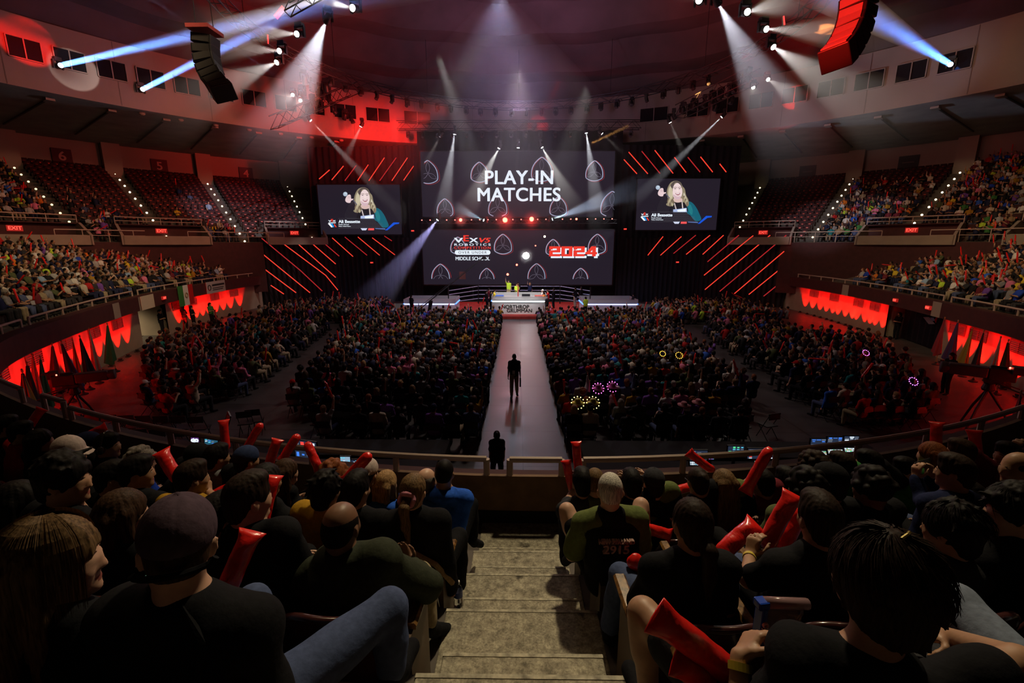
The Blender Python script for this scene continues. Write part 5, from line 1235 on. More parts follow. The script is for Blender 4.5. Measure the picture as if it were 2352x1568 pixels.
for sgn, blk in ((-1, 'left balcony'), (1, 'right balcony')):
    for k in range(NR):
        s = ROW0 + PITCHR * (k + .55); t = .5; i = 0
        tend = (1.56, 1.5)[sgn > 0]
        while t < tend:
            dt = .02; d = (tier(sgn * (t + dt), s) - tier(sgn * t, s)).length; t += .55 / d * dt; i += 1
            if tier_w(sgn * t) < s + .35: continue
            if i % 17 == 0 or i % 17 == 16: continue
            occ = .93 if k < 8 else .75
            if sgn > 0 and t > 1.3: occ = .45 if k > 2 else .6
            if sgn > 0 and t > 1.42: continue
            if rc.random() > occ: continue
            p = tier(sgn * t, s, row_z(sgn * t, k)); n = -Wn(sgn * t); tgt = Vector((0, 40, 0)) - p; tgt.z = 0; f = (n * .6 + tgt.normalized() * .5)
            pal = MIX + (['yellow', 'yellow', 'pink', 'lgrey', 'white'] if sgn > 0 else ['white', 'lgrey', 'cream'])
            put(p, atan2(-f.x, f.y), pal, blk, k + 1, i)
SEATS = []
for a0, a1 in zip(AIS[:-1], AIS[1:]):
    if a0 < 0 < a1: continue
    am = math.degrees((a0 + a1) / 2)
    for k in range(NU):
        r = RB + .8 + UP * (k + .55); n = int((a1 - a0 - radians(1.5)) * r / .56)
        for i in range(n):
            a = a0 + radians(.75) + (i + .5) * (a1 - a0 - radians(1.5)) / n
            if any(abs(math.degrees(a) - d) < math.degrees(hw / r) + .4 for d, hw, _ in PORT) and k < 4: continue
            if abs(math.degrees(a)) < 39.3 and k < 2: continue
            occ = 0
            if am < -58: occ = .92
            elif am < -50: occ = .85 if k < 3 else (.5 if k < 5 else (.3 if a < radians(-55) and k < 9 else .004))
            elif am < -40: occ = .8 if k < 3 else .01
            elif am > 52: occ = .9 if k < 16 else .6
            elif am > 43: occ = .9 if k < 9 else (.35 if k < 15 else .02)
            p = ring(a, r, upz(k))
            if rc.random() < occ: put(p, pi - a + rc.uniform(-.2, .2) + (.25 if a < 0 else -.25), MIX, ('left' if a < 0 else 'right') + ' upper tier', k + 1, i + 1)
            else: SEATS.append((p, a, k, am))
# folding seats of the upper tier
M_seat = mat('maroon seat back', (.055, .014, .015), .6, spec=.15); M_panglint = mat('seat pan red glint', (.75, .1, .06), .3)  # small red block: reflection off the upturned pan put into colour
def seat_mb():
    b = MB(); b.box((0, .12, .68), (.48, .05, .42), M=Matrix.Rotation(-.18, 3, 'X')); b.cur = 1; b.box((0, -.04, .56), (.17, .1, .12), M=Matrix.Rotation(-.3, 3, 'X')); b.cur = 0
    for s in (-1, 1): b.box((s * .25, .05, .35), (.04, .3, .6))
    return b
SEATM = seat_mb().mesh('tier_seat', [M_seat, M_panglint])
SEATS.sort(key=lambda q: q[0].length)
NSEAT = 296
vis = [q for q in SEATS if -20 < pxof(q[0])[0] < 2372]
cnt = {}
sid = {}
for p, a, k, am in vis[:NSEAT]:
    o = link_mesh('tier_seat', SEATM, None, p, (0, 0, -a)); sec = {True: 'left', False: 'right'}[a < 0]
    key = (am, k); cnt[key] = cnt.get(key, 0) + 1
    secn = {-53: 'section six', -45: 'section five', -37: 'section four'}.get(round(am), 'right section nearest the stage' if am > 0 else 'far left section')
    sid[secn, k] = sid.get((secn, k), 0) + 1; tag(o, f'empty maroon seat, {NUMW[k + 1]} row up, {NUMW[sid[secn, k]]} from near end, {secn}', 'seat', f'empty seats of the upper tier {secn}')
rest = vis[NSEAT:]
sb = seat_mb(); SVv = np.array(sb.v); SF = sb.f; smi = sb.mi
if rest:
    Vs = []; Fs = []; Ms = []
    for p, a, k, am in rest:
        c, s = cos(-a), sin(-a); q = SVv.copy(); x = q[:, 0] * c - q[:, 1] * s; y = q[:, 0] * s + q[:, 1] * c
        o = len(Vs) * len(SVv); Vs.append(np.stack([x + p.x, y + p.y, q[:, 2] + p.z], 1)); Fs.append(np.array(SF) + o); Ms += smi
    me = np_mesh('empty_tier_seats', np.concatenate(Vs), np.concatenate(Fs)); me.materials.append(M_seat); me.materials.append(M_panglint)
    if len(me.polygons) == len(Ms): me.polygons.foreach_set('material_index', Ms)
    tag(link_mesh('tier_seating', me), 'further rows of empty maroon folding seats in the upper tier', 'seats', kind='stuff')
# ---- low-detail person for the far mass
def low_person(pose):
    b = MB(); reg = []
    def mark(k): reg.extend([k] * (len(b.v) - len(reg)))
    T = (0, -.04, 1.0)
    b.tube([(0, .0, .42), (0, -.02, .62), (0, -.05, .86), (0, -.05, 1.0), (0, -.05, 1.06)], [.17, .165, .19, .16, .07], 8); mark(2)
    b.tube([(0, -.05, 1.02), (0, -.03, 1.14)], .06, 6); mark(0)
    b.ell((0, -.01, 1.2), (.08, .1, .12), 8, 6); mark(0); b.ell((0, .095, 1.185), (.018, .02, .03), 4, 3); mark(0)
    b.ell((0, -.035, 1.235), (.093, .107, .105), 8, 5); mark(1)
    pre = {'lap': (((.24, .05, .74), (.12, .28, .66)),) * 2, 'fold': (((.25, .08, .76), (.02, .22, .8)),) * 2, 'clap': (((.25, .12, .78), (.05, .28, .98)),) * 2, 'side': (((.25, 0, .72), (.24, .12, .5)),) * 2, 'up1': (((.26, .1, 1.18), (.22, .16, 1.48)), ((.24, .05, .74), (.12, .28, .66)))}
    for s, (e, w) in zip((1, -1), pre[pose]):
        b.tube([(s * .19, -.05, .98), (s * e[0], e[1], e[2])], [.065, .055], 6); mark(2)
        b.tube([(s * e[0], e[1], e[2]), (s * w[0], w[1], w[2])], [.045, .032], 6); mark(0); b.ell((s * w[0], w[1] + .03, w[2] + .01), (.035, .05, .035), 6, 4); mark(0)
        b.tube([(s * .09, 0, .5), (s * .12, .42, .52)], [.095, .07], 6); mark(3); b.tube([(s * .12, .42, .54), (s * .13, .42, .1)], [.066, .05], 6); mark(3)
        b.box((s * .13, .48, .05), (.09, .26, .09)); mark(4)
    return np.array([tuple(v) for v in b.v]), b.f, np.array(reg)
LOWP = {p: low_person(p) for p in ('lap', 'fold', 'clap', 'side', 'up1')}
# ---- individuals nearest the camera
inframe = []
for c in CROWD:
    p = c[0] + Vector((0, 0, 1.1)); x, y = pxof(p)
    if depth(p) > 1 and -30 < x < 2382 and -30 < y < 1598: inframe.append((depth(p), c))
inframe.sort(key=lambda q: q[0])
N_IND = 222
PM = {}
SK0 = {}
for pose in ('lap', 'fold', 'clap', 'side', 'up1'):
    J = skeleton(arms=('lap', 'up') if pose == 'up1' else pose); SK0[pose] = J
    PM['body', pose] = field_mesh('body', body_prims(J), .017, mats=[SKIN['tan']])
    for sl in ('short', 'long'): PM['shirt', pose, sl] = field_mesh('shirt', shirt_prims(J, 1, sl, hood=sl == 'long'), .022, wob=shirt_wob(2), mats=[CLOTH['black']])
J = SK0['lap']
PM['trousers'] = field_mesh('trousers', trouser_prims(J), .024, mats=[CLOTH['black']])
PM['shoe', 'R'] = field_mesh('shoe', shoe_prims(J, 'R'), .018, mats=[CLOTH['black']]); PM['shoe', 'L'] = field_mesh('shoe', shoe_prims(J, 'L'), .018, mats=[CLOTH['black']])
HS = ['short', 'short', 'messy', 'bob', 'long', 'pony', 'bun', 'curly']
for h in set(HS): PM['hair', h] = field_mesh('hair', hair_mesh.__globals__['J']['head'], 1, 1) if False else hair_mesh('hair', J['head'], J['M'], h, .017, 3)
for h in set(HS): PM['hair', h].materials.append(HAIR['black'])
PM['cap'] = cap_mesh('cap', J['head'], J['M'], .013); PM['cap'].materials.append(CLOTH['black'])
SHN = dict(lgrey='light grey', royal='bright blue', dkbrown='dark brown', dkblond='dark blond', cream='cream')
nm_ = lambda k: SHN.get(k, k)
STICKS = []
for d, c in inframe[:N_IND]:
    p, f, sh, ha, sk, pa, pose, blk, row, seat = c
    hs = rc.choice(HS); sl = rc.choice(('short', 'short', 'long')); hasc = rc.random() < .1
    o = link_mesh('person', PM['body', pose], None, p, (0, 0, f), SKIN[sk]); sc = rc.uniform(.94, 1.06); o.scale = (sc, sc, sc)
    link_mesh('shirt', PM['shirt', pose, sl], o, m=CLOTH[sh]); link_mesh('trousers', PM['trousers'], o, m=CLOTH[pa])
    for n in 'RL': link_mesh('shoe', PM['shoe', n], o, m=CLOTH['black'])
    link_mesh('hair', PM['hair', hs], o, m=HAIR[ha])
    if hasc: link_mesh('cap', PM['cap'], o, m=CLOTH[rc.choice(['black', 'navy', 'red', 'white'])])
    where = 'from the rail' if 'balcony' in blk else 'row'
    if 'balcony' in blk: lab = f'{nm_(ha)}-haired person in {nm_(sh)} top, {blk}, {NUMW[row]} row, {NUMW[seat]} seat'
    else: lab = f'{nm_(ha)}-haired person in {nm_(sh)}, {NUMW[seat]} from aisle, {NUMW[row]} row from back, {blk}'
    tag(o, lab, 'person', 'seated spectators, ' + blk)
massp = inframe[N_IND:]
Vs, Fs, Cs = [], [], []; off = 0
jit = np.random.RandomState(5)
skc = {k: SKIN[k].node_tree.nodes['Principled BSDF'].inputs['Base Color'].default_value[:3] for k in SKIN}
hcc = dict(black=(.008, .006, .006), brown=(.05, .025, .014), dkbrown=(.022, .012, .008), red=(.2, .06, .02), blond=(.34, .2, .09), dkblond=(.16, .095, .045), grey=(.26, .23, .2))
for d, c in massp:
    p, f, sh, ha, sk, pa, pose, blk, row, seat = c
    V, Fc, reg = LOWP[pose]; sc = jit.uniform(.92, 1.08); cf, sf = cos(f), sin(f)
    x = (V[:, 0] * cf - V[:, 1] * sf) * sc + p.x; y = (V[:, 0] * sf + V[:, 1] * cf) * sc + p.y
    Vs.append(np.stack([x, y, V[:, 2] * sc + p.z], 1))
    tab = np.array([(*skc[sk], 1), (*hcc[ha], 1), (*clothcol(sh), 1), (*clothcol(pa), 1), (.012, .012, .012, 1)]); Cs.append(tab[reg])
    Fs += [tuple(i + off for i in q) for q in Fc]; off += len(V)
me = bpy.data.meshes.new('crowd'); me.from_pydata(np.concatenate(Vs).tolist(), [], Fs)
a_ = me.color_attributes.new('tint', 'FLOAT_COLOR', 'POINT'); a_.data.foreach_set('color', np.concatenate(Cs).astype(np.float32).ravel())
me.shade_smooth()
m = mat('spectators', (.1, .1, .1), .75, spec=.25); nt = m.node_tree; n_ = nt.nodes.new('ShaderNodeVertexColor'); n_.layer_name = 'tint'; nt.links.new(n_.outputs[0], nt.nodes['Principled BSDF'].inputs['Base Color'])
me.materials.append(m)
tag(link_mesh('crowd', me), 'dense mass of seated spectators further off on the floor and in the tiers', 'crowd', kind='stuff')
# ---- red inflatable sticks waved in the crowd
M_stick = mat('red inflatable plastic', (.85, .02, .014), .28, spec=.5, coat=.3, noise=.12, nscale=14, bump=.25)
def stick_mesh(L=.62, r=.04, seed=0, flat_tip=False):
    """inflated flat tube: one end pressed wide and flat, the other welded to a blunt point"""
    rr_ = random.Random(seed); b = MB(); n = 14; V = []; m_ = 16
    for j in range(m_ + 1):
        u = j / m_; fl = max(0, 1 - u / .16); tp = max(0, (u - .84) / .16)
        wdt = r * (1 + .35 * fl ** 1.5) * (1 - .62 * tp ** 2.2); th = r * .88 * (1 - .93 * fl ** 1.3) * (1 - .9 * tp ** 1.6) + .0012
        wr = 1 + .035 * rr_.uniform(-1, 1); ox = .006 * sin(3 * u + seed)
        V += [(wdt * wr * cos(2 * pi * k / n) + ox, th * sin(2 * pi * k / n) * (1 + .12 * sin(2 * pi * k / n * 3 + j)), (1 - u if flat_tip else u) * L) for k in range(n)]
    Fc = [(j * n + k, j * n + (k + 1) % n, (j + 1) * n + (k + 1) % n, (j + 1) * n + k) for j in range(m_) for k in range(n)] + [tuple(range(n - 1, -1, -1)), tuple(range(m_ * n, m_ * n + n))]
    b.add(V, Fc); return b.mesh('thunder_stick', M_stick, True)
STK = [stick_mesh(seed=i, flat_tip=i % 2 == 0) for i in range(4)]
def stick(p, d, label, grp=None, L=1.0, roll=0.0, wid=1.0, kind=None, face=False):
    d = Vector(d).normalized(); o = link_mesh('thunder_stick', STK[kind] if kind is not None else R.choice(STK), None, p); o.rotation_euler = (d.to_track_quat('Z', 'Y').to_matrix() @ Matrix.Rotation(roll, 3, 'Z')).to_euler(); o.scale = (wid, wid, L)
    if face:      # broad side turned towards the aisle stairs
        y = Vector((0, 0, EYE)) - Vector(p); y = (y - d * y.dot(d)).normalized(); x = y.cross(d); o.rotation_euler = (Matrix((x, y, d)).transposed() @ Matrix.Rotation(roll, 3, 'Z')).to_euler()
    return tag(o, label, 'inflatable stick', grp)
cand = [c for d, c in inframe if c[6] in ('clap', 'up1', 'fold')]
rc.shuffle(cand); ns = {}
for c in cand:
    blk = c[7]; lim = {'left centre block': 44, 'right centre block': 40, 'left side block': 18, 'right side block': 20, 'left balcony': 34, 'right balcony': 34, 'left upper tier': 16, 'right upper tier': 22, 'far left group': 6, 'far right group': 10}[blk]
    if ns.get(blk, 0) >= lim: continue
    ns[blk] = ns.get(blk, 0) + 1
    f = c[1]; up1 = c[6] == 'up1'
    lo_ = Vector((.22, .2, 1.42)) if up1 else Vector((.02, .32, .9 if c[6] == 'clap' else .8))
    p = c[0] + Matrix.Rotation(f, 3, 'Z') @ lo_
    d = Vector((rc.uniform(-.5, .5), rc.uniform(-.1, .4), 1 if rc.random() < .8 else rc.uniform(-.1, .5)))
    stick(p, d, 'red inflatable stick held up in the ' + blk, 'red sticks in the ' + blk)
# ------------------------------------------------------------------ people and seats near the camera
def curve(x): return 42 - 36.5 * sqrt(1 - ((x - .3) / 25.2) ** 2) - 5.5
ROWY = dict(A=3.62, B=2.767, C=1.914, D=1.06); ROWZ = dict(A=2.75, B=3.17, C=3.59, D=4.01)
def rowpt(px, py, row, dy=0.0):
    Y = ROWY[row]
    for _ in range(6):
        p = at(px, py, Y=Y + dy); Y = ROWY[row] + curve(p.x)
    return at(px, py, Y=Y + dy)
def facing(x):
    dx = .02; s = (curve(x + dx) - curve(x - dx)) / (2 * dx); return math.atan(s)
cloth('lightdenim', (.2, .24, .32)); CLOTH['lightdenim'] = MATS['cloth lightdenim']; cloth('dkolive', (.04, .046, .03)); CLOTH['dkolive'] = MATS['cloth dkolive']
# key: px, py, row, hair style, hair colour, shirt, sleeve, skin, head yaw (+ to the person's left), pitch, arms, label
FP = [
 ('l1', 17, 980, 'A', 'short', 'black', 'black', 'short', 'tan', -25, 'fold', 'dark-haired person at the left edge by the end of the near parapet'),
 ('l2', 51, 994, 'A', 'short', 'black', 'red', 'short', 'tan', -35, 'lap', 'person in red shirt with short black hair at the far left of the front row'),
 ('l3', 94, 1012, 'A', 'long', 'black', 'black', 'long', 'tan', -30, 'lap', 'person with long black hair, front row, just left of the white cap'),
 ('wcap', 161, 1042, 'B', 'short', 'dkbrown', 'black', 'long', 'tan', -80, 'lap', 'person wearing a pale pinkish white baseball cap turned to the right'),
 ('l5', 205, 1022, 'A', 'short', 'black', 'navy', 'long', 'tan', -20, 'lap', 'person in dark beanie just behind the pale baseball cap'),
 ('l6', 249, 1023, 'A', 'short', 'black', 'charcoal', 'long', 'tan', -60, 'lap', 'person with dark hair wearing headphones facing right, front row'),
 ('curlg', 327, 1062, 'A', 'curly', 'grey', 'blue', 'short', 'fair', -30, 'lap', 'person with curly grey hair and blue shirt, front row left'),
 ('l8', 152, 1103, 'C', 'messy', 'black', 'black', 'short', 'tan', -65, 'lap', 'person with wavy black hair in profile to the right, below the pale cap'),
 ('l9', 260, 1097, 'B', 'short', 'black', 'black', 'short', 'tan', -40, 'lap', 'person with smooth black hair and glasses, left second row'),
 ('l10', 316, 1085, 'B', 'short', 'black', 'black', 'long', 'tan', -45, 'lap', 'dark-haired person in front of the curly grey head, ear showing'),
 ('l11', 52, 1165, 'C', 'bob', 'black', 'black', 'short', 'fair', -50, 'lap', 'person with black bobbed hair in profile at the left edge'),
 ('l12', 443, 1098, 'B', 'short', 'dkbrown', 'gold', 'short', 'tan', -30, 'face', 'person in mustard shirt with cropped dark hair, hand at mouth'),
 ('l13', 455, 1050, 'A', 'short', 'black', 'black', 'short', 'tan', -10, 'lap', 'person in black cap with pale lettering, front row'),
 ('l14', 500, 1050, 'A', 'short', 'black', 'grey', 'short', 'tan', -25, 'lap', 'person in light grey T-shirt with black hair, front row left'),
 ('l15', 568, 1057, 'A', 'short', 'black', 'black', 'short', 'tan', -25, 'lap', 'person wearing a dark blue knitted beanie, front row'),
 ('l16', 285, 1180, 'C', 'bob', 'brown', 'black', 'short', 'fair', -25, 'lap', 'person with smooth reddish brown hair directly behind the purple cap row'),
 ('blond', 130, 1290, 'D', 'longfront', 'dkblond', 'black', 'long', 'fair', -52, 'lap', 'person with long blond-brown hair in profile at the lower left'),
 ('capm', 410, 1252, 'D', 'buzz', 'brown', 'black', 'short', 'fair', 38, 'rest', 'person in plum baseball cap and black shirt with jeans, lower left'),
 ('l19', 508, 1190, 'C', 'short', 'black', 'charcoal', 'long', 'fair', -25, 'clap', 'person with slick black hair and a white earphone wire'),
 ('l20', 572, 1145, 'C', 'short', 'dkbrown', 'black', 'short', 'fair', -30, 'fold', 'person in black with short dark hair holding a red stick to the face'),
 ('l21', 612, 1105, 'B', 'long', 'black', 'black', 'long', 'tan', -15, 'lap', 'person with long black hair left of the orange curly head'),
 ('l22', 658, 1085, 'A', 'long', 'brown', 'black', 'long', 'fair', -30, 'lap', 'person with long brown hair under two red sticks, front row'),
 ('r24b', 768, 1095, 'A', 'curly', 'red', 'black', 'long', 'fair', -10, 'lap', 'person with curly orange-red hair, front row left of aisle'),
 ('l25', 750, 1127, 'B', 'messy', 'black', 'gold', 'short', 'tan', -5, 'lap', 'person with wavy black hair and mustard jacket behind the bald head'),
 ('l26', 819, 1124, 'B', 'short', 'black', 'black', 'long', 'tan', -12, 'lap', 'person with round black hair in dark jacket right of the orange curly head'),
 ('bcap', 845, 1087, 'A', 'short', 'brown', 'black', 'long', 'fair', -10, 'lap', 'person wearing a pale cap backwards, front row left of aisle'),
 ('bob', 888, 1112, 'A', 'bob', 'blond', 'royal', 'long', 'fair', -15, 'lap', 'person with short blond bob in a bright blue hoodie'),
 ('scr', 950, 1128, 'B', 'pony', 'dkblond', 'black', 'long', 'fair', -8, 'side', 'person in black padded jacket with ponytail in a pink scrunchie'),
 ('old', 980, 1105, 'A', 'fringe', 'grey', 'royal', 'long', 'fair', -20, 'rest', 'balding person in blue hoodie mostly hidden behind the ponytail'),
 ('blue', 1021, 1085, 'A', 'buzz', 'black', 'royal', 'long', 'tan', 0, 'lap', 'person with cropped dark hair in royal blue hoodie beside the aisle'),
 ('bald', 785, 1207, 'C', 'fringe', 'black', 'dkolive', 'long', 'brown', -6, 'rest', 'balding person in dark olive jacket beside the stairs, back turned'),
 ('r35', 1337, 1108, 'A', 'short', 'black', 'charcoal', 'short', 'tan', 0, 'up', 'dark-haired person holding two upright red sticks right of the aisle'),
 ('r36', 1366, 1105, 'A', 'buzz', 'dkblond', 'olive', 'short', 'fair', -5, 'lap', 'person with sandy crew cut in olive shirt, front row right of aisle'),
 ('r37', 1401, 1125, 'B', 'buzz', 'white', 'black', 'short', 'fair', -4, 'lap', 'person with pale spiky hair in black and olive shirt numbered 2915, beside the stairs'),
 ('r38', 1450, 1111, 'A', 'short', 'black', 'black', 'short', 'tan', 0, 'clap', 'dark-haired person clapping hands beside the pale spiky head'),
 ('r39', 1501, 1110, 'A', 'short', 'dkbrown', 'olive', 'short', 'fair', -5, 'clap', 'person in dark grey cap and olive shirt numbered 2915'),
 ('r41', 1602, 1105, 'A', 'bun', 'dkbrown', 'black', 'long', 'tan', 0, 'lap', 'person with dark hair in an untidy bun right of the grey cap'),
 ('r42', 1661, 1110, 'A', 'long', 'dkblond', 'olive', 'short', 'fair', 0, 'lap', 'person with long greying blond hair in olive and black shirt'),
 ('pony', 1588, 1203, 'C', 'pony', 'dkbrown', 'black', 'short', 'olive', 6, 'lap', 'person in black with long dark ponytail beside the stairs, jeans knee raised'),
 ('r44', 1749, 1108, 'A', 'short', 'black', 'maroon', 'short', 'tan', 10, 'up', 'dark-haired person in maroon raising a long red stick'),
 ('r45', 1806, 1105, 'A', 'short', 'black', 'charcoal', 'long', 'tan', 15, 'lap', 'person with round black hair right of the tall raised stick'),
 ('r63', 1848, 1127, 'B', 'curly', 'black', 'olive', 'long', 'brown', 15, 'lap', 'person with tight curly black hair behind the leaning red sticks'),
 ('r47', 1867, 1076, 'A', 'curly', 'dkbrown', 'black', 'long', 'tan', 20, 'lap', 'person with curly dark brown hair at the right of the front row rail'),
 ('r48', 1902, 1108, 'B', 'short', 'black', 'black', 'long', 'brown', 25, 'lap', 'person in black cap with a small pale badge, right second row'),
 ('r49', 1931, 1070, 'A', 'short', 'dkbrown', 'green', 'short', 'olive', 25, 'lap', 'person in dull green shirt with short dark hair near the right rail'),
 ('r50', 1993, 1065, 'A', 'short', 'black', 'black', 'short', 'tan', 50, 'lap', 'dark-haired person facing left with a pale ear near the right rail'),
 ('r51', 1998, 1124, 'B', 'curly', 'black', 'black', 'long', 'brown', 20, 'lap', 'person with large curly black hair, right second row'),
 ('r52', 2076, 1081, 'A', 'short', 'black', 'green', 'short', 'tan', 75, 'lap', 'person in green shirt seen in profile to the left'),
 ('r53', 2140, 1038, 'A', 'long', 'red', 'maroon', 'long', 'fair', 20, 'lap', 'person with dark reddish hair beneath an upright red stick'),
 ('r54', 2205, 1036, 'A', 'short', 'brown', 'maroon', 'short', 'fair', 30, 'lap', 'person with brown hair beside the tallest upright red stick'),
 ('r55', 2191, 1084, 'B', 'short', 'dkbrown', 'navy', 'long', 'tan', 30, 'phone', 'person in navy sweatshirt holding up a phone with both hands'),
 ('r56', 2312, 1044, 'A', 'short', 'black', 'navy', 'short', 'tan', 70, 'face', 'dark-haired person in profile with hand on head at the right edge'),
 ('r57', 2336, 1075, 'B', 'fringe', 'black', 'white', 'short', 'olive', 70, 'lap', 'balding person in striped white and black shirt at the right edge'),
 ('r58', 2213, 1143, 'B', 'long', 'black', 'charcoal', 'long', 'tan', 45, 'lap', 'person with long straight black hair in front of the phone holder'),
 ('r59', 1880, 1191, 'C', 'short', 'dkbrown', 'black', 'short', 'tan', -6, 'hold', 'person with thick dark brown hair in black shirt holding two red sticks'),
 ('r60', 2175, 1235, 'C', 'messy', 'black', 'charcoal', 'short', 'tan', 20, 'lap', 'person with spiky black hair at the lower right beside the big mop of hair'),
 ('r61', 2322, 1178, 'C', 'messy', 'black', 'black', 'long', 'tan', 72, 'lap', 'person with black fringe in profile to the left at the right edge'),
 ('big', 2010, 1330, 'D', 'big', 'dkbrown', 'black', 'short', 'tan', 10, 'big', 'person with large dark mop of hair in black T-shirt at lower right'),
 ('edge', 2640, 1330, 'D', 'short', 'black', 'black', 'short', 'tan', 20, 'lap', 'person at the lower right edge with raised jeans knee, head out of frame'),
]
hips = {}
for f in FP: hips[f[0]] = rowpt(f[1], f[2], f[3]).x
hips['old'] -= .1; hips['bald'] += .05; hips['big'] = .82
for row in 'ABCD':
    ks = sorted([f[0] for f in FP if f[3] == row], key=lambda k: hips[k])
    for _ in range(60):
        for a, c in zip(ks, ks[1:]):
            d = hips[c] - hips[a]
            if d < .42 and not (hips[a] < -.3 and hips[c] > .3):
                sft = (.42 - d) / 2; hips[a] -= sft * (1 if hips[a] < 0 else .6); hips[c] += sft
        for k in ks:
            if abs(hips[k]) < .66: hips[k] = .66 if hips[k] > 0 else -.66
glasses_m = mat('spectacle frame', (.02, .02, .02), .3, metal=.5)
PPL = {}
def loc2(root, f, p):      # world -> person frame
    q = Matrix.Rotation(-f, 3, 'Z') @ (Vector(p) - Vector(root)); return np.array(q)
for f in FP:
    key, px, py, row, hs, hc, sh, sl, sk, yaw, arms, lab = f
    x = hips[key]; f_ang = facing(x); Yr = ROWY[row] + curve(x)
    hw = rowpt(px, py, row, -.02); root = Vector((x, Yr, ROWZ[row]))
    h = loc2(root, f_ang, hw); h[2] = min(max(h[2], 1.03), 1.30)
    near = row in 'CD'
    vox = {'A': .013, 'B': .012, 'C': .0095, 'D': .0085}[row]
    legs = {}; arm = {}; spread = .11; build = 1.0; amode = arms
    HW = lambda a, b, Y: loc2(root, f_ang, at(a, b, Y=Y))
    if key == 'capm':
        legs = {'R': (HW(893, 1395, 1.53), HW(900, 1540, 1.45)), 'L': (HW(580, 1385, 1.58), HW(600, 1500, 1.5))}; build = 1.12; amode = 'side'
    if key == 'bald':
        legs = {'R': (HW(965, 1318, 2.36), HW(985, 1432, 2.28), HW(1040, 1445, 2.5)), 'L': (HW(830, 1290, 2.42), HW(820, 1420, 2.4))}
        arm = {'R': (HW(985, 1345, 2.0), HW(945, 1300, 2.3), (-.12, .1, .12), (-.3, -.6, .6), .5), 'L': (HW(660, 1330, 1.95), HW(700, 1300, 2.22), (.5, .5, .1), (.2, -.4, -.6), .7)}; build = 1.1
    if key == 'big':
        legs = {'L': (HW(1478, 1408, 1.5), HW(1490, 1600, 1.42)), 'R': (HW(2250, 1480, 1.55), HW(2200, 1650, 1.5))}
        arm = {'L': (HW(1705, 1770, .95), HW(1700, 1508, 1.12), (.25, .18, .12), (.6, -.2, -.5), .9), 'R': (HW(2340, 1520, 1.1), HW(2180, 1460, 1.35), (-.5, .1, -.05), (-.1, -.2, -.9), .6)}; build = 1.06
    if key == 'edge':
        legs = {'L': (HW(2200, 1385, 1.5), HW(2190, 1560, 1.45)), 'R': (HW(2520, 1400, 1.55), HW(2500, 1600, 1.5))}
    if key == 'pony':
        legs = {'L': (HW(1428, 1322, 2.3), HW(1400, 1440, 2.3), HW(1410, 1490, 2.42)), 'R': (HW(1700, 1300, 2.36), HW(1690, 1420, 2.3))}
    if key == 'r37':
        legs = {'L': (HW(1302, 1172, 3.12), HW(1318, 1262, 3.05), HW(1302, 1285, 3.2)), 'R': (HW(1472, 1160, 3.2), HW(1480, 1250, 3.1))}; build = 1.05
    if key == 'blue':
        legs = {'R': (HW(1082, 1158, 4.0), HW(1085, 1235, 3.95), HW(1102, 1248, 4.1)), 'L': (HW(1010, 1160, 4.05), HW(1015, 1230, 4.0))}; build = 1.08
    if key == 'blue': arm = {'R': (HW(1058, 1200, 3.55), HW(1030, 1195, 3.85))}
    if key == 'r44': arm = {'L': (HW(1712, 1160, 3.8), HW(1714, 1128, 3.95), (-.05, .1, .5), (.8, .3, 0), .9)}; amode = 'lap'
    if key == 'r56': arm = {'L': (HW(2255, 1090, 4.3), HW(2322, 1030, 4.25))}; amode = 'lap'
    if key == "phone" or arms == 'phone':
        arm = {'L': (HW(2120, 1150, 3.25), HW(2103, 1098, 3.35), (.0, .1, 1), (.9, .0, .0), .7), 'R': (HW(2175, 1150, 3.3), HW(2133, 1098, 3.4), (.0, .1, 1), (-.9, .0, 0), .7)}; amode = 'lap'
    if key == 'r59': arm = {'L': (HW(1718, 1330, 1.95), HW(1722, 1275, 2.15), (.12, .1, .3), (.7, .3, -.1), .75)}; amode = 'lap'
    if key == 'r35': arm = {'L': (HW(1305, 1150, 3.72), HW(1315, 1128, 3.9), (-.1, .2, .4), (.7, .2, 0), .9), 'R': (HW(1345, 1150, 3.72), HW(1330, 1110, 3.9), (-.1, .2, .4), (-.7, .2, 0), .9)}; amode = 'lap'
    if key == 'l12': arm = {'R': (HW(500, 1150, 3.1), HW(480, 1130, 3.25), (-.2, .2, .5), (-.6, 0, 0), .8), 'L': (HW(375, 1150, 2.95), HW(350, 1160, 3.2))}; amode = 'lap'
    if key == 'l19': arm = {'R': (HW(600, 1290, 2.0), HW(655, 1245, 2.3), (.5, .2, -.3), (.2, -.3, -.9), .6), 'L': (HW(470, 1290, 1.95), HW(560, 1290, 2.25))}; amode = 'lap'
    if amode in ('big', 'phone'): amode = 'lap'
    J = skeleton(head=h, hyaw=radians(yaw), hpitch=radians(-6 if key not in ('capm', 'big', 'bald') else (-10 if key == 'capm' else -4)), arms=amode, arm_pts=arm, leg_pts=legs, build=build, neck=.235 if key == 'big' else .165)
    show = near or key in ('r37', 'blue', 'r55', 'r38', 'r39', 'l12', 'r35')
    me = field_mesh('body', body_prims(J, build, True), vox if show else .014, mats=[SKIN[sk], LIP, EYEM, BROW], paint=face_paint(J['head'], J['M']) if abs(yaw) > 20 else ())
    o = link_mesh('person', me, None, root, (0, 0, f_ang)); tag(o, lab, 'person'); PPL[key] = (o, J, root, f_ang)
    if abs(yaw) > 20: add_eyes(o, J['head'], J['M'], HAIR['brown' if hc in ('blond', 'dkblond', 'red', 'grey') else 'black'])
    big_ = row in 'CD'
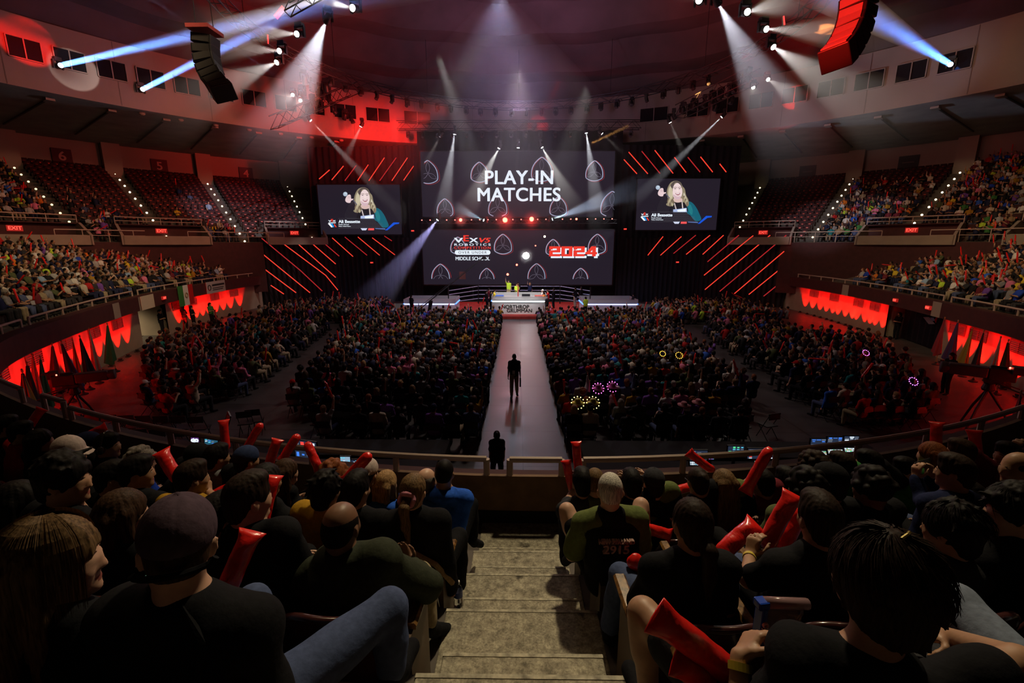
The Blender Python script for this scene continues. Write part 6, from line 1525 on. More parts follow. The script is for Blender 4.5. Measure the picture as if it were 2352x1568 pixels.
    me = field_mesh('shirt', shirt_prims(J, build, sl, hood=sh in ('royal', 'navy') or key in ('r58', 'l8'), puff=.012 if key in ('scr', 'bald') else 0), .011 if big_ else .016, wob=shirt_wob(hash(key) % 7 if False else len(lab) % 7, .006 if big_ else .004), mats=[CLOTH[sh]])
    shirt = link_mesh('shirt', me, o)
    if sh == 'olive' and key in ('r37', 'r39', 'r42', 'r36') : pass
    tr = {'capm': 'denim', 'bald': 'khaki', 'big': 'charcoal', 'pony': 'denim', 'r37': 'black', 'blue': 'black', 'r60': 'denim', 'edge': 'lightdenim', 'r58': 'denim'}.get(key, 'black')
    me = field_mesh('trousers', trouser_prims(J, build, key in ('big', 'r37')), .013 if big_ or key == 'r37' else .022, wob=shirt_wob(3, .003), mats=[CLOTH[tr]]); link_mesh('trousers', me, o)
    if key in ('bald', 'pony', 'r37', 'blue', 'capm', 'big'):
        for n in 'RL': link_mesh('shoe', field_mesh('shoe', shoe_prims(J, n), .011, mats=[CLOTH['black']]), o)
    hm = hair_mesh('hair', J['head'], J['M'], hs, {'A': .009, 'B': .008, 'C': .0065, 'D': .006}[row], len(lab), key in ('wcap', 'l5', 'l13', 'l15', 'capm', 'bcap', 'r39', 'r48')); hm.materials.append(HAIR[hc]); hr = link_mesh('hair', hm, o)
    capc = {'wcap': ('pale', False, False), 'l5': ('navy', False, True), 'l13': ('black', False, False), 'l15': ('denimb', False, True), 'capm': ('plum', False, False), 'bcap': ('pale', True, False), 'r39': ('charcoal', False, False), 'r48': ('black', False, False)}.get(key)
    if capc:
        cm = {'pale': cloth('pale cap', (.5, .4, .37)), 'plum': cloth('plum cap', (.085, .055, .075)), 'denimb': cloth('dark blue knit', (.03, .045, .11))}.get(capc[0]) or CLOTH[capc[0]]
        km = cap_mesh('cap', J['head'], J['M'], .0055 if row == 'D' else .007, capc[1], capc[2]); km.materials.append(cm); link_mesh('beanie' if capc[2] else 'cap', km, o)
    G = lambda x_, y_, z_: Vector(J['head'] + J['M'] @ V3(x_, y_, z_))
    if key in ('l9', 'l19', 'r41', 'capm'):
        b = MB()
        for s in (1, -1): b.tube([G(s * .078, -.01, 0), G(s * .074, .08, .002)], .0025, 6); b.tube([G(s * .034 + .026 * cos(a), .1, -.004 + .02 * sin(a)) for a in lin(0, 2 * pi, 14)], .0022, 5)
        b.build('glasses', glasses_m, o)
    if key == 'l6':
        b = MB(); b.tube([G(.1 * cos(a), -.01, .01 + .135 * sin(a)) for a in lin(0, pi, 14)], .011, 8)
        for s in (1, -1): b.ell(G(s * .1, -.01, -.015), (.02, .036, .042), 12, 8)
        b.build('headphones', mat('glossy black plastic', (.02, .015, .015), .15), o, True)
    if key == 'scr':
        b = MB(); b.tube([G(.045 * cos(a), -.108 + .012 * sin(3 * a), -.01 + .045 * sin(a)) for a in lin(0, 2 * pi, 25)], .018, 8, cap=False); b.build('scrunchie', cloth('dusty pink', (.6, .24, .32)), o, True)
        b = MB(); S0 = Vector(J['shL'] * .75 + J['neck'] * .25); b.tube([S0 + Vector((-.01, .05, .05)), S0 + Vector((.1, -.135, -.1)), Vector(J['waist']) + Vector((.14, -.15, .05)), Vector(J['hip']) + Vector((.22, -.08, -.02))], .02, 6); b.build('bag_strap', CLOTH['tan'], o)
    if key == 'l19':
        b = MB(); b.tube([G(.085, .0, -.03), G(.1, .0, -.12), Vector(J['neck']) + Vector((.12, .07, -.1)), Vector(J['chest']) + Vector((.1, .14, -.1))], .0025, 5); b.build('earphone_wire', CLOTH['white'], o)
        for k_, (c_, dz) in enumerate((('green', .03), ('white', .0), ('red', -.03))):
            b = MB(); e = Vector(J['shR'] * .55 + J['elR'] * .45); b.box(e + Vector((.035, -.055, dz)), (.075, .018, .024), M=Matrix.Rotation(.5, 3, 'Z')); b.build('sleeve_stripe', CLOTH[c_], o)
    if key in ('big', 'r59'):
        n = 'L'; w_ = Vector(J['wr' + n]); d_ = Vector(unit(J['wr' + n] - J['el' + n])); b = MB(); M = d_.to_track_quat('Z', 'Y').to_matrix(); b.lathe([(.032, -.011), (.0335, -.011), (.0335, .011), (.032, .011)], 20, M=M, c=w_ - d_ * .025); b.build('wristband', mat('yellow paper band', (.65, .5, .06), .4), o)
    if key in ('r37', 'r39', 'r42'):
        zc = J['chest'] + (J['neck'] - J['chest']) * .15; y_ = -.175 if key == 'r37' else -.155
        for t_, sz, dz in (('NEW ZEALAND', .032, .052), ('2915', .085, 0)):
            text(t_, sz, mat('faded shirt print', (.36, .22, .18), .8), shirt, (zc[0], zc[1] + y_, zc[2] + dz), bold=.002, ext=.012)
        for n in 'RL':
            b = field_mesh('sleeve', [cap(J['sh' + n], J['sh' + n] + (J['el' + n] - J['sh' + n]) * .78, .082 * build, .08 * build, .02), cap(J['neck'] + (J['sh' + n] - J['neck']) * .4, J['sh' + n], .079 * build, .081 * build, .03)], .011, wob=shirt_wob(2, .004), mats=[cloth('olive sleeve', (.13, .16, .05))]); link_mesh('sleeve', b, shirt)
        setm = CLOTH['black']; shirt.data.materials.clear(); shirt.data.materials.append(setm)
    if key == 'r57':
        nt = cloth('striped shirt', (.6, .58, .52)); shirt.data.materials.clear(); shirt.data.materials.append(nt)
        n2 = nt.node_tree; wv = n2.nodes.new('ShaderNodeTexWave'); wv.bands_direction = 'Z'; wv.inputs['Scale'].default_value = 7; tc_ = n2.nodes.new('ShaderNodeTexCoord'); rp2 = n2.nodes.new('ShaderNodeValToRGB'); rp2.color_ramp.interpolation = 'CONSTANT'; rp2.color_ramp.elements[0].color = (.02, .02, .03, 1); rp2.color_ramp.elements[1].position = .45; rp2.color_ramp.elements[1].color = (.6, .58, .52, 1)
        n2.links.new(tc_.outputs['Object'], wv.inputs['Vector']); n2.links.new(wv.outputs['Color'], rp2.inputs[0]); n2.links.new(rp2.outputs[0], n2.nodes['Principled BSDF'].inputs['Base Color'])
    if key == 'l13': text('CREW', .03, CLOTH['white'], o, G(0, -.122, .06), rot=(0, 0, radians(yaw)), bold=.001) if False else None
    if key == 'capm':
        b = MB(); b.tube([G(.085 * cos(a), -.118 - .02 * sin(a) * 0 - .006, .0 - .025 * sin(a)) for a in lin(0, pi, 10)], .009, 6); b.build('cap_strap', CLOTH['black'], o)
        b = MB(); p0, p1, p2 = Vector(J['neck']) + Vector((.05, -.06, .05)), Vector(J['shR'] * .5 + J['neck'] * .5) + Vector((.03, -.085, .0)), Vector(J['chest']) + Vector((.1, -.15, -.05))
        b.tube([p0, p1, p2], .013, 6); b.build('lanyard', CLOTH['black'], o)
        b = MB(); b.box(p2 + Vector((.0, -.015, -.06)), (.08, .012, .11)); b.build('badge', mat('red badge', (.4, .02, .03), .2, coat=.5), o)
    if key == 'big':
        b = MB(); b.tube([G(-.012, -.06, .152), G(.012, -.055, .158), G(.03, -.045, .156)], .004, 6); b.build('hair_clip', mat('gold clip', (.6, .45, .12), .25, metal=.8), o)
# loose strands for the near long-haired and mop-haired heads
def strands(key, n, kind):
    o, J, root, fa = PPL[key]; r = random.Random(n); b = MB(); h = J['head']; M = J['M']
    for i in range(n):
        a = r.uniform(0, 2 * pi); el = r.uniform(.1, 1.45)
        pts = []; rr0 = r.uniform(1.0, 1.06)
        if kind == 'long':
            a = r.choice([r.uniform(pi * .75, pi * 2.25)]); L = r.uniform(.3, .48)
            for j in range(7):
                u = j / 6; e2 = 1.35 - u * 1.6
                rad = V3(.098, .12, .118) * rr0
                if e2 > -.1: q = V3(rad[0] * cos(a) * cos(e2), -.015 + rad[1] * sin(a) * cos(e2), .03 + rad[2] * sin(e2))
                else: q = V3(rad[0] * cos(a), -.015 + rad[1] * sin(a), .03 - (-.1 - e2) * L * 2.2) * V3(1.02, 1.02, 1)
                pts.append(Vector(h + M @ q))
            rad_ = [.0014] * 5 + [.001, .0003]
        else:
            for j in range(4):
                u = j / 3; e2 = el - u * .55; k = 1.04 + .1 * u * r.uniform(.3, 1)
                q = V3(.11 * cos(a + u * .15) * cos(e2), -.03 + .125 * sin(a + u * .15) * cos(e2), .03 + .12 * sin(e2)) * k; pts.append(Vector(h + M @ q))
            rad_ = [.002, .0018, .0012, .0003]
        b.tube(pts, rad_, 3, cap=False)
    hair = [c for c in o.children if c.name.startswith('hair') and not c.name.startswith('hair_clip')][0]
    b.build('strands', hair.data.materials[0], hair)
strands('blond', 950, 'long'); strands('big', 380, 'mop'); strands('r60', 240, 'mop'); strands('r61', 200, 'mop')
# ---- fixed seats of the near rows
M_rim = mat('glossy maroon seat shell', (.055, .018, .018), .22, coat=.4); M_cush = mat('brown seat cushion', (.06, .032, .022), .85, noise=.2, nscale=30); M_wood = mat('varnished wood armrest', (.2, .1, .03), .3, noise=.8, nscale=45, coat=.5); M_end = mat('brown end panel', (.1, .055, .03), .5)
def seat_parts():
    n, m_ = 15, 9; sh = MB()
    def pt(u, v, d):   # shell: u across, v up
        wz = 1 - .18 * max(0, (v - .6) / .4) ** 2
        return Vector((u * .25 * wz, -.21 - .14 * v + .05 * u * u - d, .36 + .5 * v - .05 * v * u ** 4))
    for d in (0, .03):
        o = len(sh.v); V = [pt(-1 + 2 * i / (n - 1), j / (m_ - 1), d) for j in range(m_) for i in range(n)]
        sh.add(V, [(j * n + i, j * n + i + 1, (j + 1) * n + i + 1, (j + 1) * n + i) for j in range(m_ - 1) for i in range(n - 1)])
    edge = [(-1, j / 8) for j in range(9)] + [(-1 + 2 * i / 14, 1) for i in range(15)] + [(1, 1 - j / 8) for j in range(9)]
    rim = MB(); rim.tube([pt(u, v, .015) for u, v in edge], .018, 8)
    back = MB(); back.tube([Vector((0, -.22, .45)), Vector((0, -.27, .6)), Vector((0, -.32, .78))], [.03] * 3, 4)
    cu = MB(); V = []
    for j in range(9):
        for i in range(9):
            u, v = -1 + i / 4, -1 + j / 4; e = (1 - u ** 6) * (1 - v ** 6)
            V.append(Vector((u * .23, .04 + v * .22, .40 + .05 * e)))
    cu.add(V, [(j * 9 + i, j * 9 + i + 1, (j + 1) * 9 + i + 1, (j + 1) * 9 + i) for j in range(8) for i in range(8)]); cu.box((0, .04, .385), (.46, .44, .05))
    pad = MB(); V = []
    for j in range(9):
        for i in range(11):
            u, v = -1 + i / 5, j / 8; e = (1 - u ** 6) * (1 - (2 * v - 1) ** 6); V.append(pt(u * .9, .12 + v * .82, -.005 - .045 * e))
    pad.add(V, [(j * 11 + i, j * 11 + i + 1, (j + 1) * 11 + i + 1, (j + 1) * 11 + i) for j in range(8) for i in range(10)])
    ar = MB(); ar.prism([(-.03, 0), (.03, 0), (.034, .02), (.022, .035), (-.022, .035), (-.034, .02)], .36, Matrix.Translation((0, -.12, .6)))
    st = MB(); st.box((0, -.02, .3), (.035, .3, .6))
    return dict(shell=sh.mesh('shell', M_rim, True), rim=rim.mesh('rim', M_rim, True), cushion=cu.mesh('cushion', M_cush, True), back_pad=pad.mesh('back_pad', M_cush, True), armrest=ar.mesh('armrest', M_wood), standard=st.mesh('standard', M_end))
SP = seat_parts()
for row in 'ABCD':
    for sgn in (-1, 1):
        s = 0.0; x = .80; i = 0
        while x < {'A': 6.2, 'B': 4.6, 'C': 3.2, 'D': 1.9}[row]:
            X = sgn * x + .03; fa = facing(X); i += 1
            r = empty('arena_seat', (X, ROWY[row] + curve(X), ROWZ[row]), fa, f'brown fixed seat, {NUMW[i]} {"left" if sgn < 0 else "right"} of the stairs, ' + dict(A='front row', B='second row', C='third row', D='nearest row')[row], 'seat', 'fixed seats in the near rows')
            for k in ('shell', 'rim', 'cushion', 'back_pad'): link_mesh(k, SP[k], r)
            sd = sgn if True else 1
            for q in ((-sgn * .27, True), (sgn * .27, False)):
                if q[1] and (i > 1 or (row == 'D' and sgn < 0)): continue
                if not q[1] or i == 1:
                    link_mesh('standard', SP['standard'], r, (q[0], 0, 0)); link_mesh('armrest', SP['armrest'], r, (q[0], 0, 0))
            x += .54 * cos(fa)
# ---- sticks in the near rows: base px, tip px, row, side offset, label
FSTK = [(66, 983, 97, 938, 'A', .3, 'red inflatable stick leaning right above the parapet at far left', 1.1), (197, 1003, 236, 984, 'A', .35, 'drooping red stick behind the pale cap', 1.1), (415, 1106, 370, 1035, 'B', .3, 'long red stick pointing up left beside the curly grey head', 1.25),
        (521, 1034, 516, 986, 'A', .3, 'upright red stick right of the music stand', 1.0), (566, 1034, 583, 1002, 'A', .35, 'short red stick behind the blue beanie', 1.0), (616, 1076, 633, 1024, 'A', .2, 'red stick with white print right of the blue beanie', 1.1),
        (648, 1060, 667, 1027, 'A', .3, 'red stick beside the glowing multi-view monitor', 1.1), (736, 1078, 716, 1040, 'A', .3, 'red stick leaning left above the curly orange head', 1.1), (792, 1110, 850, 1040, 'B', .4, 'long red stick raised beside the backward cap', 1.1),
        (1318, 1134, 1300, 1056, 'A', .28, 'left one of two upright red sticks right of the aisle', 1.0), (1331, 1090, 1327, 1050, 'A', .3, 'right one of two upright red sticks right of the aisle', 1.0), (1641, 1082, 1587, 1042, 'A', .3, 'red stick pointing up left over the right parapet', 1.0),
        (1713, 1134, 1768, 1026, 'B', .45, 'tall red stick raised highest in the right front row', 1.05), (2152, 1038, 2152, 994, 'A', .3, 'upright red stick over the reddish hair', 1.2), (2252, 1078, 2237, 987, 'A', .3, 'tallest upright red stick near the right edge', 1.3),
        (1757, 1260, 1825, 1133, 'C', .3, 'front one of two big red sticks leaning right', 1.15), (1793, 1268, 1850, 1160, 'C', .42, 'rear one of two big red sticks leaning right', 1.15), (1468, 1212, 1525, 1226, 'B', .3, 'red stick lying across beside the 2915 shirt', 1.1),
        (1448, 1278, 1490, 1335, 'C', .35, 'flat red stick end poking up by the jeans knee', 1.2), (1650, 1280, 1700, 1235, 'C', .35, 'red stick end right of the dark ponytail', 1.2), (478, 1146, 520, 1126, 'B', .45, 'fanned red stick held at the mouth of the mustard shirt', 1.2), (504, 1402, 532, 1335, 'D', .4, 'red stick standing beside the jeans knee at lower left', 1.0),
        (1500, 1415, 1720, 1575, 'D', .1, 'large red stick lying over the bare knee', 1.1), (1548, 1510, 1700, 1640, 'D', .1, 'second large red stick under the first at the bare knee', 1.1), (1015, 1352, 940, 1312, 'C', .3, 'red stick beside the third seat left of the stairs', 1.0),
        (2015, 1255, 2100, 1268, 'C', .3, 'red stick low behind the big mop of hair', 1.0), (1545, 1130, 1575, 1122, 'A', .3, 'short red stick held level by the grey cap', 1.1), (0, 1058, 45, 1072, 'A', .1, 'red stick lying at the left edge', 1.0), (600, 1215, 612, 1165, 'C', .35, 'red stick pressed to a face left of the bald head', 1.0)]
for x0, y0, x1, y1, row, dy, lab, wd in FSTK:
    p = rowpt(x0, y0, row, dy); q = rowpt(x1, y1, row, dy + .05)
    stick(p, q - p, lab, None, max(.5, (q - p).length / .62), R.uniform(-.3, .3), wd, 1 if (x1, y1) in ((583, 1002), (667, 1027), (716, 1040), (850, 1040), (1768, 1026), (1720, 1575), (1700, 1640)) else 0, True)
# ---- bottle, phone, tablet, snack bag
M_pet = mat('clear plastic bottle', (.9, .93, .95), .05, trans=1.0, spec=.5)
p = at(1053, 1392, Z=3.385); r = empty('water_bottle', (p.x, p.y, 3.385), 0, 'clear plastic water bottle with white cap standing on the stairs', 'bottle')
b = MB(); b.lathe([(.028, .002), (.033, .012), (.033, .06), (.03, .075), (.033, .09), (.033, .135), (.024, .165), (.012, .182), (.012, .195)], 20); b.build('bottle', M_pet, r, True)
b = MB(); b.lathe([(.015, .192), (.015, .21), (.013, .213)], 16); b.build('cap', mat('white cap', (.75, .75, .75), .4), r); b = MB(); b.lathe([(.0335, .09), (.0337, .091), (.0337, .134), (.0335, .135)], 20); b.build('label', mat('blue label', (.06, .1, .35), .4), r)
def slab(name, px, py, row, dy, dims, m, label, cat, rot=(0, 0, 0)):
    p = rowpt(px, py, row, dy); b = MB(); b.box((0, 0, 0), dims); return tag(b.build(name, m, None, loc=p, rot=rot, bevel=.004), label, cat)
slab('tablet', 300, 1388, 'D', .42, (.13, .2, .008), mat('teal tablet case', (.12, .3, .32), .4), 'teal edged tablet on the lap of the blond person', 'tablet', (.5, .1, -.5))
slab('phone', 905, 1290, 'C', .42, (.085, .16, .009), mat('dark phone glass', (.015, .016, .03), .1), 'dark phone on the lap of the person in olive jacket', 'phone', (.5, 0, -.2))
slab('phone', 2118, 1066, 'B', .42, (.15, .009, .075), mat('black phone', (.02, .02, .022), .2), 'phone held up sideways by the person in navy sweatshirt', 'phone', (0, -.2, .2))
pb = rowpt(1795, 1425, 'D', .28); r = empty('snack_bag', pb, .15, 'clear crinkled snack bag with blue side strip, held at lower right', 'snack bag')
n = 12; V = []; rb_ = random.Random(4)
for s in (0, 1):
    for j in range(n):
        for i in range(n):
            u, v = i / (n - 1), j / (n - 1); e = (1 - (2 * u - 1) ** 4) * (1 - (2 * v - 1) ** 4); V.append(Vector(((u - .5) * .155, (.022 if s else -.022) * e + rb_.uniform(-.006, .006), (v - .5) * .16)))
b = MB(); b.add(V, [(s * n * n + j * n + i, s * n * n + j * n + i + 1, s * n * n + (j + 1) * n + i + 1, s * n * n + (j + 1) * n + i) for s in (0, 1) for j in range(n - 1) for i in range(n - 1)]); b.build('film', mat('dark crinkled film', (.2, .13, .13), .12, alpha=.6, spec=.7), r, True)
b = MB(); b.tube([Vector((-.075, 0, .083)), Vector((.085, -.005, .062))], .019, 10); b.build('rolled_top', mat('pinkish clear film', (.4, .24, .25), .2, alpha=.75), r, True)
b = MB(); b.box((-.082, 0, -.01), (.02, .045, .17)); b.box((-.085, 0, .08), (.04, .04, .03)); st_ = b.build('side_strip', mat('glossy blue wrapper', (.015, .07, .5), .25), r, bevel=.006)
text('OREO', .026, CLOTH['white'], st_, (-.082, -.026, -.01), rot=(0, pi / 2, 0), bold=.001)
# ------------------------------------------------------------------ desks, cameras, flags, standing people, chairs
def standing(name_key, pos, face, label, shirt='black', trousers='black', hair='short', hc='black', skin='tan', arms='side', arm_pts=None, vox=.02, sh=1.0, legs=None, sleeve='short', capc=None, grp=None, short=False, hyaw=0):
    J = skeleton(stand=True, arms=arms, arm_pts=arm_pts, sh=sh, leg_pts=legs, hyaw=radians(hyaw))
    o = link_mesh('person', field_mesh('body', body_prims(J, 1), vox, mats=[SKIN[skin]]), None, pos, (0, 0, face)); tag(o, label, 'person', grp)
    link_mesh('shirt', field_mesh('shirt', shirt_prims(J, 1, sleeve), vox, wob=shirt_wob(1), mats=[CLOTH[shirt]]), o); link_mesh('trousers', field_mesh('trousers', trouser_prims(J, 1, short), vox, mats=[CLOTH[trousers]]), o)
    for n in 'RL': link_mesh('shoe', field_mesh('shoe', shoe_prims(J, n), vox * .8, mats=[CLOTH['black']]), o)
    h = hair_mesh('hair', J['head'], J['M'], hair, min(vox, .014), 2, bool(capc)); h.materials.append(HAIR[hc]); link_mesh('hair', h, o)
    if capc: k = cap_mesh('cap', J['head'], J['M'], min(vox, .012)); k.materials.append(CLOTH[capc]); link_mesh('cap', k, o)
    return o, J
# walkers
stride = {'R': ((.1, .2, .5), (.1, .12, .1)), 'L': ((-.1, .06, .5), (-.11, -.2, .12))}
p = at(1181, 912, Z=0)
o, J = standing('walker', (p.x, p.y, 0), pi, 'person in dark polo and khaki trousers walking down the centre aisle', 'black', 'khaki', 'buzz', 'black', 'dark', 'side', vox=.014, legs=stride, sh=1.03)
b = MB(); b.box(Vector(J['hip']) + Vector((.02, .16, .12)), (.1, .015, .13)); b.build('badge', CLOTH['white'], o); b = MB(); b.box(Vector(J['wrL']) + Vector((0, .05, -.22)), (.06, .1, .36)); b.build('folded_jacket', CLOTH['black'], o)
p = at(1141, 992, Y=10.7); standing('watcher', (p.x, p.y, 0), .1, 'person with dark bun in black T-shirt standing behind the parapet left of the aisle', 'black', 'black', 'bun', 'black', 'tan', 'side', vox=.014, sh=p.z / 1.72)
for px, py, Y, lab, sh in ((375, 770, 29.2, 'dark figure standing by the lit entrance on the left', 'black'), (428, 757, 30.5, 'left one of two dark figures before the red lit left wall', 'black'), (447, 757, 30.7, 'right one of two dark figures before the red lit left wall', 'black'), (489, 748, 31.5, 'figure in dull green before the red lit left wall', 'green'),
                           (560, 712, 41, 'dark figure pointing at the far end of the left wall', 'black'), (586, 705, 42.5, 'dark figure at the far end of the left wall', 'charcoal'), (300, 800, 26.5, 'dark figure holding a stick at the near edge of the left entrance', 'charcoal'), (2056, 778, 28.0, 'dark figure standing by the curtained right entrance', 'black'), (2168, 905, 19.6, 'dark hunched figure near the right wall flags', 'black')):
    p = at(px, py, Z=0); Y = p.y; standing(lab, (p.x, p.y, 0), rc.uniform(-1, 1) - (.8 if px < 1000 else -.8), lab, sh, 'black', rc.choice(['short', 'long', 'messy']), 'black', 'tan', 'fold', vox=.026)
# people on the stage
zs = .24
for px, py, Y, face, lab, sh, hr, hc, sk, arms, cp in (
    (1168, 646, 41.6, pi, 'referee in lime shirt with one arm raised behind the white field', 'lime', 'short', 'brown', 'fair', ('side', 'up'), None), (1187, 660, 41.4, pi, 'person in lime shirt bending behind the white field', 'lime', 'short', 'brown', 'fair', 'lap', None), (1217, 662, 42.2, pi, 'blond person in dark top behind the white field', 'navy', 'long', 'blond', 'fair', ('side', 'up'), None),
    (1190, 657, 43.0, pi, 'person with dark hair behind the bending lime shirt', 'black', 'short', 'black', 'tan', 'fold', None), (1123, 656, 40.6, -.9, 'dark figure at the rear left corner of the white field', 'maroon', 'short', 'black', 'tan', 'fold', None), (1118, 670, 39.2, -1.2, 'person in black and red at the left end of the white field', 'black', 'short', 'black', 'tan', 'fold', None),
    (1128, 668, 38.6, -1.2, 'person in black with yellow trim left of the white field', 'black', 'short', 'black', 'tan', 'fold', None), (1136, 664, 39.4, -1.3, 'person in yellow top left of the white field', 'yellow', 'short', 'dkbrown', 'tan', 'fold', None), (1246, 665, 39.6, 1.2, 'person in white cap right of the white field', 'white', 'short', 'brown', 'fair', 'fold', 'white'),
    (1258, 666, 39.4, 1.2, 'person in red shirt right of the white field', 'red', 'short', 'brown', 'fair', 'fold', None), (1249, 674, 38.3, 1.1, 'person in orange red top at the right end of the white field', 'orange', 'short', 'black', 'tan', 'fold', None), (1256, 682, 37.6, 1.0, 'person in dark printed top in front right of the white field', 'charcoal', 'short', 'black', 'tan', 'fold', None), (1272, 656, 41.0, 1.0, 'person in black at the rear right of the white field', 'black', 'short', 'black', 'tan', 'fold', None),
    (1322, 656, 41.8, .8, 'person in khaki trousers between the white and right fields', 'black', 'short', 'black', 'brown', 'fold', None), (1335, 660, 42.2, .6, 'dark figure beside the khaki trousers on the stage', 'black', 'short', 'black', 'tan', 'fold', None), (945, 690, 38.5, -.5, 'dark figure at the left playing field', 'black', 'short', 'black', 'tan', 'fold', None),
    (1345, 694, 37.5, .3, 'person in lime vest at the corner of the right field', 'lime', 'short', 'black', 'tan', 'fold', None), (1455, 690, 40, .6, 'dark figure at the far end of the right field', 'charcoal', 'short', 'black', 'tan', 'fold', None)):
    p = at(px, py, Y=Y); z0 = .99 if Y > 41.2 and abs(px - 1190) < 40 else zs; hgt = min(1.08, max(.84, (p.z - z0) / 1.6)); standing(lab, (p.x, Y, z0), face, lab, sh, 'khaki' if 'khaki' in lab or 'raised' in lab else 'black', hr, hc, sk, arms, vox=.026, sh=hgt, capc=cp, short='raised' in lab)
b = MB(); b.box((.1, 42.5, .615), (3.6, 2.4, .75)); tag(b.build('referee_platform', M_desk if 'M_desk' in globals() else M_black, bevel=.02), 'low black platform behind the central playing field', 'platform')
# folding chairs
_fc = {}
def chair_meshes():
    b = MB(); b.box((0, .02, .44), (.42, .4, .03)); _fc['seat'] = b.mesh('seat', mat('black chair seat', (.02, .02, .022), .45))
    b = MB(); b.box((0, -.2, .78), (.42, .025, .2), M=Matrix.Rotation(-.15, 3, 'X')); _fc['backrest'] = b.mesh('backrest', mat('black chair back', (.018, .018, .02), .4))
    b = MB(); b.tube([(0, -.23, .88), (0, .2, .01)], .012, 6); _fc['front_leg'] = b.mesh('leg', M_dark); b = MB(); b.tube([(0, .16, .43), (0, -.24, .01)], .012, 6); _fc['rear_leg'] = b.mesh('leg', M_dark)
chair_meshes()
def chair(p, rz, label, grp):
    r = empty('folding_chair', p, rz, label, 'chair', grp); link_mesh('seat', _fc['seat'], r); link_mesh('backrest', _fc['backrest'], r)
    for s in (-.2, .2): link_mesh('leg', _fc['front_leg'], r, (s, 0, 0)); link_mesh('leg', _fc['rear_leg'], r, (s, 0, 0))
    return r
nch = {}
for d, c in inframe[:N_IND]:
    if c[0].z > .1 or nch.get(c[7], 0) >= 34: continue
    nch[c[7]] = nch.get(c[7], 0) + 1
    chair(c[0] + Vector((0, 0, 0)), c[1], f'black folding chair, {NUMW[c[9]]} from aisle, {NUMW[c[8]]} row from back, {c[7]}', 'occupied folding chairs, ' + c[7])
k = 0
for j, Y in enumerate((12.0, 13.0)):
    for i in range(9):
        x = -9.6 - .55 * i - j * .15; k += 1
        chair((x, Y + .02 * i, 0), .15, f'empty black folding chair, {NUMW[i + 1]} in the {["last", "second last"][j]} row of left side block', 'empty folding chairs at the back left')
for i, (px, py) in enumerate(((590, 995), (570, 1000), (1700, 1010), (1760, 1005))):
    p = at(px, py, Z=0); chair((p.x, p.y, 0), .3, f'lone empty folding chair {["behind", "furthest back beside", "right of", "at the right corner of"][i]} the {"left" if i < 2 else "right"} centre block', 'lone folding chairs')
# control desks beyond the parapet
M_desk = mat('black desk cloth', (.012, .012, .014), .9)
for x0, x1, Y, l in ((-7.4, -1.9, 9.6, 'long black control desk left of the aisle'), (1.6, 9.2, 9.6, 'long black control desk right of the aisle')):
    r = empty('control_desk', ((x0 + x1) / 2, Y, 0), 0, l, 'desk'); b = MB(); b.box((0, 0, .9), (x1 - x0, .9, .05)); b.build('top', M_desk, r, bevel=.01); b = MB(); b.box((0, .4, .44), (x1 - x0, .05, .88)); b.build('front_cloth', M_desk, r)
    for s in (-1, 1): b = MB(); b.box((s * (x1 - x0 - .1) / 2, 0, .44), (.08, .8, .88)); b.build('leg', M_desk, r)
for x0, x1, Y, l in ((-8.2, -1.9, 11.4, 'low black platform behind the left control desk'), (1.7, 9.6, 11.4, 'low black platform behind the right control desk')):
    b = MB(); b.box(((x0 + x1) / 2, Y, .3), (x1 - x0, 1.0, .6)); tag(b.build('platform', M_desk, bevel=.02), l, 'platform')
UI = [emis('ui ' + n, c, s * 1.7) for n, c, s in (('blue', (.05, .2, .8), .7), ('cyan', (.1, .6, .8), .6), ('red', (.9, .06, .05), .7), ('white', (.75, .85, .95), .7), ('grey', (.2, .24, .3), .4), ('green', (.1, .8, .3), .6), ('violet', (.4, .15, .8), .6), ('amber', (.8, .5, .1), .6))]
def monitor(px, py, wpx, hpx, label, seed, Y=9.7, tilt=0.0, yaw=0.0, pal=(0, 1, 3, 4), bg=(.02, .03, .06), cat='monitor', grid=(4, 4), fill=.6, txt=None):
    p = at(px, py, Y=Y); w = wpx * (depth(p)) / F; h = hpx * depth(p) / F; r_ = random.Random(seed)
    r = empty('monitor', p, yaw, label, cat); r.rotation_euler = (tilt, 0, yaw)
    b = MB(); b.box((0, .025, 0), (w + .04, .04, h + .04)); b.build('casing', M_fix, r, bevel=.005)
    b = MB(); b.box((0, 0, 0), (w, .012, h)); b.build('screen', emis('screen bg %d' % seed, bg, .9), r)
    b = MB(); used = []
    for j in range(grid[1]):
        for i in range(grid[0]):
            if r_.random() > fill: continue
            c = r_.choice(pal); used.append(c); b.cur = pal.index(c)
            b.box((-w / 2 + w * (i + .5) / grid[0], -.008, -h / 2 + h * (j + .5) / grid[1]), (w / grid[0] * r_.uniform(.4, .9), .006, h / grid[1] * r_.uniform(.25, .85)))
    b.build('interface', [UI[c] for c in pal], r)
    if txt: text(txt, h * .8, UI[3], r, (0, -.014, 0), bold=.01)
    b = MB(); b.box((0, .06, -h / 2 - max(.03, (p.z - h / 2 - .93) / 2)), (.06, .04, max(.05, p.z - h / 2 - .93))); b.box((0, .06, -(p.z - .935)), (.22, .16, .015)); b.build('stand', M_fix, r)
    return r
monitor(448, 1011, 17, 13, 'small violet screen at the left desk', 1, pal=(6, 3), bg=(.12, .03, .2), txt='GO'); monitor(485, 1013, 26, 14, 'small teal laptop screen right of the violet screen', 2, bg=(.02, .1, .16), tilt=-.3, yaw=.3)
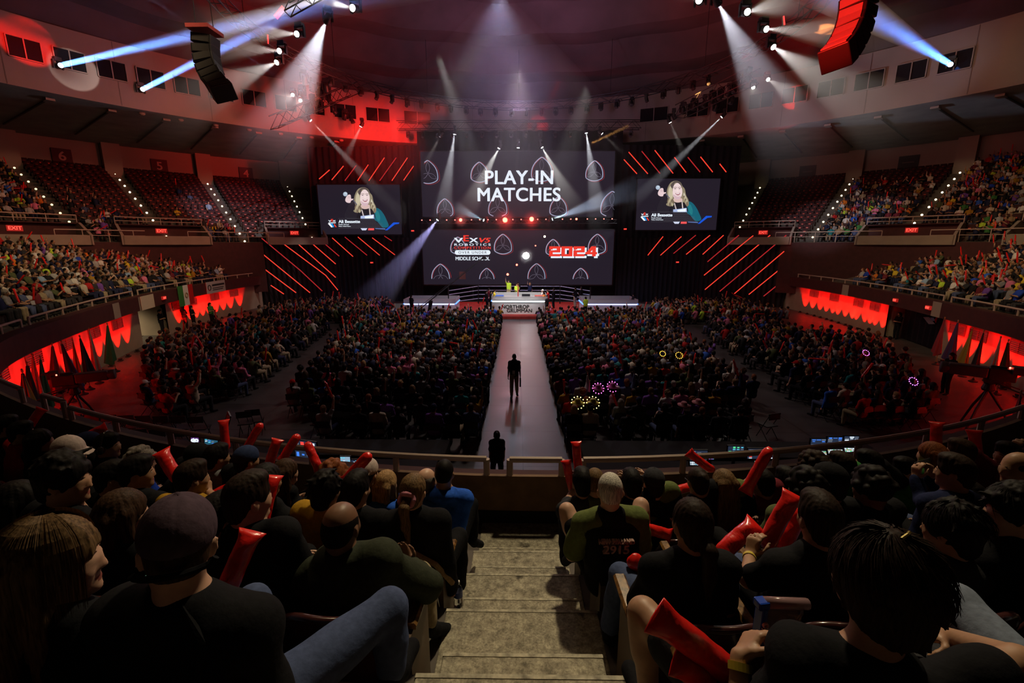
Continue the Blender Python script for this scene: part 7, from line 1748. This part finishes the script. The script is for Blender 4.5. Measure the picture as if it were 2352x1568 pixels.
monitor(702, 1032, 58, 40, 'large tilted multi-view monitor left of the aisle', 3, yaw=-.25, pal=(2, 3, 4, 2, 0), grid=(4, 3), fill=.9); monitor(793, 1056, 22, 15, 'bright laptop screen right of the multi-view monitor', 4, bg=(.3, .45, .6), pal=(3, 1)); monitor(816, 1062, 18, 12, 'dim small screen right of the bright laptop', 5)
monitor(1605, 1046, 38, 24, 'dark text screen at the left end of the right desk', 6, grid=(3, 8), fill=.5, pal=(4, 4, 1)); monitor(1634, 1050, 12, 10, 'tiny screen with a violet triangle at the right desk', 7, pal=(6, 1), bg=(.05, .05, .1)); monitor(1690, 1036, 36, 24, 'teal and green interface screen at the right desk', 8, grid=(4, 5), pal=(1, 5, 4, 1))
monitor(1750, 1042, 64, 24, 'wide screen with red and white lines at the right desk', 9, grid=(5, 6), pal=(2, 3, 4)); monitor(1879, 1019, 33, 24, 'first of three lighting console screens', 10, grid=(3, 6), pal=(0, 4, 7)); monitor(1917, 1015, 33, 24, 'second of three lighting console screens', 11, grid=(3, 6), pal=(0, 4, 4)); monitor(1955, 1012, 32, 22, 'third of three lighting console screens', 12, grid=(3, 6), pal=(3, 4, 4))
for i, px in enumerate((1881, 1919, 1957)): monitor(px, 1040 - i * 3.5, 33, 9, f'{["first", "second", "third"][i]} glowing fader panel under the console screens', 20 + i, tilt=-.6, Y=9.45, grid=(9, 3), fill=1, pal=(3, 5, 7, 3), bg=(.25, .3, .3), cat='console panel')
monitor(1600, 1064, 30, 8, 'lit control strip under the dark text screen', 31, tilt=-.6, Y=9.4, grid=(8, 2), fill=1, pal=(3, 1), bg=(.15, .2, .25), cat='console panel'); monitor(1760, 1063, 52, 9, 'colourful fader strip under the wide screen', 32, tilt=-.6, Y=9.4, grid=(12, 2), fill=1, pal=(5, 7, 3, 1), bg=(.2, .25, .2), cat='console panel')
# operators at the desks
for x, l, sh in ((-5.6, 'dark seated operator at the left end of the left desk', 'black'), (-3.6, 'dark seated operator left of the multi-view monitor', 'charcoal'), (3.4, 'dark seated operator at the dark text screen', 'black'), (5.0, 'dark seated operator at the wide screen', 'black'), (8.2, 'dark seated operator right of the lighting console', 'black')):
    o = link_mesh('person', PM['body', 'fold'], None, (x, 8.75, 0), (0, 0, 0), SKIN['tan']); link_mesh('shirt', PM['shirt', 'fold', 'short'], o, m=CLOTH[sh]); link_mesh('trousers', PM['trousers'], o, m=CLOTH['black']); link_mesh('hair', PM['hair', 'short'], o, m=HAIR['black']); tag(o, l, 'person')
    chair((x, 8.75, 0), 0, 'black folding chair under the ' + l.replace('dark seated ', ''), 'operator chairs')
# tilted panel standing in for a lit desk fitting
p = at(520, 975, Y=9.3); r = empty('tilted_stand', (p.x, p.y, 0), -.9, 'tall tilted stand with a pale edge rising over the left desk', 'stand')
b = MB(); b.tube([(0, 0, 0), (0, 0, p.z - .15)], .02, 8); b.build('pole', M_dark, r); b = MB(); b.box((0, 0, p.z), (.4, .03, .5), M=Matrix.Rotation(-.35, 3, 'X')); b.build('panel', M_fix, r); b = MB(); b.box((-.2, 0, p.z), (.012, .04, .5), M=Matrix.Rotation(-.35, 3, 'X')); b.build('lit_edge_paint', mat('pale edge', (.6, .6, .55), .4), r)  # the edge's light is put into a pale colour
b = MB()
for i in range(3): b.tube([(0, 0, .25), (.3 * cos(i * 2.1), .3 * sin(i * 2.1), .01)], .012, 6)
b.build('foot', M_dark, r)
# broadcast cameras
M_lens = mat('grey lens barrel', (.06, .06, .065), .4)
def tv_camera(p, face, label, s=1.0):
    r = empty('broadcast_camera', p, face, label, 'broadcast camera'); r.scale = (s,) * 3
    for i in range(3):
        a = i * 2 * pi / 3 + .5; b = MB(); b.tube([(0, 0, 1.15), (.35 * cos(a), .35 * sin(a), .6), (.62 * cos(a), .62 * sin(a), .02)], [.035, .03, .025], 8); b.build('leg', M_dark, r)
    b = MB(); b.lathe([(.12, 1.1), (.14, 1.15), (.1, 1.28), (.12, 1.32)], 14); b.box((0, -.05, 1.36), (.22, .34, .08)); b.build('pan_head', M_dark, r)
    b = MB(); b.box((0, -.18, 1.56), (.24, .5, .32)); b.box((0, -.1, 1.74), (.1, .3, .05)); b.build('body', M_fix, r, bevel=.02)
    b = MB(); b.box((0, .45, 1.57), (.26, .75, .28)); b.lathe([(.13, 0), (.15, .1), (.15, .2)], 18, M=Matrix.Rotation(-pi / 2, 3, 'X'), c=(0, .78, 1.57)); b.build('lens', M_lens, r, bevel=.03)
    b = MB(); b.box((-.1, -.42, 1.72), (.26, .2, .2)); b.box((-.1, -.56, 1.78), (.3, .16, .02)); b.build('viewfinder', M_fix, r)
    b = MB()
    for sx in (-.14, .14): b.tube([(sx, -.1, 1.34), (sx * 2.2, -.75, 1.12)], .016, 6)
    b.build('pan_handle', M_dark, r)
    b = MB(); b.ell((.05, -.3, 1.74), (.02, .02, .02), 8, 6); b.build('tally_lamp', G_r, r); return r
p = at(190, 985, Z=0); tv_camera((p.x, p.y, 0), -1.0, 'broadcast camera on tripod with long lens beyond the left parapet', 1.1)
p = at(2262, 1000, Z=0); tv_camera((p.x + .2, p.y + .4, 0), .9, 'broadcast camera on tripod with long lens beyond the right parapet', 1.25)
b = MB(); q = at(24, 897, Y=14); e = empty('camera_viewfinder', (q.x, q.y, 0), -.8, 'black camera hood on a stand at the left edge', 'camera'); b.box((0, 0, q.z), (.5, .3, .24)); b.box((.3, 0, q.z), (.2, .4, .34)); b.build('hood', M_fix, e, bevel=.03); b = MB(); b.tube([(0, 0, 0), (0, 0, q.z - .1)], .04, 8); b.build('pole', M_dark, e)
# flags along the red lit walls
FLG = dict(L=[(14, 862), (33, 832), (61, 818), (75, 809), (90, 791), (120, 780), (141, 775), (165, 762), (182, 764), (205, 745), (246, 734)], R=[(2170, 732), (2200, 739), (2235, 746), (2261, 750), (2300, 768), (2318, 775), (2347, 800)])
FC = [(.03, .03, .12), (.25, .02, .03), (.02, .08, .03), (.4, .36, .32), (.02, .02, .03), (.3, .2, .03)]
for sd, L in FLG.items():
    sgn = -1 if sd == 'L' else 1
    for i, (px, py) in enumerate(L):
        t_ = min((abs(pxof(tier(sgn * t, -.95, 2.35))[0] - px), t) for t in lin(.5, 1.06, 600))[1]
        p = tier(sgn * t_, -.95, 0); r = empty('flag', p, R.uniform(0, 6), f'furled dark flag on a stand, {NUMW[i + 1]} from the left along the {"left" if sd == "L" else "right"} wall', 'flag', 'flags along the %s wall' % ('left' if sd == 'L' else 'right'))
        H = 2.3 + R.uniform(-.12, .12)
        b = MB(); b.tube([(0, 0, .02), (0, 0, H)], .016, 8); b.ell((0, 0, H + .04), (.03, .03, .05), 8, 6); b.build('pole', mat('wood pole', (.25, .15, .06), .4), r); b = MB(); b.lathe([(.16, 0), (.16, .03), (.05, .09), (.03, .16)], 14); b.build('base', M_dark, r)
        V = []; n = 28; m_ = 12; sw = R.uniform(.08, .2); ph = R.uniform(0, 6)
        for j in range(m_ + 1):
            u = j / m_; z = H - .06 - u * 1.75; rad = .03 + .2 * u ** 1.1
            V += [(rad * (1 + .28 * sin(5 * a + ph + u)) * cos(a) + sw * u, rad * .6 * (1 + .28 * sin(5 * a + ph + u)) * sin(a), z - .1 * sin(2 * a + ph) * u) for a in lin(0, 2 * pi, n + 1)[:-1]]
        b = MB(); b.add(V, [(j * n + k, j * n + (k + 1) % n, (j + 1) * n + (k + 1) % n, (j + 1) * n + k) for j in range(m_) for k in range(n)]); c = FC[(i * 5 + (sgn > 0)) % 6]; b.build('cloth', mat('flag cloth %d' % (FC.index(c)), c, .8), r, True)
# banners on the left fascia
def banner(px0, px1, z0, z1, label, paint):
    ts_ = [min((abs(pxof(tier(-t, -.5, 2.7))[0] - px), t) for t in lin(.6, 1.62, 1500))[1] for px in (px0, px1)]
    a, c = tier(-ts_[0], -.53, z1), tier(-ts_[1], -.53, z1); r = empty('banner', a, 0, label, 'banner'); d = c - a; L = d.length; d.normalize(); nrm = Vector((d.y, -d.x, 0))
    if nrm.dot(Vector((0, 0, 0)) - a) < 0: nrm = -nrm
    def rect(name, u0, u1, v0, v1, m, off=.0):
        b = MB(); P = [d * (L * u) + Vector((0, 0, -(z1 - z0) * v)) + nrm * off for u, v in ((u0, v0), (u1, v0), (u1, v1), (u0, v1))]
        Q = [q - nrm * .012 for q in P]; b.add(P + Q, [(0, 1, 2, 3), (7, 6, 5, 4), (0, 4, 5, 1), (1, 5, 6, 2), (2, 6, 7, 3), (3, 7, 4, 0)]); return b.build(name, m, r)
    paint(rect, r, d, L, nrm, z1 - z0); return r
def flag3(rect, r, d, L, nrm, h):
    for i, (n_, c) in enumerate((('green', 'green'), ('white', 'white'), ('red', 'red'))): rect(n_ + '_band', i / 3, (i + 1) / 3, 0, 1, CLOTH[c])
    b = MB(); c = d * L / 2 + Vector((0, 0, -h / 2)) + nrm * .02; b.tube([c + d * .16 * cos(t) + Vector((0, 0, .16 * sin(t))) for t in lin(0, 2 * pi, 17)], .035, 5); b.build('emblem', CLOTH['tan'], r)
banner(408, 442, 1.75, 3.15, 'green white and red flag hung over the left fascia', flag3)
def white_b(rect, r, d, L, nrm, h):
    rect('sheet', 0, 1, 0, 1, CLOTH['lgrey']); rect('heading', .3, .95, .25, .42, CLOTH['charcoal'], .01); rect('text_line', .3, .9, .55, .62, CLOTH['charcoal'], .01); rect('text_line', .3, .85, .7, .77, CLOTH['charcoal'], .01)
    b = MB(); c = d * L * .14 + Vector((0, 0, -h / 2)) + nrm * .02; b.tube([c + d * .2 * cos(t) + Vector((0, 0, .2 * sin(t))) for t in lin(0, 2 * pi, 17)], .03, 5); b.build('round_logo', CLOTH['charcoal'], r)
banner(473, 516, 2.2, 3.1, 'white banner with a round logo on the left fascia', white_b)
banner(322, 352, 2.2, 3.0, 'plain pale sheet hung on the left fascia near the entrance', lambda rect, r, d, L, nrm, h: rect('sheet', 0, 1, 0, 1, CLOTH['cream']))
# curtain with a logo in the right entrance
b = MB(); n = 40; V = []
for i in range(n + 1):
    p = tier(GR[0] + (GR[1] - GR[0]) * i / n, .9 + .06 * sin(i * 1.6)); V += [Vector((p.x, p.y, .05)), Vector((p.x, p.y, 2.25))]
b.add(V, [(2 * i, 2 * i + 2, 2 * i + 3, 2 * i + 1) for i in range(n)]); cu_ = tag(b.build('entrance_curtain', M_black, None, True), 'black curtain with a striped logo across the right entrance', 'curtain')
def quadlogo(P, m, nm_):
    b = MB(); Q = []
    for px, py in P:
        t_ = min((abs(pxof(tier(t, .8, 1.5))[0] - px), t) for t in lin(GR[0] - .02, GR[1], 400))[1]; q = tier(t_, .8); z = at(px, py, Y=q.y).z; Q.append(Vector((q.x, q.y, z)))
    b.add(Q, [tuple(range(len(Q)))]); o = b.build(nm_, m, cu_); return o
quadlogo([(2119, 728), (2132, 728), (2148, 744), (2134, 744)], CLOTH['lgrey'], 'logo_stroke'); quadlogo([(2134, 729), (2142, 729), (2146, 736), (2141, 737)], CLOTH['sky'], 'logo_stroke'); quadlogo([(2144, 734), (2149, 726), (2151, 728), (2149, 742)], CLOTH['red'], 'logo_stroke')
# glowing hats and rings in the right centre block
def glow_ring(px, py, Z, rad, col, label, hat=None):
    p = at(px, py, Z=Z); r = empty('glowing_hat' if hat else 'glowing_headband', p, 0, label, 'hat' if hat else 'headband')
    if hat: b = MB(); b.lathe([(.2, .0), (.19, .02), (.1, .03), (.095, .12), (.06, .15), (.01, .15)], 18); b.build('crown', hat, r, True)
    e = emis('glow %.1f %.1f' % (col[0], col[2]), col, 4); b = MB()
    for i in range(12): a = 2 * pi * i / 12; b.ell((rad * cos(a), rad * sin(a) * .6, .02 + rad * sin(a) * .8), (.016, .016, .016), 6, 4)
    b.build('bulbs', e, r)
YH = mat('shiny yellow hat', (.5, .4, .03), .35); PH = mat('shiny pink hat', (.5, .08, .35), .4); PC = mat('pink felt hat', (.45, .15, .17), .8)
glow_ring(1327, 926, 1.35, .19, (1, .85, .25), 'glowing yellow hat, left one of the pair', YH); glow_ring(1362, 926, 1.35, .19, (1, .85, .25), 'glowing yellow hat, right one of the pair', YH); glow_ring(1374, 893, 1.38, .18, (1, .15, .8), 'glowing pink hat, left one of the pair', PH); glow_ring(1407, 889, 1.38, .18, (1, .15, .8), 'glowing pink hat, right one of the pair', PH)
glow_ring(1560, 817, 1.5, .14, (1, .5, .05), 'glowing orange ring in the right centre block'); glow_ring(1522, 813, 1.4, .12, (1, .4, .05), 'dim glowing orange ring left of the brighter one'); glow_ring(2098, 877, 1.4, .14, (.7, .15, 1), 'glowing violet headband in the right side block'); glow_ring(1989, 811, 1.4, .13, (.8, .15, .8), 'glowing magenta headband in the right side block')
for px, py, l in ((1571, 932, 'left one of two'), (1604, 926, 'right one of two'), (1898, 802, 'single one in the right side block')):
    p = at(px, py, Z=1.36); r = empty('cowboy_hat', p, .2, 'pink cowboy hat, ' + l, 'hat'); b = MB(); b.lathe([(.2, .03), (.19, .0), (.1, .01), (.095, .1), (.07, .13), (.01, .12)], 20, M=Matrix.Diagonal((.85, 1.1, 1))); b.build('crown', PC, r, True); b = MB(); b.lathe([(.104, .015), (.106, .02), (.102, .045), (.1, .046)], 20, M=Matrix.Diagonal((.85, 1.1, 1))); b.build('band', CLOTH['white'], r)
